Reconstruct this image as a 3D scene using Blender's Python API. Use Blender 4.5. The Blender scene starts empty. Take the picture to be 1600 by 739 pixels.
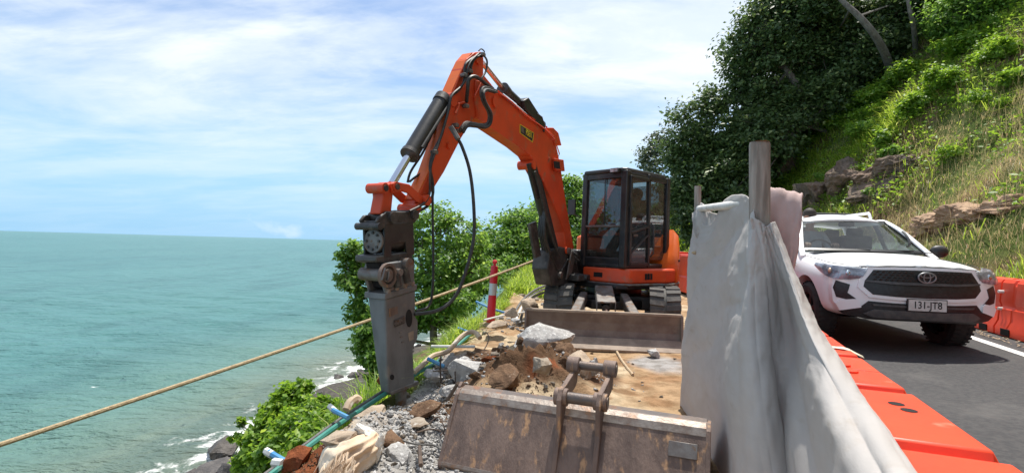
import bpy, bmesh, math, random
import numpy as np
from mathutils import Vector, Matrix, Quaternion, noise as mnoise
from mathutils.geometry import delaunay_2d_cdt
random.seed(7)
RNG = np.random.default_rng(11)
SC = bpy.context.scene
COL = SC.collection
R = math.radians

# ------------------------------------------------------------------ camera
FPX, CX, CY = 800.0, 800.0, 369.5          # focal length and centre in photo pixels (1600 x 739)
CAM = Vector((0, 0, 1.3))
_p, _r = R(0.91), R(1.59)
FWD = Vector((0, math.cos(_p), math.sin(_p)))
_u0 = Vector((0, -math.sin(_p), math.cos(_p)))
RGT = Vector((1, 0, 0)) * math.cos(_r) + _u0 * math.sin(_r)
UPV = Vector((1, 0, 0)) * -math.sin(_r) + _u0 * math.cos(_r)
cam_d = bpy.data.cameras.new('camera')
cam_d.sensor_width = 36.0
cam_d.lens = 36.0 * FPX / 1600.0
cam_d.clip_start = 0.05
cam_d.clip_end = 60000
cam = bpy.data.objects.new('camera', cam_d)
COL.objects.link(cam)
m3 = Matrix((RGT, UPV, -FWD)).transposed()
cam.matrix_world = Matrix.Translation(CAM) @ m3.to_4x4()
SC.camera = cam

def ray(u, v):
    return FWD + RGT * ((u - CX) / FPX) - UPV * ((v - CY) / FPX)
def P(u, v, D):
    d = ray(u, v)
    return CAM + d * (D / d.y)
def G(u, v, z=0.0):
    d = ray(u, v)
    return CAM + d * ((z - CAM.z) / d.z)

# ------------------------------------------------------------------ sky and sun
SUN_EL, SUN_AZ = R(70), R(24)               # azimuth from +Y towards +X
wd = bpy.data.worlds.new('World'); SC.world = wd; wd.use_nodes = True
nt = wd.node_tree; nt.nodes.clear()
def N(t, **k):
    n = nt.nodes.new(t)
    for a, b in k.items(): setattr(n, a, b)
    return n
sky = N('ShaderNodeTexSky', sky_type='NISHITA', sun_disc=False, sun_elevation=SUN_EL, sun_rotation=SUN_AZ,
        air_density=1.0, dust_density=0.6, ozone_density=2.0)
tc = N('ShaderNodeTexCoord')
sep = N('ShaderNodeSeparateXYZ'); nt.links.new(tc.outputs['Generated'], sep.inputs[0])
zc = N('ShaderNodeMath', operation='MAXIMUM'); nt.links.new(sep.outputs['Z'], zc.inputs[0]); zc.inputs[1].default_value = 0.0
za = N('ShaderNodeMath', operation='ADD'); nt.links.new(zc.outputs[0], za.inputs[0]); za.inputs[1].default_value = 0.16
dx = N('ShaderNodeMath', operation='DIVIDE'); nt.links.new(sep.outputs['X'], dx.inputs[0]); nt.links.new(za.outputs[0], dx.inputs[1])
dy = N('ShaderNodeMath', operation='DIVIDE'); nt.links.new(sep.outputs['Y'], dy.inputs[0]); nt.links.new(za.outputs[0], dy.inputs[1])
cmb = N('ShaderNodeCombineXYZ'); nt.links.new(dx.outputs[0], cmb.inputs[0]); nt.links.new(dy.outputs[0], cmb.inputs[1])
def cloud(scale, rot, sx, sy, detail, rough, lo, hi, off=(0, 0, 0)):
    mp = N('ShaderNodeMapping'); mp.inputs['Rotation'].default_value = (0, 0, R(rot)); mp.inputs['Scale'].default_value = (sx, sy, 1)
    mp.inputs['Location'].default_value = off
    nt.links.new(cmb.outputs[0], mp.inputs[0])
    no = N('ShaderNodeTexNoise'); no.inputs['Scale'].default_value = scale; no.inputs['Detail'].default_value = detail
    no.inputs['Roughness'].default_value = rough; no.inputs['Distortion'].default_value = 0.35
    nt.links.new(mp.outputs[0], no.inputs['Vector'])
    mr = N('ShaderNodeMapRange'); mr.interpolation_type = 'SMOOTHSTEP'
    mr.inputs['From Min'].default_value = lo; mr.inputs['From Max'].default_value = hi
    nt.links.new(no.outputs['Fac'], mr.inputs['Value'])
    return mr.outputs[0]
def mth(op, a, b, clamp=False):
    n = N('ShaderNodeMath', operation=op, use_clamp=clamp)
    for i, q in enumerate((a, b)):
        if isinstance(q, (int, float)): n.inputs[i].default_value = q
        else: nt.links.new(q, n.inputs[i])
    return n.outputs[0]
c1 = cloud(0.62, 24, 1.0, 2.0, 8, 0.60, 0.34, 0.62, (3.1, 1.7, 0))
c2 = cloud(1.9, 18, 1.0, 1.9, 8, 0.62, 0.40, 0.68, (7.7, 0.4, 0))
cl = mth('ADD', mth('MULTIPLY', c1, 0.76), mth('MULTIPLY', c2, 0.34), True)
# thinner towards the horizon over the sea
hz = N('ShaderNodeMapRange'); hz.inputs['From Min'].default_value = 0.02; hz.inputs['From Max'].default_value = 0.30
hz.inputs['To Min'].default_value = 0.12; hz.inputs['To Max'].default_value = 1.0
nt.links.new(sep.outputs['Z'], hz.inputs['Value'])
cl = mth('MULTIPLY', cl, hz.outputs[0], True)
# small far cumulus just above the horizon
pf = N('ShaderNodeMapping'); pf.inputs['Scale'].default_value = (7, 7, 13); nt.links.new(tc.outputs['Generated'], pf.inputs[0])
pn = N('ShaderNodeTexNoise'); pn.inputs['Scale'].default_value = 1.0; pn.inputs['Detail'].default_value = 7; pn.inputs['Roughness'].default_value = 0.5
nt.links.new(pf.outputs[0], pn.inputs['Vector'])
pr = N('ShaderNodeMapRange', interpolation_type='SMOOTHSTEP'); pr.inputs['From Min'].default_value = 0.56; pr.inputs['From Max'].default_value = 0.72
nt.links.new(pn.outputs['Fac'], pr.inputs['Value'])
pb = N('ShaderNodeMapRange', interpolation_type='SMOOTHSTEP'); pb.inputs['From Min'].default_value = 0.20; pb.inputs['From Max'].default_value = 0.08
nt.links.new(sep.outputs['Z'], pb.inputs['Value'])
puff = mth('MULTIPLY', mth('MULTIPLY', pr.outputs[0], pb.outputs[0]), 0.55)
cl = mth('MAXIMUM', cl, puff)
SKY_STR = 0.13
hs = N('ShaderNodeHueSaturation'); hs.inputs['Saturation'].default_value = 1.0; hs.inputs['Value'].default_value = 1.0
nt.links.new(sky.outputs[0], hs.inputs['Color'])
hzb = N('ShaderNodeMapRange', interpolation_type='SMOOTHSTEP'); hzb.inputs['From Min'].default_value = 0.34; hzb.inputs['From Max'].default_value = -0.02
hzb.inputs['To Max'].default_value = 0.92
nt.links.new(sep.outputs['Z'], hzb.inputs['Value'])
hm = N('ShaderNodeMix', data_type='RGBA'); nt.links.new(hzb.outputs[0], hm.inputs['Factor']); nt.links.new(hs.outputs[0], hm.inputs['A']); hm.inputs['B'].default_value = (1.9, 3.85, 5.7, 1)
mx = N('ShaderNodeMix', data_type='RGBA'); nt.links.new(cl, mx.inputs['Factor'])
nt.links.new(hm.outputs['Result'], mx.inputs['A']); mx.inputs['B'].default_value = (5.6, 6.05, 6.45, 1)
bg = N('ShaderNodeBackground'); bg.inputs['Strength'].default_value = SKY_STR
nt.links.new(mx.outputs['Result'], bg.inputs['Color'])
wo = N('ShaderNodeOutputWorld'); nt.links.new(bg.outputs[0], wo.inputs[0])

sun_d = bpy.data.lights.new('sun', 'SUN'); sun_d.energy = 4.6; sun_d.angle = R(0.5); sun_d.color = (1, 0.95, 0.87)
sun = bpy.data.objects.new('sun', sun_d); COL.objects.link(sun)
sdir = Vector((math.cos(SUN_EL) * math.sin(SUN_AZ), math.cos(SUN_EL) * math.cos(SUN_AZ), math.sin(SUN_EL)))
sun.rotation_euler = sdir.to_track_quat('Z', 'Y').to_euler()
sun.location = (0, 0, 40)
SC.view_settings.view_transform = 'Standard'; SC.view_settings.look = 'None'
SC.view_settings.exposure = 0.45; SC.view_settings.gamma = 1
SC.cycles.max_bounces = 8; SC.cycles.transparent_max_bounces = 16

# ------------------------------------------------------------------ materials
def lin(r, g, b):
    f = lambda c: (c / 255 / 12.92) if c <= 10 else ((c / 255 + 0.055) / 1.055) ** 2.4
    return (f(r), f(g), f(b))
def mat(name, c1, c2=None, scale=6.0, detail=6, lo=0.35, hi=0.65, rough=0.6, metal=0.0, bump=0.0, bscale=None,
        c3=None, s3=20.0, lo3=0.55, hi3=0.65, coat=0.0, spec=0.5, stretch=None, rvar=0.0, attr=None, bdist=0.02, transl=0.0):
    m = bpy.data.materials.new(name); m.use_nodes = True
    t = m.node_tree; b = t.nodes['Principled BSDF']; L = t.links.new
    b.inputs['Roughness'].default_value = rough; b.inputs['Metallic'].default_value = metal
    b.inputs['Specular IOR Level'].default_value = spec
    if coat: b.inputs['Coat Weight'].default_value = coat; b.inputs['Coat Roughness'].default_value = 0.08
    tcn = t.nodes.new('ShaderNodeTexCoord'); vec = tcn.outputs['Object']
    if stretch:
        mp = t.nodes.new('ShaderNodeMapping'); mp.inputs['Scale'].default_value = stretch; L(vec, mp.inputs[0]); vec = mp.outputs[0]
    def noise(sc, det=detail, ro=0.6):
        n = t.nodes.new('ShaderNodeTexNoise'); n.inputs['Scale'].default_value = sc; n.inputs['Detail'].default_value = det
        n.inputs['Roughness'].default_value = ro; L(vec, n.inputs['Vector']); return n.outputs['Fac']
    def rng(v, a, bb):
        n = t.nodes.new('ShaderNodeMapRange'); n.interpolation_type = 'SMOOTHSTEP'
        n.inputs['From Min'].default_value = a; n.inputs['From Max'].default_value = bb; L(v, n.inputs['Value']); return n.outputs[0]
    def mixc(f, a, bb):
        n = t.nodes.new('ShaderNodeMix'); n.data_type = 'RGBA'; L(f, n.inputs['Factor'])
        for k, q in (('A', a), ('B', bb)):
            if isinstance(q, tuple): n.inputs[k].default_value = (*q, 1)
            else: L(q, n.inputs[k])
        return n.outputs['Result']
    col = c1
    if attr:
        an = t.nodes.new('ShaderNodeAttribute'); an.attribute_name = attr; col = an.outputs['Color']
        if c2:
            n = t.nodes.new('ShaderNodeMix'); n.data_type = 'RGBA'; n.blend_type = 'MULTIPLY'; n.inputs['Factor'].default_value = 1.0
            L(col, n.inputs['A']); L(mixc(rng(noise(scale), lo, hi), c1, c2), n.inputs['B']); col = n.outputs['Result']
    elif c2:
        col = mixc(rng(noise(scale), lo, hi), c1, c2)
    if c3: col = mixc(rng(noise(s3), lo3, hi3), col, c3)
    if isinstance(col, tuple): b.inputs['Base Color'].default_value = (*col, 1)
    else: L(col, b.inputs['Base Color'])
    if rvar:
        n = t.nodes.new('ShaderNodeMapRange'); n.inputs['To Min'].default_value = rough - rvar; n.inputs['To Max'].default_value = rough + rvar
        L(noise(scale * 2.3), n.inputs['Value']); L(n.outputs[0], b.inputs['Roughness'])
    if bump:
        bn = t.nodes.new('ShaderNodeBump'); bn.inputs['Strength'].default_value = bump; bn.inputs['Distance'].default_value = bdist
        L(noise(bscale or scale * 3, 8, 0.65), bn.inputs['Height']); L(bn.outputs[0], b.inputs['Normal'])
    if transl:
        tr = t.nodes.new('ShaderNodeBsdfTranslucent'); ms = t.nodes.new('ShaderNodeMixShader'); ms.inputs[0].default_value = transl
        if isinstance(col, tuple): tr.inputs['Color'].default_value = (*col, 1)
        else: L(col, tr.inputs['Color'])
        L(b.outputs[0], ms.inputs[1]); L(tr.outputs[0], ms.inputs[2]); L(ms.outputs[0], t.nodes['Material Output'].inputs['Surface'])
    return m
def leaf_mat(name, ca, cb, cc=None, transl=0.35, rough=0.5):
    m = bpy.data.materials.new(name); m.use_nodes = True
    t = m.node_tree; b = t.nodes['Principled BSDF']; L = t.links.new
    g = t.nodes.new('ShaderNodeNewGeometry')
    cr = t.nodes.new('ShaderNodeValToRGB'); L(g.outputs['Random Per Island'], cr.inputs[0])
    e = cr.color_ramp.elements; e[0].color = (*ca, 1); e[1].color = (*cb, 1)
    if cc: q = e.new(0.9); q.color = (*cb, 1); e[-1].color = (*cc, 1)
    L(cr.outputs[0], b.inputs['Base Color']); b.inputs['Roughness'].default_value = rough
    tr = t.nodes.new('ShaderNodeBsdfTranslucent'); L(cr.outputs[0], tr.inputs['Color'])
    hsn = t.nodes.new('ShaderNodeHueSaturation'); hsn.inputs['Value'].default_value = 1.9; hsn.inputs['Hue'].default_value = 0.485
    L(cr.outputs[0], hsn.inputs['Color']); L(hsn.outputs[0], tr.inputs['Color'])
    ms = t.nodes.new('ShaderNodeMixShader'); ms.inputs[0].default_value = transl
    L(b.outputs[0], ms.inputs[1]); L(tr.outputs[0], ms.inputs[2])
    L(ms.outputs[0], t.nodes['Material Output'].inputs['Surface'])
    return m
def glass_mat(name, tint, alpha, rough=0.02, refl=0.07):
    m = bpy.data.materials.new(name); m.use_nodes = True
    t = m.node_tree; t.nodes.clear(); L = t.links.new
    tr = t.nodes.new('ShaderNodeBsdfTransparent'); tr.inputs[0].default_value = (*tint, 1)
    gl = t.nodes.new('ShaderNodeBsdfGlossy'); gl.inputs['Roughness'].default_value = rough
    lw = t.nodes.new('ShaderNodeLayerWeight'); lw.inputs[0].default_value = 0.5
    pw = t.nodes.new('ShaderNodeMath'); pw.operation = 'POWER'; L(lw.outputs['Facing'], pw.inputs[0]); pw.inputs[1].default_value = 4.0
    fr = t.nodes.new('ShaderNodeMath'); fr.operation = 'MULTIPLY_ADD'; L(pw.outputs[0], fr.inputs[0]); fr.inputs[1].default_value = 0.85; fr.inputs[2].default_value = refl
    df = t.nodes.new('ShaderNodeBsdfDiffuse'); df.inputs[0].default_value = (0.45, 0.43, 0.38, 1)
    nz = t.nodes.new('ShaderNodeTexNoise'); nz.inputs['Scale'].default_value = 9; nz.inputs['Detail'].default_value = 8
    mr = t.nodes.new('ShaderNodeMapRange'); mr.inputs['From Min'].default_value = 0.4; mr.inputs['From Max'].default_value = 0.8
    mr.inputs['To Max'].default_value = alpha; mr.inputs['To Min'].default_value = alpha * 0.3
    tcn = t.nodes.new('ShaderNodeTexCoord'); L(tcn.outputs['Object'], nz.inputs['Vector']); L(nz.outputs['Fac'], mr.inputs['Value'])
    m1 = t.nodes.new('ShaderNodeMixShader'); L(mr.outputs[0], m1.inputs[0]); L(tr.outputs[0], m1.inputs[1]); L(df.outputs[0], m1.inputs[2])
    m2 = t.nodes.new('ShaderNodeMixShader'); L(fr.outputs[0], m2.inputs[0]); L(m1.outputs[0], m2.inputs[1]); L(gl.outputs[0], m2.inputs[2])
    o = t.nodes.new('ShaderNodeOutputMaterial'); L(m2.outputs[0], o.inputs['Surface'])
    return m
M = {}
M['orange'] = mat('orange_paint', (0.68, 0.075, 0.018), (0.55, 0.065, 0.02), 2.2, rough=0.42, spec=0.4, c3=(0.30, 0.16, 0.10), s3=6, lo3=0.54, hi3=0.80, bump=0.08, bscale=40, rvar=0.12)
M['orange_bright'] = mat('sunlit_orange_panel', (0.78, 0.14, 0.012), (0.66, 0.11, 0.012), 2, rough=0.35, c3=(0.4, 0.2, 0.1), s3=7, lo3=0.62, hi3=0.8)  # brighter copy of the orange paint, with sunlight put into its colour
M['black_paint'] = mat('black_paint', (0.012, 0.012, 0.014), (0.03, 0.028, 0.026), 4, rough=0.4, c3=(0.10, 0.085, 0.065), s3=11, lo3=0.58, hi3=0.8, bump=0.06, bscale=40)
M['black_steel'] = mat('black_worn_steel', (0.030, 0.029, 0.029), (0.075, 0.07, 0.066), 7, rough=0.5, metal=0.15, c3=(0.115, 0.105, 0.095), s3=14, lo3=0.55, hi3=0.75, bump=0.15, bscale=50)
M['breaker'] = mat('grey_breaker_paint', (0.185, 0.188, 0.192), (0.125, 0.127, 0.13), 5, rough=0.55, metal=0.25, c3=(0.23, 0.205, 0.18), s3=8, lo3=0.56, hi3=0.74, bump=0.12, bscale=45, stretch=(1, 1, 0.5))
M['dull_steel'] = mat('dull_steel', (0.20, 0.19, 0.18), (0.12, 0.10, 0.09), 8, rough=0.5, metal=0.4, c3=(0.16, 0.09, 0.05), s3=12, bump=0.1)
M['badge'] = mat('badge_metal', (0.30, 0.31, 0.32), rough=0.35, metal=0.6)
M['chrome'] = mat('chrome_rod', (0.75, 0.76, 0.78), rough=0.12, metal=1.0)
M['rod_orange'] = mat('orange_reflecting_rod', (0.6, 0.42, 0.36), rough=0.25, metal=0.9)  # chrome with the reflected orange put into its colour
M['rubber'] = mat('track_rubber', (0.075, 0.072, 0.068), (0.12, 0.11, 0.1), 6, rough=0.85, bump=0.3, bscale=30, c3=(0.22, 0.19, 0.15), s3=9, lo3=0.58, hi3=0.75)
M['hose'] = mat('hose_rubber', (0.018, 0.018, 0.018), (0.04, 0.038, 0.036), 20, rough=0.55)
M['hose_grey'] = mat('dusty_hose', (0.13, 0.125, 0.12), (0.08, 0.075, 0.07), 20, rough=0.7)
M['rust_steel'] = mat('rusty_bucket_steel', (0.20, 0.138, 0.110), (0.115, 0.078, 0.064), 7, rough=0.66, metal=0.1, c3=(0.40, 0.235, 0.125), s3=13, lo3=0.56, hi3=0.70, bump=0.35, bscale=42, detail=11, stretch=(1.6, 1, 0.4))
M['rust_blue'] = mat('blue_grey_worn_steel', (0.10, 0.088, 0.085), (0.17, 0.125, 0.10), 6, rough=0.5, metal=0.4, c3=(0.22, 0.11, 0.06), s3=10, lo3=0.55, hi3=0.68, bump=0.2, bscale=60)
M['edge_steel'] = mat('polished_edge_steel', (0.27, 0.235, 0.205), (0.17, 0.125, 0.10), 14, rough=0.45, metal=0.35, c3=(0.22, 0.13, 0.08), s3=14, lo3=0.56, hi3=0.68, bump=0.2)
M['blade_steel'] = mat('brown_blade_steel', (0.13, 0.095, 0.08), (0.19, 0.15, 0.125), 5, rough=0.6, metal=0.1, c3=(0.2, 0.16, 0.13), s3=9, lo3=0.62, hi3=0.75, bump=0.2)
M['blade_lip'] = mat('sunlit_blade_lip', (0.33, 0.26, 0.2), (0.22, 0.17, 0.13), 6, rough=0.75, bump=0.2)  # lighter than the blade steel: sunlight on the lip is in the colour
M['sand'] = mat('work_ground', (1, 1, 1), (0.62, 0.60, 0.57), 7, detail=10, rough=0.95, attr='soil', bump=0.8, bscale=34, spec=0.15, c3=None, bdist=0.03)
M['concrete'] = mat('broken_concrete', (0.44, 0.43, 0.41), (0.29, 0.28, 0.27), 9, detail=10, rough=0.92, bump=0.8, bscale=26, spec=0.2, c3=(0.56, 0.55, 0.53), s3=30, lo3=0.55, hi3=0.62)
M['concrete_dirty'] = mat('dirty_concrete', (0.36, 0.31, 0.25), (0.22, 0.17, 0.125), 7, detail=10, rough=0.95, bump=0.9, bscale=22, spec=0.15, c3=(0.46, 0.43, 0.38), s3=12, lo3=0.57, hi3=0.66)
M['brown_rock'] = mat('brown_soil_clod', (0.21, 0.13, 0.08), (0.11, 0.066, 0.042), 6, detail=10, rough=1, bump=1.0, bscale=20, spec=0.1, c3=(0.36, 0.27, 0.19), s3=12, lo3=0.56, hi3=0.7)
M['red_soil'] = mat('red_soil', (0.27, 0.088, 0.036), (0.17, 0.055, 0.026), 9, detail=10, rough=1, bump=1.0, bscale=30, spec=0.1)
M['tan_rock'] = mat('tan_crust', (0.46, 0.37, 0.28), (0.33, 0.26, 0.195), 8, detail=10, rough=1, bump=0.9, bscale=26, spec=0.1, c3=(0.42, 0.27, 0.18), s3=5, lo3=0.6, hi3=0.75)
M['shore_rock'] = mat('dark_shore_rock', (0.065, 0.058, 0.055), (0.12, 0.105, 0.095), 0.8, detail=10, rough=0.7, bump=0.9, bscale=2.2, bdist=0.25)
M['hill_rock'] = mat('brown_outcrop', (0.24, 0.165, 0.12), (0.10, 0.08, 0.065), 0.9, detail=10, rough=0.95, bump=1, bscale=3.2, bdist=0.2, c3=(0.42, 0.30, 0.2), s3=1.6, lo3=0.55, hi3=0.68)
M['tan_outcrop'] = mat('tan_outcrop', (0.46, 0.31, 0.20), (0.30, 0.185, 0.115), 1.1, detail=10, rough=0.95, bump=1, bscale=4, bdist=0.12, c3=(0.16, 0.11, 0.08), s3=2.2, lo3=0.58, hi3=0.68)
M['asphalt'] = mat('asphalt', (0.050, 0.050, 0.052), (0.075, 0.073, 0.072), 26, detail=10, rough=0.85, bump=0.6, bscale=260, bdist=0.006, c3=(0.115, 0.11, 0.105), s3=1.4, lo3=0.52, hi3=0.85, spec=0.3)
M['line'] = mat('road_paint', (0.76, 0.76, 0.74), (0.55, 0.54, 0.52), 14, rough=0.7, bump=0.2, bscale=90)
M['barrier'] = mat('barrier_plastic', (0.84, 0.075, 0.026), (0.74, 0.06, 0.022), 3, rough=0.42, spec=0.4, c3=(0.84, 0.22, 0.14), s3=9, lo3=0.62, hi3=0.82, bump=0.05, bscale=12)
M['barrier_dull'] = mat('faded_barrier_plastic', (0.66, 0.055, 0.022), (0.52, 0.045, 0.02), 2.5, rough=0.5, c3=(0.5, 0.16, 0.1), s3=5, lo3=0.6, hi3=0.8, bump=0.05)
M['hole'] = mat('dark_opening', (0.01, 0.008, 0.008), rough=0.9)
M['white_plastic'] = mat('white_plastic', (0.78, 0.77, 0.72), (0.62, 0.6, 0.55), 8, rough=0.5)
M['sticker'] = mat('cream_sticker', (0.78, 0.74, 0.52), (0.7, 0.68, 0.55), 14, rough=0.5)
M['ink'] = mat('black_ink', (0.02, 0.02, 0.02), rough=0.6)
M['yellow'] = mat('yellow_print', (0.80, 0.68, 0.03), rough=0.5)
M['fabric'] = mat('geotextile', (0.56, 0.53, 0.505), (0.52, 0.49, 0.465), 2.4, detail=5, rough=0.95, bump=0.35, bscale=55, bdist=0.004, spec=0.08, stretch=(1, 1, 2.6), c3=(0.44, 0.385, 0.325), s3=5.5, lo3=0.56, hi3=0.85, transl=0.25)
M['fabric_pink_shade'] = mat('shade_tinted_geotextile', (0.50, 0.375, 0.35), (0.42, 0.31, 0.29), 4, detail=9, rough=0.95, bump=0.3, bscale=130, bdist=0.004, spec=0.1)  # darker pink copy of the fabric; shade on the hanging piece is painted in
M['timber'] = mat('weathered_timber', (0.36, 0.315, 0.275), (0.19, 0.16, 0.135), 9, detail=9, rough=0.85, stretch=(3, 3, 0.35), bump=0.35, bscale=30, c3=(0.36, 0.23, 0.16), s3=5, lo3=0.6, hi3=0.75)
M['timber_end'] = mat('cut_timber_end', (0.45, 0.29, 0.18), (0.3, 0.18, 0.11), 20, rough=0.9)
M['pvc'] = mat('pvc_pipe', (0.70, 0.69, 0.66), (0.52, 0.5, 0.46), 6, rough=0.55)
M['blue_pipe'] = mat('blue_pipe', (0.045, 0.22, 0.46), (0.09, 0.27, 0.44), 8, rough=0.45, c3=(0.35, 0.36, 0.35), s3=14, lo3=0.6, hi3=0.75)
M['green_pipe'] = mat('green_pipe', (0.025, 0.19, 0.145), (0.05, 0.22, 0.18), 8, rough=0.45, c3=(0.28, 0.3, 0.26), s3=11, lo3=0.6, hi3=0.78)
M['conduit'] = mat('tan_conduit', (0.50, 0.38, 0.25), (0.38, 0.29, 0.2), 6, rough=0.7, c3=(0.6, 0.55, 0.46), s3=9, bump=0.2)
M['rope'] = mat('tan_rope', (0.56, 0.44, 0.27), (0.40, 0.30, 0.18), 40, rough=0.9, bump=0.6, bscale=80)
M['rebar'] = mat('rebar', (0.075, 0.055, 0.045), (0.13, 0.09, 0.065), 18, rough=0.8, metal=0.3, bump=0.4, bscale=70)
M['bollard_red'] = mat('bollard_red', (0.62, 0.012, 0.028), (0.52, 0.012, 0.025), 4, rough=0.4)
M['reflective'] = mat('reflective_band', (0.52, 0.52, 0.53), rough=0.35, metal=0.2)
M['sack'] = mat('sack_cloth', (0.72, 0.62, 0.49), (0.60, 0.44, 0.30), 4.5, detail=9, rough=0.95, bump=0.5, bscale=60, c3=(0.55, 0.33, 0.16), s3=3.2, lo3=0.6, hi3=0.74, bdist=0.006)
M['sack_white'] = mat('white_sack_cloth', (0.74, 0.71, 0.65), (0.6, 0.55, 0.47), 6, rough=0.95, bump=0.4, bscale=70, bdist=0.006)
M['car_white'] = mat('white_car_paint', (0.84, 0.84, 0.84), rough=0.38, coat=0.25, spec=0.35)
M['car_black'] = mat('black_car_plastic', (0.010, 0.010, 0.011), (0.022, 0.022, 0.023), 30, rough=0.42)
M['car_grey'] = mat('grey_car_plastic', (0.055, 0.055, 0.058), (0.09, 0.085, 0.08), 14, rough=0.5)
M['gap'] = mat('panel_gap', (0.015, 0.015, 0.016), rough=0.8)
M['tyre'] = mat('tyre_rubber', (0.018, 0.018, 0.018), (0.035, 0.033, 0.03), 12, rough=0.85, bump=0.2, bscale=50)
M['rim'] = mat('dark_rim', (0.06, 0.06, 0.062), rough=0.4, metal=0.6)
M['lamp_lens'] = glass_mat('lamp_lens', (0.82, 0.86, 0.9), 0.05)
M['lamp_inner'] = mat('lamp_reflector', (0.62, 0.63, 0.66), (0.22, 0.22, 0.24), 9, rough=0.25, metal=0.3)
M['lamp_warm'] = mat('warm_lamp_unit', (0.75, 0.5, 0.35), rough=0.3, metal=0.4)
M['plate'] = mat('number_plate', (0.62, 0.60, 0.57), (0.5, 0.48, 0.45), 20, rough=0.5)
M['glass'] = glass_mat('cab_glass', (0.50, 0.58, 0.60), 0.08, refl=0.085)
M['glass_low'] = glass_mat('dusty_cab_glass', (0.36, 0.37, 0.36), 0.10, refl=0.06)
M['windscreen'] = glass_mat('windscreen_glass', (0.66, 0.74, 0.76), 0.05, refl=0.06)
M['interior'] = mat('dark_interior', (0.022, 0.022, 0.024), (0.04, 0.04, 0.042), 8, rough=0.8)
M['interior_grey'] = mat('grey_interior', (0.20, 0.20, 0.20), (0.15, 0.15, 0.15), 8, rough=0.8)
M['skin'] = mat('skin', (0.42, 0.24, 0.16), (0.36, 0.19, 0.125), 20, rough=0.55)
M['hair'] = mat('dark_hair', (0.02, 0.015, 0.012), (0.04, 0.03, 0.022), 40, rough=0.7)
M['shirt_orange'] = mat('orange_shirt', (0.62, 0.13, 0.05), (0.5, 0.1, 0.04), 6, rough=0.9)
M['shirt_blue'] = mat('pale_shirt', (0.35, 0.37, 0.4), (0.28, 0.3, 0.33), 6, rough=0.9)
M['trousers'] = mat('navy_trousers', (0.03, 0.035, 0.06), (0.04, 0.045, 0.07), 6, rough=0.9)
M['bark'] = mat('grey_bark', (0.21, 0.18, 0.15), (0.10, 0.08, 0.065), 5, detail=9, rough=0.95, bump=0.7, bscale=14, stretch=(2, 2, 0.5))
M['bark_pale'] = mat('pale_bark', (0.22, 0.20, 0.175), (0.13, 0.11, 0.095), 4, detail=9, rough=0.95, bump=0.6, bscale=12, stretch=(2, 2, 0.5))
M['leaf_mid'] = leaf_mat('mid_green_leaves', (0.055, 0.135, 0.020), (0.17, 0.31, 0.045), (0.32, 0.44, 0.09), 0.46)
M['leaf_bright'] = leaf_mat('bright_green_leaves', (0.075, 0.17, 0.014), (0.20, 0.34, 0.030), (0.34, 0.44, 0.07), 0.46)
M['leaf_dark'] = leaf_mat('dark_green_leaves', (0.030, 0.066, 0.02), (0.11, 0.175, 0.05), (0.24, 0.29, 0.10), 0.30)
M['leaf_grey'] = leaf_mat('grey_green_leaves', (0.05, 0.075, 0.035), (0.12, 0.155, 0.075), (0.17, 0.2, 0.1), 0.3)
M['grass'] = leaf_mat('green_grass', (0.12, 0.23, 0.022), (0.32, 0.46, 0.055), (0.50, 0.52, 0.16), 0.52)
M['grass_yellow'] = leaf_mat('lush_yellow_green_grass', (0.13, 0.225, 0.02), (0.31, 0.42, 0.05), (0.48, 0.52, 0.15), 0.48)
M['grass_dry'] = leaf_mat('dry_grass', (0.19, 0.20, 0.075), (0.44, 0.35, 0.19), (0.52, 0.35, 0.22), 0.4)
M['twig'] = mat('dry_stick', (0.5, 0.38, 0.24), (0.35, 0.26, 0.17), 20, rough=0.9)

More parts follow.
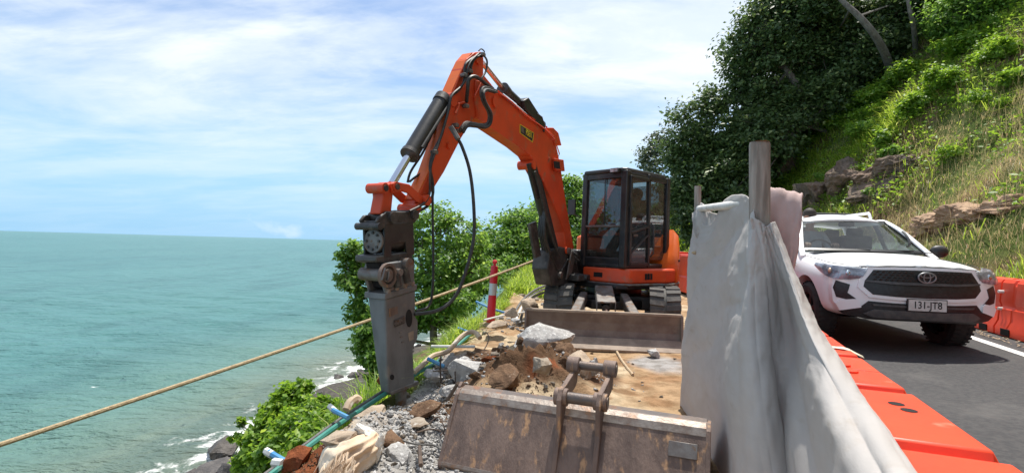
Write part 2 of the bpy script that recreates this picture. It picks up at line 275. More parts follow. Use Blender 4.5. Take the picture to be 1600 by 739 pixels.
# ------------------------------------------------------------------ helpers
def tag(o, label=None, cat=None, group=None, kind=None):
    if label: o['label'] = label
    if cat: o['category'] = cat
    if group: o['group'] = group
    if kind: o['kind'] = kind
    return o
def empty(name, loc, label, cat, group=None):
    o = bpy.data.objects.new(name, None); COL.objects.link(o); o.location = loc; o.empty_display_size = 0.2
    return tag(o, label, cat, group)
def finish(me, m, smooth, angle=35):
    for q in (m if isinstance(m, (list, tuple)) else [m]): me.materials.append(q)
    if smooth:
        me.polygons.foreach_set('use_smooth', [True] * len(me.polygons))
        if angle: me.set_sharp_from_angle(angle=R(angle))
def link(name, me, parent=None, loc=None):
    o = bpy.data.objects.new(name, me); COL.objects.link(o)
    if parent: o.parent = parent
    if loc is not None: o.location = loc
    return o
def root_loc(p):
    q = Vector((0, 0, 0))
    while p is not None: q += p.location; p = p.parent
    return q
class MB:
    """collects simple solids in world space and links them as one mesh object"""
    def __init__(s, T=None): s.v = []; s.f = []; s.mi = []; s.T = T or Matrix(); s.cur = 0
    def add(s, vs, fs):
        n = len(s.v); s.v += [s.T @ Vector(q) for q in vs]; s.f += [tuple(i + n for i in f) for f in fs]; s.mi += [s.cur] * len(fs)
        return s
    def box(s, c, d, Rm=None):
        c = Vector(c); vs = []
        for x in (-.5, .5):
            for y in (-.5, .5):
                for z in (-.5, .5):
                    q = Vector((x * d[0], y * d[1], z * d[2])); vs.append(c + (Rm @ q if Rm else q))
        return s.add(vs, [(0, 1, 3, 2), (4, 6, 7, 5), (0, 4, 5, 1), (2, 3, 7, 6), (0, 2, 6, 4), (1, 5, 7, 3)])
    def prism(s, pts, a, b):
        """polygon pts (3d) swept from offset a to offset b (vectors)"""
        n = len(pts); a = Vector(a); b = Vector(b)
        vs = [Vector(p) + a for p in pts] + [Vector(p) + b for p in pts]
        fs = [tuple(range(n)), tuple(reversed(range(n, 2 * n)))] + [(i, i + n, (i + 1) % n + n, (i + 1) % n) for i in range(n)]
        return s.add(vs, fs)
    def tube(s, path, r, n=8, cap=True, flat=None):
        path = [Vector(p) for p in path]; k = len(path)
        rs = r if isinstance(r, (list, tuple)) else [r] * k
        vs = []; fs = []
        t0 = (path[1] - path[0]).normalized()
        u = t0.orthogonal().normalized() if abs(t0.z) > .95 else t0.cross(Vector((0, 0, 1))).normalized()
        for i in range(k):
            t = (path[min(i + 1, k - 1)] - path[max(i - 1, 0)])
            t = t.normalized() if t.length > 1e-9 else t0
            u = (u - t * u.dot(t)); u = u.normalized() if u.length > 1e-6 else t.orthogonal().normalized()
            w = t.cross(u)
            for j in range(n):
                a = 2 * math.pi * j / n
                vs.append(path[i] + (u * math.cos(a) + w * math.sin(a) * (flat or 1)) * rs[i])
        for i in range(k - 1):
            for j in range(n):
                fs.append((i * n + j, i * n + (j + 1) % n, (i + 1) * n + (j + 1) % n, (i + 1) * n + j))
        if cap: fs += [tuple(reversed(range(n))), tuple(range((k - 1) * n, k * n))]
        return s.add(vs, fs)
    def cyl(s, p, q, r, r2=None, n=16): return s.tube([p, q], [r, r if r2 is None else r2], n)
    def ring(s, p, q, ro, ri, n=24):
        p = Vector(p); q = Vector(q); t = (q - p).normalized(); u = t.orthogonal().normalized(); w = t.cross(u); vs = []; fs = []
        for c, r in ((p, ro), (q, ro), (q, ri), (p, ri)):
            vs += [c + (u * math.cos(2 * math.pi * j / n) + w * math.sin(2 * math.pi * j / n)) * r for j in range(n)]
        for a in range(4):
            b = (a + 1) % 4
            fs += [(a * n + j, a * n + (j + 1) % n, b * n + (j + 1) % n, b * n + j) for j in range(n)]
        return s.add(vs, fs)
    def lathe(s, prof, base, axis=(0, 0, 1), n=24):
        base = Vector(base); t = Vector(axis).normalized(); u = t.orthogonal().normalized(); w = t.cross(u)
        vs = []; fs = []; k = len(prof)
        for r, h in prof:
            vs += [base + t * h + (u * math.cos(2 * math.pi * j / n) + w * math.sin(2 * math.pi * j / n)) * r for j in range(n)]
        for a in range(k - 1): fs += [(a * n + j, a * n + (j + 1) % n, (a + 1) * n + (j + 1) % n, (a + 1) * n + j) for j in range(n)]
        return s.add(vs, fs)
    def ball(s, c, r, n=12, sc=(1, 1, 1)):
        vs = []; fs = []; c = Vector(c); m = n // 2
        for i in range(m + 1):
            a = math.pi * i / m
            for j in range(n):
                b = 2 * math.pi * j / n
                vs.append(c + Vector((math.sin(a) * math.cos(b) * sc[0], math.sin(a) * math.sin(b) * sc[1], math.cos(a) * sc[2])) * r)
        for i in range(m):
            for j in range(n): fs.append((i * n + j, (i + 1) * n + j, (i + 1) * n + (j + 1) % n, i * n + (j + 1) % n))
        return s.add(vs, fs)
    def build(s, name, m, parent=None, smooth=True, bevel=0, angle=35, subsurf=0, loc=None, seg=2):
        me = bpy.data.meshes.new(name)
        off = root_loc(parent) if parent else (Vector(loc) if loc is not None else Vector((0, 0, 0)))
        me.from_pydata([v - off for v in s.v], [], s.f)
        finish(me, m, False)
        if any(s.mi): me.polygons.foreach_set('material_index', s.mi)
        bm = bmesh.new(); bm.from_mesh(me); bmesh.ops.recalc_face_normals(bm, faces=bm.faces); bm.to_mesh(me); bm.free()
        if smooth:
            me.polygons.foreach_set('use_smooth', [True] * len(me.polygons)); me.set_sharp_from_angle(angle=R(angle))
        o = link(name, me, parent)
        if loc is not None and not parent: o.location = loc
        if bevel:
            b = o.modifiers.new('bevel', 'BEVEL'); b.width = bevel; b.segments = seg; b.limit_method = 'ANGLE'; b.angle_limit = R(40)
        if subsurf:
            b = o.modifiers.new('subsurf', 'SUBSURF'); b.levels = subsurf; b.render_levels = subsurf
        return o
def np_mesh(name, V, quads=None, tris=None, m=None, smooth=False, parent=None, loc=None):
    V = np.asarray(V, np.float32)
    if parent is not None: V = V - np.array(root_loc(parent), np.float32)
    elif loc is not None: V = V - np.array(loc, np.float32)
    q = np.zeros((0, 4), np.int32) if quads is None else np.asarray(quads, np.int32)
    t = np.zeros((0, 3), np.int32) if tris is None else np.asarray(tris, np.int32)
    me = bpy.data.meshes.new(name)
    me.vertices.add(len(V)); me.vertices.foreach_set('co', V.ravel())
    idx = np.concatenate([q.ravel(), t.ravel()]); me.loops.add(len(idx)); me.loops.foreach_set('vertex_index', idx)
    st = np.concatenate([np.arange(len(q)) * 4, 4 * len(q) + np.arange(len(t)) * 3]).astype(np.int32)
    me.polygons.add(len(st)); me.polygons.foreach_set('loop_start', st)
    if smooth: me.polygons.foreach_set('use_smooth', np.ones(len(st), bool))
    me.update(calc_edges=True); me.validate()
    if m is not None:
        for k in (m if isinstance(m, (list, tuple)) else [m]): me.materials.append(k)
    o = link(name, me, parent)
    if parent is None and loc is not None: o.location = loc
    return o
def spline(pts, n=8):
    pts = [Vector(p) for p in pts]; out = []
    for i in range(len(pts) - 1):
        p0 = pts[max(i - 1, 0)]; p1 = pts[i]; p2 = pts[i + 1]; p3 = pts[min(i + 2, len(pts) - 1)]
        for k in range(n):
            t = k / n; t2 = t * t; t3 = t2 * t
            out.append(0.5 * ((2 * p1) + (p2 - p0) * t + (2 * p0 - 5 * p1 + 4 * p2 - p3) * t2 + (3 * p1 - p0 - 3 * p2 + p3) * t3))
    out.append(pts[-1]); return out
def hash3(ix, iy, iz):
    h = (ix.astype(np.int64) * 374761393 + iy.astype(np.int64) * 668265263 + iz.astype(np.int64) * 2147483647 + 1013904223) & 0xffffffff
    h = ((h ^ (h >> 13)) * 1274126177) & 0xffffffff
    return ((h ^ (h >> 16)) & 0xffff) / 65535.0
def vnoise(x, y, z=None):
    x = np.asarray(x, float); y = np.asarray(y, float); z = np.zeros_like(x) if z is None else np.asarray(z, float)
    ix, iy, iz = np.floor(x).astype(int), np.floor(y).astype(int), np.floor(z).astype(int)
    f = lambda a: a * a * (3 - 2 * a)
    fx, fy, fz = f(x - ix), f(y - iy), f(z - iz); r = 0
    for a in (0, 1):
        for b in (0, 1):
            for c in (0, 1):
                r = r + hash3(ix + a, iy + b, iz + c) * (fx if a else 1 - fx) * (fy if b else 1 - fy) * (fz if c else 1 - fz)
    return r
def fbm(x, y, z=None, o=5, g=0.5):
    r = 0; a = 1; s = 0
    for i in range(o):
        k = 2.03 ** i
        r = r + a * vnoise(np.asarray(x) * k + 17 * i, np.asarray(y) * k + 5 * i, None if z is None else np.asarray(z) * k); s += a; a *= g
    return r / s
def sstep(a, b, x):
    t = np.clip((np.asarray(x, float) - a) / (b - a), 0, 1); return t * t * (3 - 2 * t)
def text(s, size, T, m, parent, name='lettering', depth=0.0012, sx=1.0):
    c = bpy.data.curves.new('lettering', 'FONT'); c.body = s; c.size = size; c.align_x = 'CENTER'; c.align_y = 'CENTER'; c.extrude = depth; c.offset = size * 0.012
    o = bpy.data.objects.new('lettering_source', c); COL.objects.link(o)
    dg = bpy.context.evaluated_depsgraph_get(); me = bpy.data.meshes.new_from_object(o.evaluated_get(dg))
    bpy.data.objects.remove(o)
    me.transform(T @ Matrix.Diagonal((sx, 1, 1, 1))); me.transform(Matrix.Translation(-root_loc(parent)))
    me.materials.clear(); me.materials.append(m)
    return link(name, me, parent)
def frame(origin, x, y):
    x = Vector(x).normalized(); y = Vector(y); y = (y - x * y.dot(x)).normalized(); z = x.cross(y)
    T = Matrix((x, y, z)).transposed().to_4x4(); T.translation = Vector(origin); return T
# ------------------------------------------------------------------ terrain
CA, SA = 0.934, 0.358                        # the road runs along (SA, CA); o is the offset to its right
def ot(x, y): return CA * x - SA * y, SA * x + CA * y
def xy(o, t): return SA * t + CA * o, CA * t - SA * o
def edge_o(t):
    t = np.asarray(t, float); a = np.clip(t, -8, 45)
    e = -2.24 - 0.22 * (a - 2.2) - 0.0015 * (a - 2.2) * np.abs(a - 2.2)
    return e + np.where(t > 62, 0.03 * (t - 62) ** 2, 0)
def toe_o(t):
    t = np.asarray(t, float)
    return 4.75 - np.minimum(0.02 * np.clip(t - 12, 0, None) ** 2, 11.5) + 0.35 * np.sin(t * 0.7) * sstep(9, 14, t)
def lane_z(o, t):
    return 0.04 * np.clip(np.asarray(o, float) + 1.5, 0, 7) + 0.05 * np.clip(np.asarray(t, float) - 10.5, 0, 45)
SEA = -12.0
def terrain(o, t, detail=True):
    o = np.asarray(o, float); t = np.asarray(t, float)
    d = np.clip(edge_o(t) - o, 0, None)
    k = np.exp(-d / 9.0)
    z = lane_z(o, t) * k - 13.6 * (1 - k)
    e = np.clip(o - toe_o(t), 0, None)
    rise = 1.02 * e - 0.55 * (1 - np.exp(-e / 0.55)) * 0.9
    rise = np.where(rise > 34, 34 + (rise - 34) * 0.25, rise)
    z = z + np.clip(rise, 0, None)
    if detail:
        x, y = xy(o, t)
        n1 = fbm(x * .16, y * .16) - .5; n2 = fbm(x * .8 + 9, y * .8) - .5
        z = z + sstep(.3, 5, e) * (2.4 * n1 + 0.7 * n2) + sstep(.2, 4, d) * (1.4 * n1 + 0.5 * n2)
    return z
def tz(x, y):
    o, t = ot(x, y); return terrain(o, t)
def grid_mesh(name, os_, ts_, zfun, m, attr=None, smooth=True):
    O, T = np.meshgrid(os_, ts_); X, Y = xy(O, T); Z = zfun(O, T)
    V = np.stack([X, Y, Z], -1).reshape(-1, 3); n, k = O.shape
    i = np.arange(n * k).reshape(n, k)
    q = np.stack([i[:-1, :-1], i[:-1, 1:], i[1:, 1:], i[1:, :-1]], -1).reshape(-1, 4)
    o = np_mesh(name, V, quads=q, m=m, smooth=smooth)
    if attr is not None:
        c = attr(O, T, Z).reshape(-1, 3); a = o.data.color_attributes.new('soil', 'FLOAT_COLOR', 'POINT')
        a.data.foreach_set('color', np.concatenate([c, np.ones((len(c), 1))], 1).astype(np.float32).ravel())
    return o
def axis(*seg):
    out = []
    for a, b, st in seg: out.append(np.arange(a, b, st))
    return np.unique(np.round(np.concatenate(out), 4))
M['soil'] = mat('slope_soil', (1, 1, 1), (0.6, 0.6, 0.6), 2.5, detail=9, rough=1, attr='soil', bump=0.8, bscale=8, spec=0.1, bdist=0.05)
def soil_col(O, T, Z):
    X, Y = xy(O, T)
    n = fbm(X * .5, Y * .5)[..., None]; n2 = fbm(X * .25 + 40, Y * .25)[..., None]
    green = np.array([.085, .125, .028]); brown = np.array([.16, .105, .06]); red = np.array([.24, .12, .065])
    c = green + (brown - green) * sstep(.45, .62, n)
    e = (O - toe_o(T))[..., None]
    dry = sstep(.38, .55, n2) * sstep(14, 5, e) * sstep(-.5, .4, e) * sstep(26, 18, T)[..., None]
    c = c + (np.array([.25, .17, .10]) - c) * dry * .8
    d = (edge_o(T) - O)[..., None]
    rock = sstep(-9.5, -11.5, Z)[..., None] * (d > 0)
    c = c + (np.array([.10, .09, .08]) - c) * rock
    return c
def ter_z(O, T):
    z = terrain(O, T)
    flat = (O > edge_o(T) - 0.1) & (O < toe_o(T) + .1)
    near = (T < 13) & (T > -3)
    return np.where(flat, z - 0.05 - 0.35 * ((O < 0.4) & near & (O > edge_o(T) + .1)), z)
ter = grid_mesh('hillside_ground', axis((-50, -14, .9), (-14, 14, .3), (14, 34, .6), (34, 90, 3)), axis((-24, -2, .8), (-2, 32, .3), (32, 130, 1.3)), ter_z, M['soil'], soil_col)
tag(ter, kind='structure')

# road
def road_edges(t): return np.full_like(t, 0.35), np.full_like(t, 4.6)
ts_ = axis((-14, 45, .5))
ro = []
for t in ts_:
    sh = -min(0.02 * max(t - 12, 0) ** 2, 11.5)
    ro.append((t, sh))
fr = np.linspace(0.25, 4.62, 12)
V = []
for t, sh in ro:
    for o in fr:
        x, y = xy(o + sh, t); V.append((x, y, float(lane_z(o + sh * .0, t)) + 0.0))
k = len(fr); i = np.arange(len(V)).reshape(-1, k)
tag(np_mesh('road', V, quads=np.stack([i[:-1, :-1], i[:-1, 1:], i[1:, 1:], i[1:, :-1]], -1).reshape(-1, 4), m=M['asphalt'], smooth=True), kind='structure')
V = []
for t, sh in ro:
    for o in (3.36, 3.48):
        x, y = xy(o + sh, t); V.append((x, y, float(lane_z(o, t)) + 0.004))
i = np.arange(len(V)).reshape(-1, 2)
tag(np_mesh('road_edge_line', V, quads=np.stack([i[:-1, :-1], i[:-1, 1:], i[1:, 1:], i[1:, :-1]], -1).reshape(-1, 4), m=M['line'], smooth=True), kind='structure')

# work lane: broken ground between the cliff edge and the barriers, height from real mounds and pits
def cpt(u, v, z=0.0):
    p = G(u, v, z); return p.x, p.y
MOUNDS = [  # x, y, amplitude, sx, sy
    (*cpt(790, 585, .15), .16, .42, .38), (*cpt(860, 565, .25), .17, .38, .30), (*cpt(730, 545, .1), .12, .35, .4),
    (*cpt(610, 668, .0), .09, .22, .30), (*cpt(665, 625, .0), .10, .30, .22), (*cpt(560, 700, .0), .12, .2, .25),
    (*cpt(470, 725, .0), .05, .14, .2), (*cpt(770, 520, .0), .07, .5, .5), (*cpt(685, 690, 0), -.07, .2, .3),
    (*cpt(800, 470, .0), .10, .5, .8), (*cpt(830, 570, .1), .16, .62, .45), (*cpt(772, 556, .05), -.20, .22, .20), (*cpt(812, 548, .05), -.10, .2, .12),
]
def work_z(O, T):
    X, Y = xy(O, T)
    z = lane_z(O, T) * 0.75 + .012
    rough = sstep(.3, -.6, X) * sstep(8.0, 6.5, Y)
    n = fbm(X * 1.6, Y * 1.6, o=6) - .5
    z = z + 0.05 * n * (1 - rough)  + rough * (0.20 * n + 0.07 * (fbm(X * 9, Y * 9, o=4) - .5))
    z = z + .012 * (fbm(X * 14, Y * 14, o=3) - .5)
    for mx_, my_, a, sx, sy in MOUNDS:
        w = np.exp(-(((X - mx_) / sx) ** 2 + ((Y - my_) / sy) ** 2))
        z = z + a * w * (1 + 1.5 * (fbm(X * 5 + 3, Y * 5, o=5) - .5) + .35 * (np.abs(2 * fbm(X * 11, Y * 11 + 7, o=3) - 1)))
    # crushed low area by the chisel
    w = np.exp(-(((X + 0.75) / .38) ** 2 + ((Y - 4.35) / .55) ** 2)); z = z - .16 * w
    z = z * 1.0
    d = edge_o(T) - O + 0.22 * (fbm(X * 2.2 + 8, Y * 2.2, o=4) - .5)
    z = z - 1.25 * np.clip(d + .06, 0, None) - .10 * sstep(-.25, .05, d)
    return z
def work_col(O, T, Z):
    X, Y = xy(O, T)
    tan = np.array([.42, .285, .165]); tan2 = np.array([.54, .43, .29]); grey = np.array([.40, .385, .365]); red = np.array([.25, .085, .036]); brn = np.array([.155, .09, .052]); crust = np.array([.50, .41, .32])
    n = fbm(X * 1.3, Y * 1.3)[..., None]; n2 = fbm(X * 4 + 11, Y * 4, o=6)[..., None]; n3 = fbm(X * 2.4 + 30, Y * 2.4, o=6)[..., None]
    c = tan + (tan2 - tan) * sstep(.40, .60, n)
    c = c + (np.array([.30, .17, .085]) - c) * sstep(.52, .62, n2) * .7
    def blob(u, v, z, sx, sy):
        bx, by = cpt(u, v, z)
        return np.exp(-(((X - bx) / sx) ** 2 + ((Y - by) / sy) ** 2))[..., None]
    gz = np.clip(blob(665, 700, 0, .42, .55) * 1.5 + blob(700, 590, 0, .6, .6) + blob(620, 650, 0, .4, .3) * .8, 0, 1)
    c = c + (grey - c) * sstep(.25, .6, gz * (.6 + .8 * n2))
    c = c + (crust - c) * np.clip(blob(575, 640, 0, .28, .5) * 1.4, 0, 1)
    bz = np.clip(blob(815, 575, .12, .75, .6) * 1.5 + blob(670, 640, 0, .26, .32) * .95 + blob(860, 560, .2, .45, .35), 0, 1)
    c = c + (brn - c) * sstep(.30, .6, bz * (.55 + .9 * n3))
    rz = np.clip(blob(470, 725, 0, .20, .30) * 1.6 + blob(850, 590, .15, .22, .10) * .7 + blob(560, 590, 0, .15, .2), 0, 1)
    c = c + (red - c) * sstep(.30, .6, rz * (.6 + .8 * n2))
    gy = blob(1030, 575, 0, .35, .5)
    c = c + (np.array([.36, .345, .33]) - c) * sstep(.3, .7, gy * (.5 + n3))
    return c
wk = grid_mesh('work_ground', axis((-6.2, -4, .05), (-4, .52, .025)), axis((.2, 7, .025), (7, 14, .06)), work_z, M['sand'], work_col)
tag(wk, kind='structure')
# drop the parts of the sheet that would hang in the air beyond the edge
bm = bmesh.new(); bm.from_mesh(wk.data)
kill = []
for f in bm.faces:
    c = f.calc_center_median(); o, t = ot(c.x, c.y)
    if float(edge_o(t)) - o > 0.75: kill.append(f)
bmesh.ops.delete(bm, geom=kill, context='FACES'); bm.to_mesh(wk.data); bm.free()
def wz(x, y):
    o, t = ot(x, y); return float(work_z(np.array(o), np.array(t)))

# ------------------------------------------------------------------ sea
def sea_mat(name, near):
    m = bpy.data.materials.new(name); m.use_nodes = True; t = m.node_tree; L = t.links.new; b = t.nodes['Principled BSDF']
    tcn = t.nodes.new('ShaderNodeTexCoord'); g = t.nodes.new('ShaderNodeNewGeometry')
    def noise(sc, st, rot, det, ro=.55):
        mp = t.nodes.new('ShaderNodeMapping'); mp.inputs['Scale'].default_value = st; mp.inputs['Rotation'].default_value = (0, 0, R(rot)); L(g.outputs['Position'], mp.inputs[0])
        n = t.nodes.new('ShaderNodeTexNoise'); n.inputs['Scale'].default_value = sc; n.inputs['Detail'].default_value = det; n.inputs['Roughness'].default_value = ro; n.inputs['Distortion'].default_value = .4
        L(mp.outputs[0], n.inputs['Vector']); return n.outputs['Fac']
    def rng(v, a, bb, c=0, d=1):
        n = t.nodes.new('ShaderNodeMapRange'); n.interpolation_type = 'SMOOTHSTEP'
        for k, q in zip(('From Min', 'From Max', 'To Min', 'To Max'), (a, bb, c, d)): n.inputs[k].default_value = q
        L(v, n.inputs['Value']); return n.outputs[0]
    def mix(f, a, bb):
        n = t.nodes.new('ShaderNodeMix'); n.data_type = 'RGBA'; L(f, n.inputs['Factor'])
        for k, q in (('A', a), ('B', bb)):
            if isinstance(q, tuple): n.inputs[k].default_value = (*q, 1)
            else: L(q, n.inputs[k])
        return n.outputs['Result']
    an = t.nodes.new('ShaderNodeAttribute'); an.attribute_name = 'shore'   # metres to the waterline / 40
    sh = an.outputs['Fac']
    deep = mix(rng(noise(.012, (1, .4, 1), 10, 5), .35, .65), (.055, .170, .165), (.068, .192, .182))
    mid = (.115, .205, .165)
    col = mix(rng(sh, .06, 1.0), mid, deep)
    col = mix(rng(sh, .40, .02), col, (.160, .180, .130))
    # darker wind streaks
    col = mix(rng(noise(.11, (1, .22, 1), -4, 6), .42, .70, 0, .42), col, (.02, .085, .085))
    # foam: along the waterline and a few scattered white caps
    fn = noise(.55, (1, 1, 1), 0, 10, .68)
    a1 = t.nodes.new('ShaderNodeMath'); a1.operation = 'MULTIPLY_ADD'; L(sh, a1.inputs[0]); a1.inputs[1].default_value = -1.7; L(fn, a1.inputs[2])
    foam = rng(a1.outputs[0], .34, .48)
    caps = rng(noise(.30, (.55, 1.9, 1), -8, 9, .62), .715, .77)
    far = rng(sh, 9, 2)
    mm = t.nodes.new('ShaderNodeMath'); mm.operation = 'MULTIPLY'; L(caps, mm.inputs[0]); L(far, mm.inputs[1])
    mx_ = t.nodes.new('ShaderNodeMath'); mx_.operation = 'MAXIMUM'; L(foam, mx_.inputs[0]); L(mm.outputs[0], mx_.inputs[1])
    col = mix(mx_.outputs[0], col, (.74, .75, .73))
    L(col, b.inputs['Base Color'])
    L(rng(mx_.outputs[0], 0, 1, .30, .9), b.inputs['Roughness']); b.inputs['IOR'].default_value = 1.33
    b.inputs['Specular IOR Level'].default_value = 0.32
    bp = None
    for sc, st, rot, det, dist, stg in ((.16, (.6, 1.5, 1), -8, 6, 2.2, .9), (.7, (.7, 1.5, 1), 12, 7, .8, .9), (2.6, (.8, 1.3, 1), -25, 5, .2, .8)):
        n = t.nodes.new('ShaderNodeBump'); n.inputs['Strength'].default_value = stg; n.inputs['Distance'].default_value = dist
        L(noise(sc, st, rot, det), n.inputs['Height'])
        if bp: L(bp, n.inputs['Normal'])
        bp = n.outputs[0]
    L(bp, b.inputs['Normal'])
    return m
def sea_build():
    # radial sheet centred under the camera, fine near the shore and coarse at the horizon
    rad = np.concatenate([np.geomspace(12, 140, 230), np.geomspace(145, 30000, 60)])
    ang = np.radians(np.concatenate([np.arange(-100, -62, 2), np.arange(-62, 12, .22), np.arange(12, 60, 3)]))
    A, Rr = np.meshgrid(ang, rad); X = Rr * np.sin(A); Y = Rr * np.cos(A)
    o, t = ot(X, Y); z = terrain(o, t)
    d = edge_o(t) - o
    shore = np.where(t < 70, np.clip((SEA + 0.0 - z), -5, 1.6) / 1.6, 1.0)
    prof = np.clip(d - 18.5, 0, None)
    sh = np.clip(prof / 40.0, 0, 40)
    w = 0.16 * np.sin((X * .42 + Y * .95) * .55 + 2.5 * fbm(X * .05, Y * .05)) + .34 * (fbm(X * .16, Y * .34, o=4) - .5)
    Z = SEA + np.where(Rr < 140, w, w * np.exp(-(Rr - 140) / 400)) * sstep(0, .12, sh + .02)
    V = np.stack([X, Y, Z], -1).reshape(-1, 3); n, k = X.shape; i = np.arange(n * k).reshape(n, k)
    ob = np_mesh('sea', V, quads=np.stack([i[:-1, :-1], i[:-1, 1:], i[1:, 1:], i[1:, :-1]], -1).reshape(-1, 4), m=sea_mat('sea_water', True), smooth=True)
    a = ob.data.attributes.new('shore', 'FLOAT', 'POINT'); a.data.foreach_set('value', sh.astype(np.float32).ravel())
    return tag(ob, kind='structure')
sea_build()
# ------------------------------------------------------------------ excavator
EX0 = Vector((1.79, 8.6, 0.02))
exc = empty('excavator', EX0, 'orange tracked excavator with a black cab and a hydraulic rock breaker on its arm', 'excavator')
PSI = R(47); F_ = Vector((-math.sin(PSI), -math.cos(PSI), 0)); L_ = Vector((math.cos(PSI), -math.sin(PSI), 0)); Z_ = Vector((0, 0, 1))
TU = Matrix((F_, L_, Z_)).transposed().to_4x4(); TU.translation = EX0        # upper body frame: x forward, y to operator's left
YT = R(13.0); TG = Vector((math.sin(YT), math.cos(YT), 0)); TP = Vector((math.cos(YT), -math.sin(YT), 0))
TL = Matrix((-TG, TP, Z_)).transposed().to_4x4(); TL.translation = EX0 + Vector((-.06, .03, 0))   # undercarriage: x towards the blade
# tracks
def stadium(hl, r, zc, n=14):
    out = []
    for i in range(n + 1):
        a = -math.pi / 2 + math.pi * i / n; out.append((hl + r * math.cos(a), zc + r * math.sin(a)))
    for i in range(n + 1):
        a = math.pi / 2 + math.pi * i / n; out.append((-hl + r * math.cos(a), zc + r * math.sin(a)))
    return out
for sy in (-1, 1):
    yc = sy * .765; w = .42; hl, r, zc = .93, .325, .36
    mb = MB(TL); outer = stadium(hl, r, zc); inner = stadium(hl, r - .035, zc); n = len(outer)
    vs = [(x, yc - w / 2, z) for x, z in outer] + [(x, yc + w / 2, z) for x, z in outer] + [(x, yc - w / 2, z) for x, z in inner] + [(x, yc + w / 2, z) for x, z in inner]
    fs = []
    for i in range(n):
        j = (i + 1) % n
        fs += [(i, j, n + j, n + i), (2 * n + i, 3 * n + i, 3 * n + j, 2 * n + j), (i, 2 * n + i, 2 * n + j, j), (n + i, n + j, 3 * n + j, 3 * n + i)]
    mb.add(vs, fs); track = mb.build('track', M['rubber'], exc)
    # lugs: two staggered rows of rubber blocks round the belt
    per = 4 * hl + 2 * math.pi * r; k = 44
    def at_len(s, rr):
        s = s % per
        if s < math.pi * r: a = -math.pi / 2 + s / r; return hl + rr * math.cos(a), zc + rr * math.sin(a), (math.cos(a), math.sin(a))
        s -= math.pi * r
        if s < 2 * hl: return hl - s, zc + rr, (0, 1)
        s -= 2 * hl
        if s < math.pi * r: a = math.pi / 2 + s / r; return -hl + rr * math.cos(a), zc + rr * math.sin(a), (math.cos(a), math.sin(a))
        s -= math.pi * r; return -hl + s, zc - rr, (0, -1)
    lug_me = None
    for i in range(k):
        for side in (-1, 1):
            s0 = (i + (.5 if side > 0 else 0)) * per / k
            lug = MB(TL); ds = per / k * .36
            pts = []
            for (yy, sh) in ((.018, 0), (w / 2 + .004, .018 * 1)):
                for q in (-ds, ds):
                    for rr in (r - .005, r + .028):
                        x, z, nn = at_len(s0 + q * (1 if rr < r + .01 else .75) + sh, rr); pts.append((x, yc + side * yy, z))
            lug.add(pts, [(0, 1, 3, 2), (4, 6, 7, 5), (0, 4, 5, 1), (2, 3, 7, 6), (0, 2, 6, 4), (1, 5, 7, 3)])
            lug.build('track_lug', M['rubber'], track, smooth=False)
    for q in (-.93, .93):
        mb = MB(TL); mb.cyl((q, yc - .15, zc), (q, yc + .15, zc), .235, n=20); mb.cyl((q, yc - .165, zc), (q, yc + .165, zc), .1, n=14)
        mb.build('sprocket', M['black_steel'], track)
    mb = MB(TL); mb.box((0, yc, .36), (1.7, .22, .26))
    for q in (-.5, 0, .5): mb.cyl((q, yc - .14, .17), (q, yc + .14, .17), .09, n=12)
    mb.build('track_frame', M['black_steel'], track, bevel=.015)
mb = MB(TL); mb.box((0, 0, .43), (1.2, 1.2, .22)); mb.cyl((0, 0, .5), (0, 0, .72), .46, n=28)
mb.prism([(.5, -.5, .34), (.95, -.3, .34), (.95, .3, .34), (.5, .5, .34)], (0, 0, 0), (0, 0, .14))
mb.build('undercarriage', M['black_paint'], exc, bevel=.02)
# dozer blade with its two arms and ram
BW = Vector((1.17, 6.47, 0.045)); BX = Vector((.9925, -.122, 0)); BY = Vector((-.122, -.9925, 0))
TB = Matrix((BX, BY, Z_)).transposed().to_4x4(); TB.translation = BW
prof = [(0, .415), (-.03, .30), (-.035, .2), (-.01, .12), (.03, .085)]
pr2 = [(-.05, .415), (-.08, .30), (-.085, .2), (-.06, .08), (.0, .03)]
mb = MB(TB)
for poly in ([prof[i] for i in range(5)] + [pr2[i] for i in (4, 3, 2, 1, 0)],):
    mb.prism([(-.97, a, b) for a, b in poly], (0, 0, 0), (1.94, 0, 0))
for sx in (-.985, .955): mb.prism([(sx, -.18, .42), (sx, .015, .43), (sx, .06, .10), (sx, .02, .0), (sx, -.14, .05)], (0, 0, 0), (.03, 0, 0))
blade = mb.build('dozer_blade', M['blade_steel'], exc, smooth=False, bevel=.006)
mb = MB(TB); mb.prism([(-.965, .024, .125), (-.965, .21, .012), (-.965, .20, -.02), (-.965, -.02, .03)], (0, 0, 0), (1.93, 0, 0)); mb.build('cutting_edge', M['blade_lip'], blade, smooth=False, bevel=.004)
mb = MB(TB); mb.box((0, -.022, .43), (1.95, .062, .032)); mb.build('top_rail', M['blade_lip'], blade, bevel=.006)
for x0, x1 in ((-.22, -.36), (.36, .42)):
    mb = MB(TB); mb.prism([(x0 - .055, -1.1, .52), (x0 + .055, -1.1, .52), (x1 + .065, -.06, .34), (x1 - .065, -.06, .34)], (0, 0, -.07), (0, 0, .07)); mb.build('blade_arm', M['dull_steel'], blade, bevel=.015)
mb = MB(TB); mb.cyl((.06, -1.15, .60), (.06, -.35, .44), .055, n=16); mb.build('blade_ram', M['black_steel'], blade)
mb = MB(TB); mb.cyl((.06, -.38, .445), (.06, -.05, .37), .028, n=12); mb.box((.06, -.07, .37), (.16, .05, .10)); mb.build('ram_rod', M['rod_orange'], blade)
mb = MB(TB); mb.prism([(-.06, -.98, .69), (.18, -.98, .69), (.18, -.28, .53), (-.06, -.28, .53)], (0, 0, -.012), (0, 0, .012))
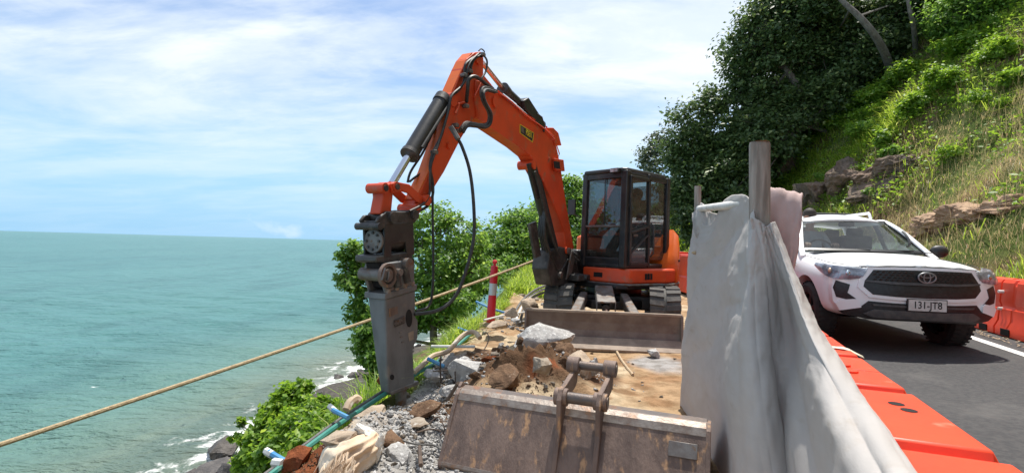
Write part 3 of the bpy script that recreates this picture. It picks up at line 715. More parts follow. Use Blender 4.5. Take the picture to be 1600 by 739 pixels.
for x in (-.06, .18): mb.prism([(x, -.98, .69), (x, -.28, .53), (x, -.28, .40), (x, -.98, .55)], (-.006, 0, 0), (.006, 0, 0))
mb.build('ram_guard', M['dull_steel'], blade, bevel=.006)

# upper body
def arc(r, a0, a1, n): return [(r * math.cos(R(a0 + (a1 - a0) * i / n)), r * math.sin(R(a0 + (a1 - a0) * i / n))) for i in range(n + 1)]
mb = MB(TU)
deck = [(.72, -.62), (.92, -.3), (.92, .60), (.80, .74)] + [(.2, .86)] + arc(.98, 80, 280, 22) + [(.2, -.86)]
mb.prism([(x, y, .66) for x, y in deck], (0, 0, 0), (0, 0, .08)); mb.build('deck', M['black_paint'], exc, bevel=.02)
mb = MB(TU)
skirt = [(.86, -.06), (.86, .60), (.76, .765)] + [(.2, .865)] + arc(.955, 84, 130, 8)
mb.prism([(x, y, .745) for x, y in skirt] + [(-.55, .3, .745), (.4, -.06, .745)], (0, 0, 0), (0, 0, .225))
skirt_o = mb.build('side_skirt', M['orange'], exc, bevel=.03)
mb = MB(TU)
for i in range(3): mb.box((.45 - i * .06, .832 - .0 + .006 * i, .855), (.035, .02, .09))
mb.build('vent_slot', M['hole'], skirt_o, smooth=False)
mb = MB(TU); mb.box((.862, .25, .86), (.012, .16, .07)); mb.build('front_grille', M['hole'], skirt_o, smooth=False)
mb = MB(TU); mb.tube([(.875, -.05, .735), (.875, .60, .735), (.772, .785, .735), (.2, .885, .735)] + [(x * 1.0, y * 1.0, .735) for x, y in arc(.975, 84, 200, 18)], .018, 6); mb.build('bumper_strip', M['dull_steel'], skirt_o)
mb = MB(TU)   # counterweight, rising behind the cab
cw_o = arc(.98, 104, 262, 26); cw_i = [(-.46, -.86), (-.46, .86)]
lo = [(x, y) for x, y in cw_o]
n = len(lo); vs = []; fs = []
for zz, sc in ((.745, .985), (.80, 1.0), (1.30, 1.0), (1.50, .975), (1.60, .90)):
    for x, y in lo:
        cut = max(0, x + .42) * 2.2
        vs.append((x * sc, y * sc, min(zz, 1.62 - max(0, (x + .55)) * 2.0) if zz > .9 else zz))
for a in range(4):
    for i in range(n - 1): fs.append((a * n + i, a * n + i + 1, (a + 1) * n + i + 1, (a + 1) * n + i))
fs.append(tuple(range(4 * n, 5 * n))); fs.append(tuple(reversed(range(n))))
fs.append(tuple([a * n for a in range(5)] + [a * n + n - 1 for a in reversed(range(5))]))
mb.add(vs, fs); cw = mb.build('counterweight', M['orange_bright'], exc, angle=50)
mb = MB(TU); mb.prism([(x * 1.012, y * 1.012, 1.08) for x, y in arc(.98, 108, 150, 8)] + [(x * .95, y * .95, 1.08) for x, y in reversed(arc(.98, 108, 150, 8))], (0, 0, 0), (0, 0, .03)); mb.build('panel_seam', M['hole'], cw, smooth=False)
mb = MB(TU); mb.box((-.28, -.42, 1.12), (.9, .75, .72)); mb.build('engine_hood', M['orange_bright'], exc, bevel=.06)
mb = MB(TU); mb.box((.42, -.52, .98), (.55, .42, .5)); mb.build('tank_cover', M['black_paint'], exc, bevel=.04)

# cab: real posts, roof, panes, door, seat inside
A0, A1, B0, B1, Z0, Z1 = -.42, .85, -.13, .71, .97, 2.43
cab = MB(TU); cab.box(((A0 + A1) / 2, (B0 + B1) / 2, 1.0), (A1 - A0 - .02, B1 - B0 - .02, .07)); 
cab = cab.build('cab', M['black_paint'], exc, bevel=.02)
mb = MB(TU); nroof = []
mb.prism([(A1 - .02, B0 + .02, Z1), (A1 - .02, B1 - .09, Z1), (A1 - .09, B1 - .02, Z1), (A0 + .12, B1 - .02, Z1), (A0, B1 - .14, Z1), (A0, B0 + .02, Z1)], (0, 0, -.03), (0, 0, .045)); mb.build('cab_roof', M['black_paint'], cab, bevel=.035, seg=4)
def post(nm, a, b, z0, z1, wa, wb, tilt=0):
    mb = MB(TU); mb.prism([(a - wa / 2, b - wb / 2, z0), (a + wa / 2, b - wb / 2, z0), (a + wa / 2, b + wb / 2, z0), (a - wa / 2, b + wb / 2, z0)], (0, 0, 0), (tilt, 0, z1 - z0)); return mb.build(nm, M['black_paint'], cab, bevel=.016)
post('cab_post', A1 - .045, B0 + .045, .98, Z1, .09, .09, -.03)
post('cab_post', A1 - .055, B1 - .055, .98, Z1, .11, .11, -.03)
post('cab_post', .20, B1 - .03, .98, Z1, .07, .06)
post('cab_post', A0 + .05, B1 - .06, .98, Z1, .10, .11)
post('cab_post', A0 + .05, B0 + .05, .98, Z1, .10, .10)
def rail(p, q, h, w, nm='cab_rail', mm='black_paint'):
    mb = MB(TU); p = Vector(p); q = Vector(q); t = (q - p).normalized(); sd = t.cross(Z_); mb.prism([p - sd * w / 2 - Z_ * h / 2, p + sd * w / 2 - Z_ * h / 2, p + sd * w / 2 + Z_ * h / 2, p - sd * w / 2 + Z_ * h / 2], (0, 0, 0), q - p); return mb.build(nm, M[mm], cab, bevel=.012)
rail((A1 - .05, B0 + .08, 1.06), (A1 - .05, B1 - .1, 1.06), .13, .07)
rail((A1 - .065, B0 + .08, 2.365), (A1 - .065, B1 - .1, 2.365), .09, .06)
rail((A1 - .04, B0 + .08, 1.60), (A1 - .04, B1 - .1, 1.60), .035, .035, 'window_bar', 'dull_steel')
rail((A0 + .1, B1 - .04, 2.37), (A1 - .1, B1 - .04, 2.37), .08, .05)
rail((A0 + .1, B0 + .04, 2.37), (A1 - .1, B0 + .04, 2.37), .08, .05)
rail((A0 + .1, B0 + .04, 1.45), (A1 - .1, B0 + .04, 1.45), .05, .04)
rail((A0 + .1, B0 + .04, 1.1), (A1 - .1, B0 + .04, 1.1), .2, .04)
rail((A0 + .05, B0 + .1, 1.5), (A0 + .05, B1 - .1, 1.5), .06, .05)
rail((A0 + .05, B0 + .1, 1.15), (A0 + .05, B1 - .1, 1.15), .34, .05)
def pane(nm, pts, mm, par=None, th=(.006, 0, 0)):
    mb = MB(TU); mb.prism(pts, (0, 0, 0), th); return mb.build(nm, M[mm], par or cab, smooth=False)
pane('front_window', [(A1 - .055, B0 + .09, 1.62), (A1 - .055, B1 - .11, 1.62), (A1 - .075, B1 - .11, 2.33), (A1 - .075, B0 + .09, 2.33)], 'glass')
pane('lower_front_window', [(A1 - .048, B0 + .09, 1.12), (A1 - .048, B1 - .11, 1.12), (A1 - .055, B1 - .11, 1.585), (A1 - .055, B0 + .09, 1.585)], 'glass_low')
mb = MB(TU); mb.tube([(A1 - .045, .30, 2.33), (A1 - .045, .30, 1.62)], .009, 6); mb.build('wiper', M['hose'], cab)
pane('rear_side_window', [(.165, B1 - .03, 1.10), (A0 + .1, B1 - .045, 1.10), (A0 + .1, B1 - .045, 2.33), (.165, B1 - .03, 2.33)], 'glass', None, (0, .006, 0))
pane('right_side_window', [(A1 - .1, B0 + .03, 1.48), (A0 + .1, B0 + .03, 1.48), (A0 + .1, B0 + .03, 2.33), (A1 - .1, B0 + .03, 2.33)], 'glass', None, (0, .006, 0))
pane('rear_window', [(A0 + .04, B0 + .1, 1.53), (A0 + .04, B1 - .1, 1.53), (A0 + .04, B1 - .1, 2.33), (A0 + .04, B0 + .1, 2.33)], 'glass')
# door on the operator's left
door = MB(TU); yd = B1 + .006
def dbar(p, q, w=.05):
    p = Vector(p); q = Vector(q); t = (q - p).normalized(); u = t.cross(Vector((0, 1, 0))); door.prism([p - u * w / 2 - t * w * .45, p + u * w / 2 - t * w * .45, q + u * w / 2 + t * w * .45, q - u * w / 2 + t * w * .45], (0, -.02, 0), (0, .025, 0))
dc = [(.735, 1.04), (.245, 1.04), (.245, 2.33), (.735, 2.33)]
for i in range(4): dbar((dc[i][0], yd, dc[i][1]), (dc[(i + 1) % 4][0], yd, dc[(i + 1) % 4][1]))
dbar((.735, yd, 1.50), (.245, yd, 1.62), .04)
dbar((.72, yd, 1.20), (.26, yd, 1.48), .025)
door = door.build('cab_door', M['black_paint'], cab, bevel=.006)
pane('door_upper_glass', [(.72, yd, 1.52), (.26, yd, 1.64), (.26, yd, 2.31), (.72, yd, 2.31)], 'glass', door, (0, -.006, 0))
pane('door_lower_glass', [(.72, yd, 1.06), (.26, yd, 1.06), (.26, yd, 1.60), (.72, yd, 1.48)], 'glass_low', door, (0, -.006, 0))
mb = MB(TU); mb.box((.62, yd + .02, 1.47), (.10, .03, .035)); mb.build('door_handle', M['dull_steel'], door, bevel=.005)
mb = MB(TU); mb.tube([(.18, yd + .01, 1.15), (.18, yd + .06, 1.2), (.18, yd + .06, 1.62), (.18, yd + .01, 1.67)], .012, 6); mb.build('grab_handle', M['black_steel'], cab)
mb = MB(TU); mb.box((A1 - .02, B1 - .2, 2.43), (.09, .17, .075)); wl = mb.build('work_lamp', M['black_paint'], cab, bevel=.015)
mb = MB(TU); mb.box((A1 + .03, B1 - .2, 2.43), (.012, .13, .05)); mb.build('lamp_lens', M['lamp_inner'], wl)
mb = MB(TU); mb.lathe([(.0, .03), (.055, .03), (.055, .05), (.04, .075), (0, .08)], (.25, .35, Z1 + .02)); mb.build('beacon', M['yellow'], cab)
mb = MB(TU); mb.tube([(A1 - .0, B0 - .03, 1.75), (A1 + .1, B0 - .1, 1.8), (A1 + .1, B0 - .1, 2.0)], .01, 6); mb.box((A1 + .1, B0 - .1, 1.9), (.03, .14, .24)); mb.build('mirror', M['black_paint'], cab)
mb = MB(TU); mb.box((.0, .29, 1.25), (.5, .5, .14)); mb.box((-.22, .29, 1.58), (.13, .48, .62)); mb.box((-.24, .29, 1.98), (.1, .26, .2)); mb.build('seat', M['interior'], cab, bevel=.05)
mb = MB(TU)
for y in (.02, .56): mb.box((.12, y, 1.36), (.46, .12, .2)); mb.tube([(.28, y, 1.45), (.31, y, 1.62)], .02, 8)
mb.box((.60, .29, 1.12), (.12, .5, .16)); mb.box((.66, -.02, 1.7), (.05, .10, .2)); mb.build('console', M['interior'], cab, bevel=.02)
mb = MB(TU)
for y in (.2, .36): mb.tube([(.62, y, 1.08), (.55, y, 1.42)], .014, 6)
mb.build('travel_lever', M['black_steel'], cab)

# boom plane
F0 = Vector((.86, 8.10, 0)); D_ = Vector((-.47, -.883, 0)).normalized(); S_ = Vector((-D_.y, D_.x, 0))   # S_ points to the camera's side
TBm = Matrix((D_, Z_, S_)).transposed().to_4x4(); TBm.translation = F0       # x along reach, y up, z towards the visible side
def BP(u, v, off=0.0):
    d = ray(u, v); k = ((F0 + S_ * off) - CAM).dot(S_) / d.dot(S_); p = CAM + d * k - F0
    return (p.dot(D_), p.z)
def bpoly(pts, off): return [(*BP(u, v, off),) for u, v in pts]
def bprism(pts, z0, z1, mb=None):
    mb = mb or MB(TBm); mb.prism([(x, y, 0) for x, y in pts], (0, 0, z0), (0, 0, z1)); return mb
def B3(u, v, off=0.0):
    x, y = BP(u, v, off); return TBm @ Vector((x, y, off))
HB = .095
boom_px = [(757, 118), (778, 144), (794, 157), (821, 180), (853, 200), (866, 212), (872, 239), (877, 266), (885, 320), (897, 387), (890, 398), (884, 392), (882, 363), (863, 314), (846, 277), (829, 244), (811, 229), (778, 206), (747, 185), (742, 150)]
boom = bprism(bpoly(boom_px, HB), -HB, HB).build('boom', M['orange'], exc, smooth=False, bevel=.012)
# welded flange edges along the top
mb = MB(TBm); bp = bpoly([(778, 143), (794, 156), (821, 179), (854, 199)], HB); mb.tube([(x, y, HB + .004) for x, y in bp], .012, 6); mb.build('weld_edge', M['orange'], boom)
mb = bprism(bpoly([(862, 248), (876, 250), (878, 268), (864, 267)], HB), HB + .0, HB + .05); lb = mb.build('lamp_box', M['orange'], boom, bevel=.008)
mb = bprism(bpoly([(864.5, 252), (874, 253), (875, 264), (866, 263)], HB + .05), HB + .05, HB + .055); mb.build('lamp_lens', M['hole'], lb)
mb = bprism(bpoly([(851, 200), (860, 200), (868, 208), (873, 228), (866, 226), (856, 214)], 0), -.05, .05); mb.build('cylinder_lug', M['orange'], boom, bevel=.01)
mb = MB(TBm)
for u, v, r in ((772, 160, .06), (866, 222, .045), (884, 391, .05), (857, 248, .02), (833, 258, .06)):
    x, y = BP(u, v, HB); mb = MB(TBm); mb.cyl((x, y, -HB - .02), (x, y, HB + .022), r, n=16); mb.build('pivot_pin', M['orange'], boom)
# sticker
c = [BP(*q, HB) for q in ((812, 194), (834, 208), (832, 223), (812, 208))]
def st3(x, y, o): return TBm @ Vector((x, y, HB + o))
mb = MB(TBm); mb.prism([(x, y, HB) for x, y in c], (0, 0, .0015), (0, 0, .003)); st = mb.build('plate_sticker', M['yellow'], boom, smooth=False)
cx_ = sum(q[0] for q in c) / 4; cy_ = sum(q[1] for q in c) / 4
mb = MB(TBm); mb.prism([(cx_ + (x - cx_) * .93, cy_ + (y - cy_) * .87, HB) for x, y in c], (0, 0, .003), (0, 0, .0042)); mb.build('sticker_field', M['ink'], st, smooth=False)
e1 = Vector((c[1][0] - c[0][0], c[1][1] - c[0][1])); e2 = Vector((c[0][0] - c[3][0], c[0][1] - c[3][1]))
Lw, Lh = e1.length, e2.length
def aff(px, py, o): return Matrix(((*(TBm.to_3x3() @ Vector((e1.x / Lw, e1.y / Lw, 0))), 0), (*(TBm.to_3x3() @ Vector((e2.x / Lh, e2.y / Lh, 0))), 0), (*S_, 0), (0, 0, 0, 1))).transposed().to_4x4()
T = aff(0, 0, 0); q = Vector(c[3] + (0,)); 
def at_st(fx, fy): return TBm @ Vector((c[3][0] + e1.x * fx + e2.x * fy, c[3][1] + e1.y * fx + e2.y * fy, HB + .005))
T.translation = at_st(.62, .5); text('PDE11', Lh * .92, T, M['yellow'], st, sx=.62)
mb = MB(); p = [at_st(a, b) for a, b in ((.06, .2), (.27, .2), (.27, .8), (.06, .8))]; mb.prism(p, S_ * -.0005, S_ * .0006); mb.build('sticker_mark', M['dull_steel'], st, smooth=False)

# stick (dipper arm): near face traced, web between two side plates
HS = .07
stick_px = [(751, 81), (742, 82), (730, 92), (722, 108), (706, 148), (699, 186), (689, 218), (671, 270), (651, 312), (640, 331), (655, 330), (667, 312), (694, 269), (721, 216), (743, 181), (755, 132), (756, 95), (755, 84)]
stick = bprism(bpoly(stick_px, HS), -HS, HS).build('stick', M['orange'], exc, smooth=False, bevel=.01)
fx = bpoly([(734, 84), (724, 96), (714, 120), (700, 150), (694, 184), (685, 216), (667, 270), (652, 306)], HS)
mb = MB(TBm)
sp = bpoly([(739, 84), (729, 96), (719, 118), (705, 150), (699, 186), (689, 218), (671, 270), (651, 312)], HS)
for i in range(len(sp) - 1):
    a, b = Vector((*sp[i], 0)), Vector((*sp[i + 1], 0)); nn = Vector((-(b - a).y, (b - a).x, 0)).normalized()
    if nn.x < 0: nn = -nn
    mb.prism([a, b, b + nn * .012, a + nn * .012], (0, 0, -HS + .008), (0, 0, HS - .008))
mb.build('sunlit_front_plate', M['orange_bright'], stick, smooth=False)  # outer face of the stick, coloured brighter to stand in for sun on it
mb = MB(TBm)
for u, v, r, z in ((746, 93, .06, HS), (706, 156, .07, HS), (744, 162, .035, HS), (700, 228, .03, HS), (661, 313, .05, HS + .04), (648, 326, .045, HS + .02)):
    x, y = BP(u, v, HS); mb = MB(TBm); mb.cyl((x, y, -z - .01), (x, y, z + .02), r, n=16); mb.build('stick_pin', M['orange'], stick)
mb = bprism(bpoly([(741, 126), (752, 128), (757, 145), (749, 160), (741, 150)], HS), HS, HS + .016); mb.build('side_boss', M['orange'], stick, bevel=.005)
# bucket cylinder on the outer side of the stick
def cyl_part(p, q, r, nm, mm, off=0, r2=None, par=exc):
    mb = MB(TBm); a = (*BP(*p, off), off); b = (*BP(*q, off), off); mb.cyl(a, b, r, r2, n=20); return mb.build(nm, M[mm], par)
bcyl = cyl_part((690, 158), (640, 242), .078, 'bucket_cylinder', 'black_paint')
cyl_part((642, 238.5), (639, 243), .088, 'cylinder_gland', 'black_steel', par=bcyl)
cyl_part((640, 241), (612, 288), .036, 'cylinder_rod', 'chrome', par=bcyl)
cyl_part((693, 153), (688, 161), .085, 'cylinder_head', 'black_steel', par=bcyl)
mb = MB(TBm); a = [(*BP(*q, .0), .085) for q in ((690, 166), (668, 200), (648, 232))]; mb.tube(a, .016, 8); mb.build('hydraulic_pipe', M['hose'], bcyl)
# stick cylinder along the top of the boom
scyl = cyl_part((787, 141), (846, 196), .068, 'stick_cylinder', 'black_paint')
cyl_part((754, 99), (790, 144), .03, 'cylinder_rod', 'rod_orange', par=scyl)
cyl_part((785, 138), (791, 146), .08, 'cylinder_gland', 'black_steel', par=scyl)
mb = bprism(bpoly([(814, 158), (822, 153), (846, 190), (848, 202), (840, 198), (818, 172)], .07), -.02, .11); mb.build('valve_guard', M['black_paint'], scyl, bevel=.01)
mb = MB(TBm); mb.tube([(*BP(u, v, .1), .1) for u, v in ((838, 178), (846, 184), (850, 198), (849, 206))], .018, 8); mb.build('hose_end', M['hose'], scyl)
mb = MB(TBm)
for z in (-.08, 0.08): mb.tube([(*BP(u, v, .1), z) for u, v in ((846, 193), (858, 214), (872, 228), (876, 240), (873, 250), (866, 240))], .008, 6)
mb.build('hose_guard_hoop', M['orange'], boom)
# boom cylinder under the boom and swing post
bmcyl = cyl_part((833, 266), (865, 392), .085, 'boom_cylinder', 'black_paint', off=.0)
cyl_part((865, 388), (873, 430), .05, 'cylinder_rod', 'black_steel', par=bmcyl)
mb = bprism(bpoly([(826, 256), (838, 252), (850, 308), (840, 312)], .1), .06, .10); mb.build('cylinder_guard', M['black_paint'], bmcyl, bevel=.01)
mb = bprism(bpoly([(839, 350), (849, 346), (856, 400), (848, 404)], .1), -.05, .0); mb.build('hose_clamp', M['black_steel'], bmcyl, bevel=.01)
mb = bprism(bpoly([(860, 392), (876, 385), (897, 390), (905, 425), (899, 447), (862, 446), (856, 420)], .1), -.16, .10)
sw = mb.build('swing_post', M['black_steel'], exc, bevel=.02)
mb = MB(TBm)
for u, v in ((886, 392), (873, 430)):
    x, y = BP(u, v, .1); mb = MB(TBm); mb.cyl((x, y, -.2), (x, y, .15), .05, n=16); mb.build('swing_pin', M['dull_steel'], sw)
mb = bprism(bpoly([(892, 392), (899, 395), (893, 424), (884, 437), (888, 415)], .14), .13, .155); mb.build('link_arm', M['dull_steel'], sw, bevel=.006)
mb = MB(TU); mb.cyl((.86, -.42, .72), (1.15, -.40, .72), .16, n=20); mb.box((.95, -.38, .85), (.35, .28, .42)); mb.box((1.0, -.05, .80), (.3, .3, .1)); mb.build('swing_bracket', M['black_steel'], exc, bevel=.02)
mb = MB(TU)
for i in range(4): mb.tube(spline([(.75, -.35 + .06 * i, .95 + .05 * i), (.98, -.22 + .05 * i, 1.02 + .04 * i), (1.06, -.34 + .03 * i, 1.18 + .05 * i), (.95, -.44, 1.40 + .1 * i)], 6), .02, 7)
mb.tube(spline([(.95, .12, .80), (1.02, -.05, .82), (1.02, -.2, .78)], 5), .05, 10)
mb.build('hydraulic_hose', M['hose'], exc)
# linkage
mb = bprism(bpoly([(611, 287), (620, 284), (640, 288), (656, 303), (667, 312), (662, 321), (652, 316), (638, 302), (628, 299), (614, 302)], .10), .075, .10)
mb = bprism(bpoly([(611, 287), (620, 284), (640, 288), (656, 303), (667, 312), (662, 321), (652, 316), (638, 302), (628, 299), (614, 302)], .10), -.10, -.075, mb)
lk = mb.build('rocker_link', M['orange'], exc, smooth=False, bevel=.008)
mb = bprism(bpoly([(597, 289), (612, 286), (614, 305), (611, 335), (594, 335), (599, 308)], .06), -.065, .065); mb.build('connecting_link', M['orange'], lk, bevel=.014)
mb = MB(TBm)
for u, v in ((601, 294), (619, 292)):
    x, y = BP(u, v, .10); mb = MB(TBm); mb.cyl((x, y, -.075), (x, y, .112), .043, n=18); mb.build('link_pin', M['orange'], lk)
mb = MB(TBm)
for u, v in ((601, 294), (619, 292)):
    x, y = BP(u, v, .10); mb = MB(TBm); mb.cyl((x, y, .113), (x, y, .122), .026, n=14); mb.build('pin_cap', M['black_steel'], lk)

# quick coupler, rotator and breaker
br = empty('rock_breaker', (0, 0, 0), None, None); br.parent = exc; br.location = F0 + D_ * 4.0 - exc.location + Vector((0, 0, .6))
for k_ in ('label', 'category'):
    if k_ in br: del br[k_]
cp = [(588, 347), (592, 340), (604, 330), (652, 330), (655, 341), (645, 352), (600, 357)]
cp2 = [(559, 345), (566, 336), (590, 336), (600, 328), (620, 330), (618, 352), (566, 354)]
mb = bprism(bpoly(cp, .11), .08, .11); mb = bprism(bpoly(cp2, -.11), -.11, -.08, mb)
mb = bprism(bpoly([(592, 345), (645, 345), (645, 356), (592, 358)], .09), -.10, .09, mb)
mb.build('coupler_plate', M['black_steel'], br, bevel=.012)
mb = MB(TBm)
for u, v, r in ((612, 340, .05), (646, 336, .045), (590, 354, .03)):
    x, y = BP(u, v, .11); mb = MB(TBm); mb.cyl((x, y, -.12), (x, y, .14), r, n=16); mb.build('coupler_pin', M['black_steel'], br)
mb = MB(TBm); x0, y0 = BP(594, 377, .0); x1, y1 = BP(632, 374, .0)
mb.cyl((x0 + .02, y0, 0), (x1 - .02, y1, 0), .10, n=28); mb.box(((x0 + x1) / 2, y0 + .04, 0), (abs(x1 - x0) * .8, .18, .15)); mb.build('rotator_motor', M['black_paint'], br, bevel=.012)
mb = bprism(bpoly([(601, 350), (646, 346), (648, 398), (636, 400), (634, 378), (612, 381), (612, 402), (600, 404)], .11), .085, .112); mb.build('hitch_side_plate', M['black_paint'], br, bevel=.008)
mb = bprism(bpoly([(566, 350), (580, 350), (582, 402), (568, 404)], -.11), -.112, -.085); mb.build('hitch_side_plate', M['black_paint'], br, bevel=.008)
mb = MB(TBm); mb.cyl((x0 + .09, y0, .0), (x0 + .01, y0, .0), .105, n=28); rf = mb.build('rotator_flange', M['dull_steel'], br, bevel=.008)
mb = MB(TBm)
for i in range(8):
    a = i * math.pi / 4; mb.cyl((x0 + .085, y0 + .07 * math.cos(a), .07 * math.sin(a)), (x0 + .10, y0 + .07 * math.cos(a), .07 * math.sin(a)), .012, n=8)
mb.build('flange_bolt', M['black_steel'], rf)
mb = bprism(bpoly([(588, 400), (644, 392), (646, 406), (600, 413), (588, 410)], .11), -.13, .11); mb.build('saddle_block', M['black_steel'], br, bevel=.015)
ep = [(570, 412), (648, 404), (646, 425), (650, 446), (600, 460), (566, 452), (568, 430)]
mb = bprism(bpoly([(600, 412), (641, 405), (648, 412), (648, 446), (604, 458), (596, 430)], .15), .115, .15)
mb = bprism(bpoly([(600, 412), (641, 405), (648, 412), (648, 446), (604, 458), (596, 430)], .15), -.06, -.03, mb)
mb.build('mounting_ear', M['breaker'], br, bevel=.012)
mb = bprism(bpoly([(590, 412), (646, 404), (646, 440), (602, 450)], .1), -.03, .11); mb.build('mounting_block', M['hole'], br)
mb = MB(TBm); x, y = BP(603, 430, .15); mb.ring((x, y, .15), (x, y, .185), .10, .075); mb.build('pin_collar', M['rust_steel'], br)
mb = MB(TBm)
for u, v, r in ((601, 430, .06), (634, 413, .062), (620, 425, .035)):
    x, y = BP(u, v, .15); mb = MB(TBm); mb.cyl((x, y, -.10), (x, y, .195), r * .9, n=18); mb.build('mounting_pin', M['dull_steel'], br)
mb = MB(TBm); mb.tube([(*BP(u, v, .205), .205) for u, v in ((602, 419), (597, 437), (606, 440), (608, 425))], .01, 6); mb.build('wire_clip', M['dull_steel'], br)
mb = MB(TBm)
for u0, v0, u1, v1 in ((619, 428, 622, 448), (632, 418, 637, 440)):
    mb.tube([(*BP(u0, v0, .165), .165), (*BP(u1, v1, .165), .165)], .034, 10)
mb.build('lock_bar', M['black_steel'], br)
# top plate
tp = [(*BP(602, 459, .16),), (*BP(652, 444, .16),)]
xa, ya = tp[0]; xb, yb = tp[1]
mb = MB(TBm); mb.prism([(xa, ya, 0), (xb, yb, 0), (xb, yb - .05, 0), (xa, ya - .05, 0)], (0, 0, -.07), (0, 0, .16)); mb.build('top_plate', M['breaker'], br, bevel=.006)
mb = MB(TBm)
for i in range(4):
    f = .12 + i * .25; mb.cyl((xa + (xb - xa) * f, ya + (yb - ya) * f, .135), (xa + (xb - xa) * f, ya + (yb - ya) * f + .035, .14), .03, n=6)
mb.build('plate_bolt', M['edge_steel'], br)
# case: tapered box with a shoulder
cs = bpoly([(604, 466), (651, 453), (651, 495), (655, 500), (655, 528), (647, 545), (650, 600), (609, 616), (606, 560)], .16)
mb = MB(TBm); vs = []; n = len(cs); ymax = max(q[1] for q in cs); ymin = min(q[1] for q in cs)
for sgn in (-1, 1):
    for x, y in cs:
        f = (y - ymin) / (ymax - ymin); vs.append((x, y, .15 if sgn > 0 else (.06 - .115 * f)))
mb.add(vs, [tuple(range(n)), tuple(reversed(range(n, 2 * n)))] + [(i, i + n, (i + 1) % n + n, (i + 1) % n) for i in range(n)])
case = mb.build('breaker_case', M['breaker'], br, smooth=False, bevel=.016)
def case_z(y): return .15
def cface(px, o0, o1, nm, mm, bev=0):
    pts = [BP(u, v, .15) for u, v in px]; mb = MB(TBm); n = len(pts)
    mb.add([(x, y, case_z(y) + o0) for x, y in pts] + [(x, y, case_z(y) + o1) for x, y in pts], [tuple(range(n)), tuple(reversed(range(n, 2 * n)))] + [(i, i + n, (i + 1) % n + n, (i + 1) % n) for i in range(n)])
    return mb.build(nm, M[mm], case, smooth=False, bevel=bev)
def oval(cx, cy, rx, ry, n=16): return [(cx + rx * math.cos(2 * math.pi * i / n), cy + ry * math.sin(2 * math.pi * i / n)) for i in range(n)]
cface(oval(639, 497, 5, 14), -.01, .003, 'side_slot', 'hole')
cface(oval(612.5, 589, 3.2, 4.4), -.01, .003, 'grease_hole', 'hole')
np_ = cface([(615, 500), (631, 493), (631.5, 505), (616, 511)], -.002, .007, 'name_plate', 'black_steel', .003)
pa = [TBm @ Vector((*BP(u, v, .15), case_z(BP(u, v, .15)[1]) + .009)) for u, v in ((616, 506), (631, 499), (623.3, 502.3), (623, 498))]
T = frame(pa[2], pa[1] - pa[0], Vector((0, 0, 1))); text('HAMMER', .062, T, M['dull_steel'], np_, sx=.62)
cface([(607, 482), (621, 478), (621, 490), (608, 495)], -.002, .004, 'scuffed_patch', 'rust_steel')
cface([(637, 520), (646, 516), (646, 530), (639, 533)], -.002, .004, 'worn_sticker', 'blade_lip')
mb = MB(TBm)
for u, v in ((626, 519), (627, 526), (629, 534)):
    x, y = BP(u, v, .15); mb.box((x, y, case_z(y) + .001), (.035, .012, .006))
mb.build('worn_mark', M['dull_steel'], case, smooth=False)
# wear plate with light edge at the foot, and the chisel
ft = bpoly([(607, 611), (651, 594), (652, 600), (608, 617)], .13)
mb = bprism(ft, .05, .155); mb.build('foot_plate', M['dull_steel'], case, bevel=.008)
mb = MB(TBm); x, y = BP(626, 606, .1); mb.cyl((x, y + .1, .1), (x - .02, y - .30, .1), .05, .045, n=18); mb.build('chisel', M['dull_steel'], br)

# hoses on the arm
def hose(px, off, r, nm='hydraulic_hose', mm='hose', par=stick, n=7):
    offs = off if isinstance(off, (list, tuple)) else [off] * len(px)
    pts = [B3(u, v, o) for (u, v), o in zip(px, offs)]
    mb = MB(); mb.tube(spline(pts, 7), r, n); return mb.build(nm, M[mm], par)
o1 = HS + .03
hose([(744, 88), (728, 100), (726, 118), (724, 130), (716, 142), (704, 152), (702, 168), (696, 190), (688, 216), (676, 240), (672, 262), (676, 285), (676, 305), (668, 322), (650, 331), (632, 333)], o1, .014)
hose([(748, 84), (736, 96), (730, 110), (728, 124), (720, 136), (706, 150), (700, 176), (692, 204), (684, 228), (674, 256), (672, 280), (671, 303), (662, 318), (640, 330)], o1 + .02, .012)
hose([(752, 86), (742, 92), (736, 104), (736, 114), (730, 122)], o1, .014)
hose([(729, 160), (731, 138), (733, 124), (741, 120), (750, 124), (760, 132), (770, 139)], [o1, .16, .18, .19, .19, .17, .15], .02)
hose([(771, 141), (757, 137), (752, 142), (755, 158), (764, 176), (764, 190), (757, 196), (740, 194), (728, 193), (720, 202)], [.15, .18, .2, .21, .21, .2, .19, .17, .16, .15], .022, mm='hose_grey')
hose([(773, 144), (760, 141), (755, 146), (758, 160), (767, 178), (766, 192), (758, 199), (742, 197), (730, 197), (723, 207)], [.15, .2, .23, .24, .24, .23, .22, .2, .18, .16], .02)
hose([(755, 86), (761, 96), (759, 112), (752, 125), (758, 131), (768, 136)], [.12, .15, .16, .16, .15, .14], .011)
hose([(748, 80), (752, 77), (757, 82), (752, 90)], .1, .007)
hose([(664, 268), (650, 276), (640, 284)], [-.02, -.04, -.05], .011)
hose([(690, 182), (672, 216), (660, 240), (642, 268), (637, 285)], -.03, .012)
hose([(780, 146), (800, 160), (822, 181), (850, 201), (866, 218)], HB + .02, .010, 'grease_line', 'orange', boom)
hose([(786, 148), (806, 164), (830, 186)], [HB - .02] * 3, .014, 'grease_line', 'chrome', boom)
for i in range(4):
    hose([(846 + i * 2, 330), (842 + i * 3, 358 + 3 * i), (847 + i * 3, 385), (850 + i * 4, 402), (862 + i * 4, 415 + i * 3), (872 + 5 * i, 405)], [-.05 + .05 * i] * 6, .019, par=boom)
for i in range(3):
    hose([(838 - i, 268), (846 - i, 300), (856, 340 + 4 * i), (866, 380), (874, 400)], [.10 + .03 * i] * 5, .014, par=boom)
mb = MB(TBm)
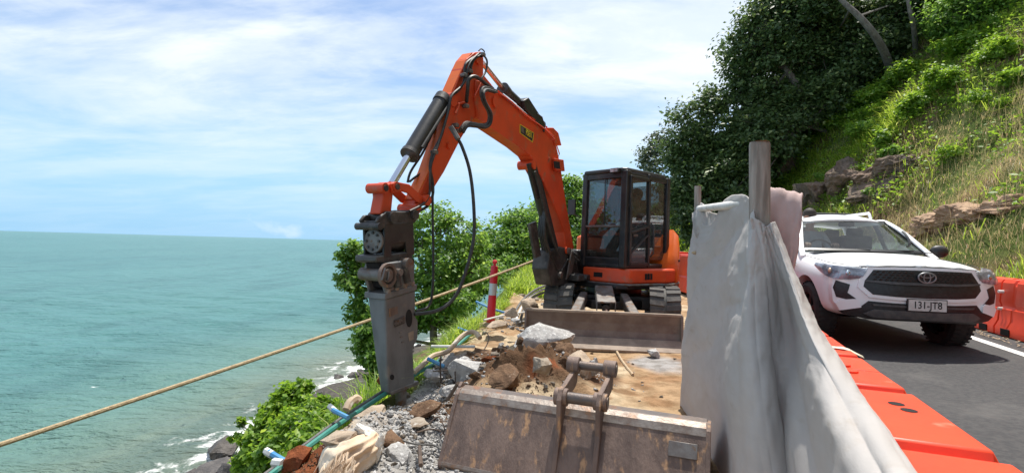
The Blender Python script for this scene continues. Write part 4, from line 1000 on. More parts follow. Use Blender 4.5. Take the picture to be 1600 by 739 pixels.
for u, v in ((711, 196), (727, 166), (714, 205), (733, 112), (724, 118), (753, 86), (678, 238), (772, 143)):
    x, y = BP(u, v, o1); mb = MB(TBm); mb.cyl((x, y, HS), (x, y, HS + .06), .022, n=8); mb.box((x, y, HS + .045), (.06, .035, .035)); mb.build('hose_fitting', M['dull_steel'], stick, bevel=.004)
hose([(712, 178), (716, 168), (718, 162), (727, 161)], HS + .02, .012, 'steel_line', 'orange', stick)
# the long breaker hose hanging from the arm to the breaker, and the thin one beside it
hose([(706, 200), (712, 212), (722, 230), (734, 268), (740, 320), (740, 372), (729, 420), (712, 462), (686, 484), (648, 491)], [.16, .2, .25, .32, .38, .4, .4, .36, .28, .16], .017, 'breaker_hose', 'hose', exc)
hose([(704, 198), (709, 206), (716, 218)], [.16, .19, .24], .026, 'hose_sleeve', 'hose_grey', exc)
hose([(676, 290), (676, 340), (677, 400), (676, 450), (670, 478), (650, 486)], [.12, .14, .16, .17, .15, .12], .012, 'breaker_hose', 'hose', exc)
# ------------------------------------------------------------------ people
def person(root, T, J, rad, zones, mats, name='body'):
    """one continuous skinned body; J joints, rad radii, edges from the pelvis outwards"""
    names = list(J); idx = {k: i for i, k in enumerate(names)}
    me = bpy.data.meshes.new(name); me.from_pydata([T @ Vector(J[k][1]) for k in names], [(idx[J[k][0]], idx[k]) for k in names if J[k][0]], [])
    o = bpy.data.objects.new(name, me); COL.objects.link(o)
    sk = o.modifiers.new('skin', 'SKIN'); sk.use_smooth_shade = True
    for k in names:
        d = me.skin_vertices[0].data[idx[k]]; d.radius = (J[k][2], J[k][2]) if not isinstance(J[k][2], tuple) else J[k][2]; d.use_root = J[k][0] is None
    ss = o.modifiers.new('subsurf', 'SUBSURF'); ss.levels = 2; ss.render_levels = 2
    dg = bpy.context.evaluated_depsgraph_get(); m2 = bpy.data.meshes.new_from_object(o.evaluated_get(dg)); bpy.data.objects.remove(o)
    for m in mats: m2.materials.append(m)
    pts = [(T @ Vector(J[k][1]), zones[J[k][3]], J[k][2] if not isinstance(J[k][2], tuple) else J[k][2][0]) for k in names]
    segs = [(T @ Vector(J[J[k][0]][1]), T @ Vector(J[k][1]), zones[J[k][3]]) for k in names if J[k][0]]
    for p in m2.polygons:
        c = p.center; best = min(segs, key=lambda s: ((s[0] + (s[1] - s[0]) * max(0, min(1, (c - s[0]).dot(s[1] - s[0]) / max(1e-9, (s[1] - s[0]).length_squared)))) - c).length)
        p.material_index = best[2]; p.use_smooth = True
    m2.transform(Matrix.Translation(-root_loc(root)))
    return link(name, m2, root)
def seated(label, group, T, shirt, hx, hz, hair='hair'):
    """seated figure in a frame x forward, y left, z up with the hips at the origin; hands reach (hx, hz)"""
    root = empty('person', T.translation.copy(), label, 'person', group)
    J = {'pelvis': (None, (0, 0, 0), .15, 't'), 'belly': ('pelvis', (-.01, 0, .14), (.15, .12), 's'), 'chest': ('belly', (-.03, 0, .36), (.17, .125), 's'),
         'neck0': ('chest', (-.03, 0, .53), .075, 's'), 'neck': ('neck0', (-.015, 0, .60), .055, 'k'), 'skull0': ('neck', (.005, 0, .68), (.07, .085), 'k'), 'skull1': ('skull0', (-.005, 0, .78), (.082, .098), 'k'), 'skull2': ('skull1', (-.01, 0, .85), .05, 'k'),
         'nose': ('skull0', (.10, 0, .715), .016, 'k'), 'chin': ('skull0', (.075, 0, .64), .028, 'k')}
    for s, n in ((1, 'l'), (-1, 'r')):
        J['ear' + n] = ('skull1', (-.01, s * .09, .735), .02, 'k')
        J['sh' + n] = ('chest', (-.03, s * .20, .45), .078, 's'); J['ua' + n] = ('sh' + n, (.04, s * .26, .30), .058, 's')
        J['el' + n] = ('ua' + n, (.10, s * .27, .18), .048, 's'); J['fa' + n] = ('el' + n, (.10 + (hx - .1) * .6, s * .24, .18 + (hz - .18) * .6), .04, 'k')
        J['wr' + n] = ('fa' + n, (hx, s * .2, hz), .03, 'k'); J['pa' + n] = ('wr' + n, (hx + .06, s * .195, hz + .005), .036, 'k')
        for i, (dy, ln) in enumerate(((-.03, .055), (-.01, .066), (.012, .062), (.03, .048))):
            J[f'f{i}a' + n] = ('pa' + n, (hx + .10, s * (.195 + dy), hz + .02), .010, 'k'); J[f'f{i}b' + n] = (f'f{i}a' + n, (hx + .10 + ln * .6, s * (.195 + dy), hz - .01), .009, 'k'); J[f'f{i}c' + n] = (f'f{i}b' + n, (hx + .09 + ln * .4, s * (.195 + dy), hz - .045), .008, 'k')
        J['tha' + n] = ('wr' + n, (hx + .045, s * .15, hz + .015), .012, 'k'); J['thb' + n] = ('tha' + n, (hx + .09, s * .14, hz - .015), .010, 'k')
        J['hip' + n] = ('pelvis', (.06, s * .10, .0), .10, 't'); J['kn' + n] = ('hip' + n, (.45, s * .14, .06), .068, 't'); J['sn' + n] = ('kn' + n, (.50, s * .14, -.2), .05, 't'); J['an' + n] = ('sn' + n, (.52, s * .14, -.36), .04, 't'); J['to' + n] = ('an' + n, (.68, s * .14, -.40), .035, 't')
    person(root, T, J, None, {'t': 1, 's': 0, 'k': 2}, [M[shirt], M['trousers'], M['skin']])
    mb = MB(T); mb.ball((-.025, 0, .80), .108, 14, (1, .93, .92)); mb.build('hair', M[hair], root)
    mb = MB(T)
    for s in (-1, 1): mb.ball((.083, s * .033, .745), .012, 8)
    mb.build('eye', M['ink'], root)
    mb = MB(T); mb.box((.09, 0, .672), (.012, .045, .008)); mb.build('mouth', M['trousers'], root)
    return root
Tq = TU @ Matrix.Translation((-.05, .29, 1.37))
seated('machine operator in an orange shirt seated behind the cab glass', None, Tq, 'shirt_orange', .30, .26)
# ------------------------------------------------------------------ white utility vehicle
CO, CT = 2.21, 8.26                                    # front axle centre, offset and distance along the road
_x, _y = 4.90, 6.80; CZ = float(lane_z(CO, CT))
_h = R(10.5); CF = Vector((-math.sin(_h), -math.cos(_h), 0)); CL = Vector((math.cos(_h), -math.sin(_h), 0))
car = empty('utility_vehicle', (_x, _y, CZ), 'white dual cab utility with roof rails driving towards the camera', 'utility vehicle')
TC = Matrix((CF, CL, Z_)).transposed().to_4x4(); TC.translation = Vector((_x, _y, CZ))
def xf(y, z):
    x = .985 - .30 * (abs(y) / .90) ** 2.7
    if z > .72: x -= .16 * (z - .72)
    if z < .50: x -= 1.6 * (.50 - z) ** 2 + .1 * (.5 - z)
    return x
# body shell: stations from nose to tail, half profile sill -> centre line, then smoothed
def prof_at(p): return p
ST = []
def ring_front(q):
    out = []
    for y, z in q: out.append((xf(y, z) - .012, y, z))
    return out
ST.append(ring_front([(.76, .40), (.835, .52), (.855, .70), (.83, .88), (.76, .985), (.50, 1.025), (0, 1.04)]))
def stn(x, q): ST.append([(x, y, z) for y, z in q])
stn(.50, [(.80, .36), (.885, .50), (.90, .72), (.895, .93), (.80, 1.045), (.50, 1.085), (0, 1.10)])
stn(.20, [(.80, .34), (.91, .48), (.925, .72), (.918, .96), (.82, 1.075), (.52, 1.125), (0, 1.14)])
stn(-.20, [(.80, .34), (.91, .48), (.925, .74), (.918, 1.0), (.82, 1.115), (.52, 1.165), (0, 1.18)])
stn(-.48, [(.80, .32), (.90, .46), (.915, .76), (.905, 1.03), (.83, 1.15), (.55, 1.19), (0, 1.20)])
stn(-.60, [(.80, .32), (.90, .46), (.915, .76), (.905, 1.04), (.84, 1.16), (.70, 1.165), (0, 1.165)])
for x in (-1.4, -2.3, -2.75):
    stn(x, [(.80, .32), (.90, .46), (.915, .76), (.905, 1.05), (.85, 1.17), (.70, 1.175), (0, 1.175)])
for x in (-2.9, -4.1):
    stn(x, [(.80, .40), (.90, .52), (.925, .78), (.92, 1.08), (.88, 1.21), (.70, 1.20), (0, 1.20)])
stn(-4.26, [(.78, .45), (.87, .55), (.89, .78), (.88, 1.06), (.84, 1.17), (.66, 1.17), (0, 1.17)])
mb = MB(TC); vs = []; fs = []; k = 7; W = 2 * k - 1
for s in ST:
    vs += [(x, -y, z) for x, y, z in s] + [(x, y, z) for x, y, z in reversed(s[:-1])]
for a in range(len(ST) - 1):
    for j in range(W): fs.append((a * W + j, a * W + (j + 1) % W, (a + 1) * W + (j + 1) % W, (a + 1) * W + j))
for b in (0, (len(ST) - 1) * W):
    for j in range(k - 1): fs.append((b + j, b + j + 1, b + W - 2 - j, b + W - 1 - j))
mb.add(vs, fs); shell = mb.build('body', M['car_white'], car, subsurf=2, angle=None or 60)
# cut the wheel arches
def carve(o, cutters):
    objs = []
    for p, q, r in cutters:
        mb = MB(TC); mb.cyl(p, q, r, n=40); c = mb.build('cutter', M['gap'], car); objs.append(c)
        b = o.modifiers.new('cut', 'BOOLEAN'); b.object = c; b.operation = 'DIFFERENCE'; b.solver = 'EXACT'
    bpy.context.view_layer.update()
    dg = bpy.context.evaluated_depsgraph_get(); me = bpy.data.meshes.new_from_object(o.evaluated_get(dg)); o.modifiers.clear(); o.data = me
    for c in objs: bpy.data.objects.remove(c)
carve(shell, [((x, -1.2, .40), (x, -.52, .40), .455) for x in (0, -3.085)] + [((x, .52, .40), (x, 1.2, .40), .455) for x in (0, -3.085)])
for p in shell.data.polygons: p.use_smooth = True
shell.data.set_sharp_from_angle(angle=R(40))
if len(shell.data.materials) < 2: shell.data.materials.append(M['gap'])
# fascia surface and pieces laid on it
def fascia(poly, off, thick, nm, mm, par=car, h=.05, fx=None):
    fx = fx or xf
    pts = []; n = len(poly)
    for i in range(n):
        a = Vector(poly[i]); b = Vector(poly[(i + 1) % n]); m = max(1, int((b - a).length / h))
        pts += [a + (b - a) * (j / m) for j in range(m)]
    nb = len(pts); edges = [(i, (i + 1) % nb) for i in range(nb)]
    y0, y1 = min(p.x for p in pts), max(p.x for p in pts); z0, z1 = min(p.y for p in pts), max(p.y for p in pts)
    for y in np.arange(y0 + h / 2, y1, h):
        for z in np.arange(z0 + h / 2, z1, h): pts.append(Vector((y, z)))
    v, e, f, *_ = delaunay_2d_cdt([Vector((p[0], p[1])) for p in pts], edges, [list(range(nb))], 1, 1e-5)
    mb = MB(TC); n = len(v)
    mb.v = []
    vv = [(fx(p.x, p.y) + off, p.x, p.y) for p in v] + [(fx(p.x, p.y) + off - thick, p.x, p.y) for p in v]
    ff = [tuple(q) for q in f] + [tuple(reversed([i + n for i in q])) for q in f]
    cnt = {}
    for q in f:
        for i in range(len(q)):
            a, b = q[i], q[(i + 1) % len(q)]; cnt[(a, b)] = 1
    for a, b in list(cnt):
        if (b, a) not in cnt: ff.append((b, a, a + n, b + n))
    mb.add(vv, ff); return mb.build(nm, M[mm], par, angle=40)
def mir(p): return p + [(-y, z) for y, z in reversed(p)]
def both(p): return (p, [(-y, z) for y, z in reversed(p)])
zt = lambda y: 1.025 - .055 * (y / .8) ** 2
outer = [(.845, .56), (.865, .70), (.845, .86), (.80, .90), (.60, .925), (.55, 1.0), (.30, 1.012), (0, 1.016)]
fascia(mir([(.70, .43), (.80, .47), (.855, .58), (.868, .72), (.85, .86), (.79, .90), (.60, .925), (.545, 1.0), (.30, 1.012), (.0, 1.016)]), .0, .10, 'front_bumper', 'car_white')
gr = [(.50, .975), (.585, .845), (.60, .775), (.52, .69), (.30, .675), (0, .67)]
gro = [(.55, 1.003), (.63, .86), (.65, .765), (.55, .655), (.30, .64), (0, .636)]
frame_p = mir([(.0, 1.012), (.3, 1.009)][::-1] and [(0, .636)] and [(0, .636), (.30, .64), (.55, .655), (.65, .765), (.63, .86), (.55, 1.003), (.3, 1.010), (0, 1.013)])
fascia(frame_p, .022, .04, 'grille_surround', 'car_white')
grp = mir([(0, .67), (.30, .675), (.52, .69), (.60, .775), (.585, .845), (.50, .975), (.3, .982), (0, .985)])
grille = fascia(grp, .026, .02, 'grille', 'car_black')
fascia(mir([(0, .815), (.3, .815), (.585, .835), (.583, .855), (.3, .843), (0, .843)]), .045, .02, 'grille_bar', 'car_grey', grille)
for row in range(4):
    z = .865 + row * .03
    for i in range(-9, 10):
        y = i * .055 + (.0275 if row % 2 else 0)
        lim = .565 - (z - .845) * .62
        if abs(y) > lim - .02 or (abs(y) < .11): continue
        if row in (0, 1, 2, 3):
            mb = MB(TC); x0 = xf(y, z) + .028
            mb.prism([(x0, y - .024, z), (x0, y, z + .012), (x0, y + .024, z), (x0, y, z - .012)], (0, 0, 0), (.008, 0, 0)); mb.build('grille_mesh_cell', M['car_black'], grille, smooth=False)
# emblem: three overlapping ellipses in a ring
def ell(cy, cz, ry, rz, r):
    mb.tube([(xf(0, cz) + .056, cy + ry * math.cos(a), cz + rz * math.sin(a)) for a in np.linspace(0, 2 * math.pi, 33)], r, 6, cap=False)
mb = MB(TC); ell(0, .905, .088, .058, .0085); ell(0, .905, .034, .055, .0065); ell(0, .930, .064, .024, .0065); mb.build('emblem', M['badge'], grille)
mb = MB(TC); mb.prism([(xf(0, .905) + .03, .095 * math.cos(a), .905 + .066 * math.sin(a)) for a in np.linspace(0, 2 * math.pi, 24, endpoint=False)], (0, 0, 0), (.018, 0, 0)); mb.build('emblem_back', M['car_black'], grille)
for p in both([(.71, .79), (.83, .83), (.858, .74), (.83, .63), (.67, .595), (.64, .61), (.735, .69)]):
    fascia(p, .006, .02, 'fog_light_recess', 'car_black')
for p in both([(.63, .60), (.66, .625), (.80, .60), (.845, .56), (.80, .475), (.62, .53)]): fascia(p, .028, .05, 'bumper_wing', 'car_white')
lower = fascia(mir([(.0, .40), (.55, .395), (.74, .43), (.80, .475), (.62, .535), (.55, .61), (.3, .60), (0, .60)]), .012, .10, 'lower_bumper', 'car_black')
fascia(mir([(0, .555), (.5, .56), (.52, .58), (0, .575)]), .024, .02, 'chrome_strip', 'car_grey', lower)
fascia(mir([(0, .42), (.5, .42), (.60, .46), (.5, .52), (0, .515)]), .034, .05, 'skid_plate', 'car_grey', lower)
pl = fascia([(-.19, .53), (.19, .53), (.19, .655), (-.19, .655)], .062, .012, 'number_plate', 'plate', h=.2, fx=lambda y, z: .965)
fascia([(-.2, .522), (.2, .522), (.2, .663), (-.2, .663)], .056, .03, 'plate_frame', 'car_black', pl, h=.2, fx=lambda y, z: .965)
T = TC @ frame((.965 + .063, .0, .592), (0, 1, 0), (0, 0, 1)); text('131-JT8', .112, T, M['ink'], pl, sx=.82)
# headlights wrap from the grille round the corner
for s in (-1, 1):
    up = [(xf(.56, .97) + .01, .53, .99), (xf(.68, .98) + .012, .68, .992), (.76, .775, 1.008), (.58, .865, 1.02), (.36, .915, 1.035)]
    lo = [(xf(.60, .88) + .012, .60, .87), (xf(.72, .85) + .014, .72, .845), (.74, .845, .845), (.56, .902, .89), (.34, .925, .99)]
    up = spline(up, 5); lo = spline(lo, 5); n = len(up)
    def lens(nm, mm, k, inset, par):
        mb = MB(TC); vs = []
        for f in (0, .33, .66, 1):
            for a, b in zip(up, lo):
                p = a.lerp(b, inset + f * (1 - 2 * inset)); bul = .012 * math.sin(math.pi * f)
                vs.append((p.x + k + bul, s * (p.y + (k + bul) * .8), p.z))
        fs = [(r * n + i, r * n + i + 1, (r + 1) * n + i + 1, (r + 1) * n + i) for r in range(3) for i in range(n - 1)]
        mb.add(vs, fs); return mb.build(nm, M[mm], par)
    hl = lens('headlight', 'lamp_lens', .018, 0, car)
    lens('lamp_housing', 'lamp_inner', .006, .03, hl)
    mb = MB(TC); i0 = 6
    p = up[i0].lerp(lo[i0], .45); mb.ball((p.x + .012, s * (p.y + .008), p.z), .034, 14, (.55, 1, 1)); mb.build('projector', M['chrome'], hl)
    p = up[13].lerp(lo[13], .5); mb = MB(TC); mb.ball((p.x + .01, s * (p.y + .012), p.z), .04, 12, (.8, .5, .9)); mb.build('indicator', M['lamp_warm'], hl)
# panel gaps on the hood and doors
def strip(pts, r, nm='panel_gap', mm='gap', par=car):
    mb = MB(TC); mb.tube(pts, r, 5); return mb.build(nm, M[mm], par)
hood = [(x, y * s_, z) for s_ in (1,) for x, y, z in ()]
for s in (-1, 1):
    strip(spline([(.70, s * .70, 1.022), (.48, s * .800, 1.040), (.2, s * .822, 1.072), (-.2, s * .826, 1.110), (-.46, s * .815, 1.152)], 6), .0045)
strip([(xf(y, 1.02) - .005, y, 1.0205 - .02 * (y / .6) ** 2) for y in np.linspace(-.60, .60, 15)], .006)
# greenhouse: roof, pillars, glass
mb = MB(TC); rv = []; XS = (-1.12, -1.22, -1.5, -2.0, -2.5, -2.72, -2.80); YS = np.linspace(-1, 1, 9)
for x, zc_, hw in zip(XS, (1.672, 1.735, 1.785, 1.80, 1.785, 1.74, 1.68), (.60, .615, .625, .63, .62, .61, .60)):
    bu = .13 * max(0, 1 - (-1.12 - x) / .5)
    for q in YS: rv.append((x + bu * (1 - q * q) + .01, q * hw, zc_ - (zc_ - 1.64) * abs(q) ** 3 ))
for x, zc_, hw in zip(XS, (1.635, 1.64, 1.65, 1.65, 1.65, 1.64, 1.62), (.60, .615, .625, .63, .62, .61, .60)):
    bu = .13 * max(0, 1 - (-1.12 - x) / .5)
    for q in YS: rv.append((x + bu * (1 - q * q) - .02, q * hw, zc_ - .05 * abs(q) ** 3))
n = len(YS); h_ = len(XS) * n; fs = []
for i in range(len(XS) - 1):
    for j in range(n - 1):
        fs += [(i * n + j, i * n + j + 1, (i + 1) * n + j + 1, (i + 1) * n + j), (h_ + i * n + j, h_ + (i + 1) * n + j, h_ + (i + 1) * n + j + 1, h_ + i * n + j + 1)]
for i in range(len(XS) - 1):
    for j in (0, n - 1): fs.append((i * n + j, (i + 1) * n + j, h_ + (i + 1) * n + j, h_ + i * n + j))
for j in range(n - 1):
    for i in (0, (len(XS) - 1)): fs.append((i * n + j, i * n + j + 1, h_ + i * n + j + 1, h_ + i * n + j))
mb.add(rv, fs); mb.build('roof', M['car_white'], car, subsurf=1, angle=50)
def pil(nm, pts, r, mm='car_white', fl=.6):
    mb = MB(TC); mb.tube(pts, r, 10, flat=fl); return mb.build(nm, M[mm], car)
for s in (-1, 1):
    pil('pillar', spline([(-.30, s * .835, 1.10), (-.50, s * .80, 1.22), (-.85, s * .70, 1.48), (-1.17, s * .608, 1.655), (-1.5, s * .628, 1.675)], 6), .040)
    pil('pillar', [(-1.58, s * .86, 1.15), (-1.58, s * .63, 1.68)], .05, 'car_black')
    pil('pillar', [(-2.62, s * .86, 1.15), (-2.60, s * .80, 1.3), (-2.55, s * .62, 1.68)], .09)
    pil('roof_edge', [(-1.2, s * .61, 1.66), (-1.8, s * .632, 1.685), (-2.55, s * .62, 1.67)], .036)
    # side glass
    for a, b in ((-.62, -1.55), (-1.62, -2.52)):
        mb = MB(TC); x_top = -1.13 if a > -1 else a
        mb.prism([(a, s * .838, 1.185), (b, s * .845, 1.185), (b, s * .628, 1.655), (x_top, s * .615, 1.64)], (0, 0, 0), (0, -s * .005, 0)); mb.build('side_window', M['windscreen'], car, smooth=False)
    strip([(-.62, s * .857, 1.178), (-2.6, s * .862, 1.185)], .014, 'window_seal', 'car_black')
    # doors: gap lines and handles
    strip([(-.66, s * .918, .45), (-.67, s * .925, .78), (-.66, s * .914, 1.04), (-.64, s * .87, 1.15)], .006)
    strip([(-1.60, s * .912, .45), (-1.60, s * .922, .78), (-1.60, s * .914, 1.05), (-1.6, s * .868, 1.16)], .006)
    strip([(-.30, s * .935, .46), (-.30, s * .934, .52)], .004)
    for x in (-1.42, -2.4):
        mb = MB(TC); mb.box((x, s * .925, .98), (.22, .03, .035)); mb.build('door_handle', M['car_white'], car, bevel=.01)
    mb = MB(TC); mb.box((-.38, s * .918, 1.0), (.10, .012, .022)); mb.box((-.38, s * .918, .97), (.08, .012, .014)); mb.build('badge', M['chrome'], car)
    mb = MB(TC); mb.ball((-.62, s * 1.03, 1.215), .12, 16, (.55, 1.0, .72)); mr = mb.build('mirror', M['car_black'], car)
    mb = MB(TC); mb.ball((-.618, s * 1.03, 1.25), .112, 16, (.5, .9, .52)); mb.tube([(-.62, s * .95, 1.15), (-.64, s * .86, 1.17)], .03, 8); mb.build('mirror_cap', M['car_grey' if s > 0 else 'chrome'], mr)  # one cap is darker than the other: its shade is put into the colour
    mb = MB(TC); mb.box((-1.6, s * .90, .36), (1.9, .09, .10)); mb.build('side_step', M['car_black'], car, bevel=.02)
    # roof rails
    mb = MB(TC); mb.tube(spline([(-1.42, s * .52, 1.72), (-1.48, s * .52, 1.80), (-1.6, s * .52, 1.808), (-2.4, s * .52, 1.808), (-2.62, s * .52, 1.795), (-2.68, s * .52, 1.70)], 6), .022, 8); mb.box((-2.0, s * .52, 1.765), (.06, .04, .07)); mb.build('roof_rail', M['car_white'], car)
# windscreen, curved
def ws(nm, inset, mm, off, xtop=-1.15, xbot=-.50, ztop=1.655, zbot=1.195, wt=.575, wb=.775):
    mb = MB(TC); vs = []; nn = 12; mmn = 6
    for i in range(mmn + 1):
        f = inset + (1 - 2 * inset) * i / mmn
        for j in range(nn + 1):
            g = (-1 + 2 * j / nn) * (1 - inset)
            w = wb + (wt - wb) * f; x = xbot + (xtop - xbot) * f + .13 * (1 - g * g) + off; vs.append((x, g * w, zbot + (ztop - zbot) * f + off * 1.0))
    mb.add(vs, [(i * (nn + 1) + j, i * (nn + 1) + j + 1, (i + 1) * (nn + 1) + j + 1, (i + 1) * (nn + 1) + j) for i in range(mmn) for j in range(nn)])
    return mb.build(nm, M[mm], car)
wsg = ws('windscreen', 0, 'windscreen', 0)
def band(f0, f1, nm, mm='car_black'):
    mb = MB(TC); vs = []; nn = 14
    for f in (f0, f1):
        for j in range(nn + 1):
            g = -1 + 2 * j / nn; w = .775 - .2 * f; vs.append((-.50 - .65 * f + .13 * (1 - g * g) + .004, g * w, 1.195 + .46 * f + .004))
    mb.add(vs, [(j, j + 1, nn + 2 + j, nn + 1 + j) for j in range(nn)]); mb.build(nm, M[mm], wsg)
band(-.01, .06, 'lower_seal'); band(.965, 1.02, 'upper_seal')
for s in (-1, 1): strip([(-.49, s * .772, 1.20), (-.82, s * .674, 1.43), (-1.145, s * .578, 1.66)], .014, 'side_seal', 'car_black', wsg)
mb = MB(TC)
for y0, y1 in ((-.55, .05), (.1, .62)): mb.tube([(-.40 - .1 * abs(y0), y0, 1.205), (-.38 - .1 * abs(y1), y1, 1.215)], .009, 6)
mb.build('wiper', M['car_black'], wsg)
mb = MB(TC); mb.box((-.34, 0, 1.192), (.22, 1.45, .012)); mb.build('cowl', M['car_black'], car)
mb = MB(TC); mb.box((-1.05, .02, 1.60), (.04, .22, .07)); mb.build('rear_view_mirror', M['car_black'], car, bevel=.015)
# interior
mb = MB(TC); mb.box((-.78, 0, 1.10), (.5, 1.4, .16)); mb.build('dashboard', M['interior'], car, bevel=.04)
mb = MB(TC); mb.box((-1.7, 0, .85), (2.0, 1.5, .08)); mb.build('cabin_floor', M['interior'], car)
for x in (-1.5, -2.35):
    for y in (-.36, .36):
        mb = MB(TC); mb.box((x + .2, y, .98), (.5, .48, .16)); mb.box((x - .05, y, 1.22), (.14, .46, .46)); mb.box((x - .08, y, 1.50), (.09, .24, .15)); mb.build('seat', M['interior'], car, bevel=.04)
mb = MB(TC); mb.box((-2.66, 0, 1.2), (.05, 1.5, .5)); mb.build('rear_panel', M['interior'], car)
mb = MB(TC); c_ = Vector((-.98, -.36, 1.20)); u_ = Vector((0, 1, 0)); w_ = Vector((-.42, 0, .9)).normalized()
mb.tube([c_ + (u_ * math.cos(a) + w_ * math.sin(a)) * .175 for a in np.linspace(0, 2 * math.pi, 25)], .014, 8, cap=False); mb.tube([c_ - u_ * .16, c_ + u_ * .16], .02, 6); mb.tube([c_, c_ + Vector((.2, 0, -.08))], .03, 8); mb.build('steering_wheel', M['interior'], car)
for s in (1,):
    mb = MB(TC); mb.tube(spline([(-.80, s * .66, 1.50), (-.72, s * .655, 1.46), (-.66, s * .67, 1.38), (-.70, s * .70, 1.30), (-.78, s * .71, 1.28)], 5), .016, 8); mb.build('grab_handle', M['interior_grey'], car)
# rear roof bar with a small red lamp, and the tray
mb = MB(TC); mb.tube([(-2.76, -.78, 1.86), (-2.76, .78, 1.86)], .035, 8); mb.tube([(-2.76, -.72, 1.86), (-2.80, -.76, 1.2)], .03, 8); mb.tube([(-2.76, .72, 1.86), (-2.80, .76, 1.2)], .03, 8); rk = mb.build('head_rack', M['car_black'], car)
mb = MB(TC); mb.box((-2.76, -.22, 1.935), (.08, .14, .06)); mb.build('warning_lamp', mat('red_lamp', (.55, .04, .02), rough=.3), rk, bevel=.015)
# wheels
for wx in (0, -3.085):
    for s in (-1, 1):
        yc = s * .77
        w = empty('wheel', TC @ Vector((wx, yc, .385)), None, None); w.parent = car; w.location = TC @ Vector((wx, yc, .385)) - car.location
        mb = MB(TC); hw = .13
        mb.lathe([(.24, -hw * .9), (.33, -hw), (.372, -hw * .78), (.385, -hw * .4), (.385, hw * .4), (.372, hw * .78), (.33, hw), (.24, hw * .9), (.235, 0), (.24, -hw * .9)], (wx, yc, .385), (0, 1, 0), 36); ty = mb.build('tyre', M['tyre'], w)
        mb = MB(TC)
        for i in range(36):
            a = 2 * math.pi * i / 36
            for q in (-1, 1): mb.box((wx + .385 * math.cos(a + q * .04), yc + q * .075, .385 + .385 * math.sin(a + q * .04)), (.03, .07, .012), Matrix.Rotation(-a + math.pi / 2, 3, 'Y'))
        td = mb.build('tread', M['tyre'], w, smooth=False); tag(td, kind='stuff')
        mb = MB(TC); mb.ring((wx, yc - s * .06, .385), (wx, yc + s * .105, .385), .245, .215, 32); mb.cyl((wx, yc + s * .02, .385), (wx, yc + s * .04, .385), .22, n=28); mb.cyl((wx, yc, .385), (wx, yc + s * .105, .385), .06, n=16)
        rm = mb.build('rim', M['rim'], w)
        for i in range(6):
            a = i * math.pi / 3 + .3; mb = MB(TC); p = Vector((wx, yc + s * .085, .385)); d = Vector((math.cos(a), 0, math.sin(a))); e = Vector((-math.sin(a), 0, math.cos(a)))
            mb.prism([p + d * .05 - e * .035, p + d * .05 + e * .035, p + d * .225 + e * .028, p + d * .225 - e * .028], (0, -s * .03, 0), (0, s * .012, 0)); mb.build('spoke', M['rim'], w, bevel=.006)
mb = MB(TC)
for wx in (0, -3.085): mb.cyl((wx, -.7, .385), (wx, .7, .385), .07, n=10)
mb.box((-1.6, 0, .46), (4.6, 1.0, .16)); mb.build('chassis', M['car_black'], car)
mb = MB(TC)
for wx in (0, -3.085):
    for s in (-1, 1): mb.box((wx, s * .50, .62), (.95, .03, .5))
mb.build('arch_liner', M['gap'], car)
Tq = TC @ Matrix.Translation((-1.42, -.36, .98))
seated('driver in a pale shirt with one hand on the steering wheel of the white utility', None, Tq, 'shirt_blue', .38, .30)
# ------------------------------------------------------------------ water filled barriers
def make_barrier(name, label, group, o0, t0, o1, t1, mm, holes=False, top=.78, detail=True, wf=1.0):
    p = Vector((*xy(o0, t0), 0)); q = Vector((*xy(o1, t1), 0)); d = (q - p); L = d.length; d = d / L; s = Vector((d.y, -d.x, 0))
    z0 = float(lane_z((o0 + o1) / 2, (t0 + t1) / 2)) + (0.004 if o0 > .25 else .03)
    c = (p + q) / 2; c.z = z0
    root = empty(name, c, label, 'road barrier', group)
    T = Matrix((d, s, Z_)).transposed().to_4x4(); T.translation = c
    H = L / 2 - .004
    # cross section: broad foot, sloped waist, rounded flat top with transverse recesses
    sec = [(-.28, 0), (-.28, .10), (-.235, .20), (-.225, .36), (-.195, .40), (-.215, .46), (-.195, top - .05), (-.165, top), (.165, top), (.195, top - .05), (.215, .46), (.195, .40), (.225, .36), (.235, .20), (.28, .10), (.28, 0)]
    sec = [(y * wf, z) for y, z in sec]; xs = [-H]; rec = []
    k = 3
    for i in range(k):
        a = -H + (i + .5) * 2 * H / k; rec.append(a); xs += [a - .045, a - .028, a + .028, a + .045]
    xs.append(H)
    mb = MB(T); n = len(sec); vs = []; fs = []
    for x in xs:
        dip = .042 if any(abs(x - a) < .035 for a in rec) else 0
        end = .003 if abs(abs(x) - H) < 1e-6 else 0
        for y, z in sec: vs.append((x, y * (1 - dip * .9 - end) , z - (dip if z > top - .06 else 0) - (end if z > .5 else 0)))
    for i in range(len(xs) - 1):
        for j in range(n - 1): fs.append((i * n + j, i * n + j + 1, (i + 1) * n + j + 1, (i + 1) * n + j))
    fs += [tuple(range(n)), tuple(reversed(range((len(xs) - 1) * n, len(xs) * n)))]
    mb.add(vs, fs); b = mb.build('shell', M[mm], root, bevel=.006, smooth=True, angle=25)
    if detail:
        for x in (-H * .72, H * .72):
            for y in (-.24 * wf, .24 * wf):
                mb = MB(T); mb.box((x, y, .055), (.22, .10, .09)); mb.build('forklift_slot', M['hole'], root)
        for sgn in (-1, 1):
            mb = MB(T); mb.cyl((sgn * (H - .06), 0, top - .02), (sgn * (H - .06), 0, top + .006), .035, n=14); mb.build('joint_pin', M[mm], root)
        if top > .75:
            mb = MB(T); mb.cyl((-.05, 0, top - .02), (-.05, 0, top + .012), .05, n=16); mb.build('filler_cap', M[mm], root, bevel=.004)
    return root, T, H
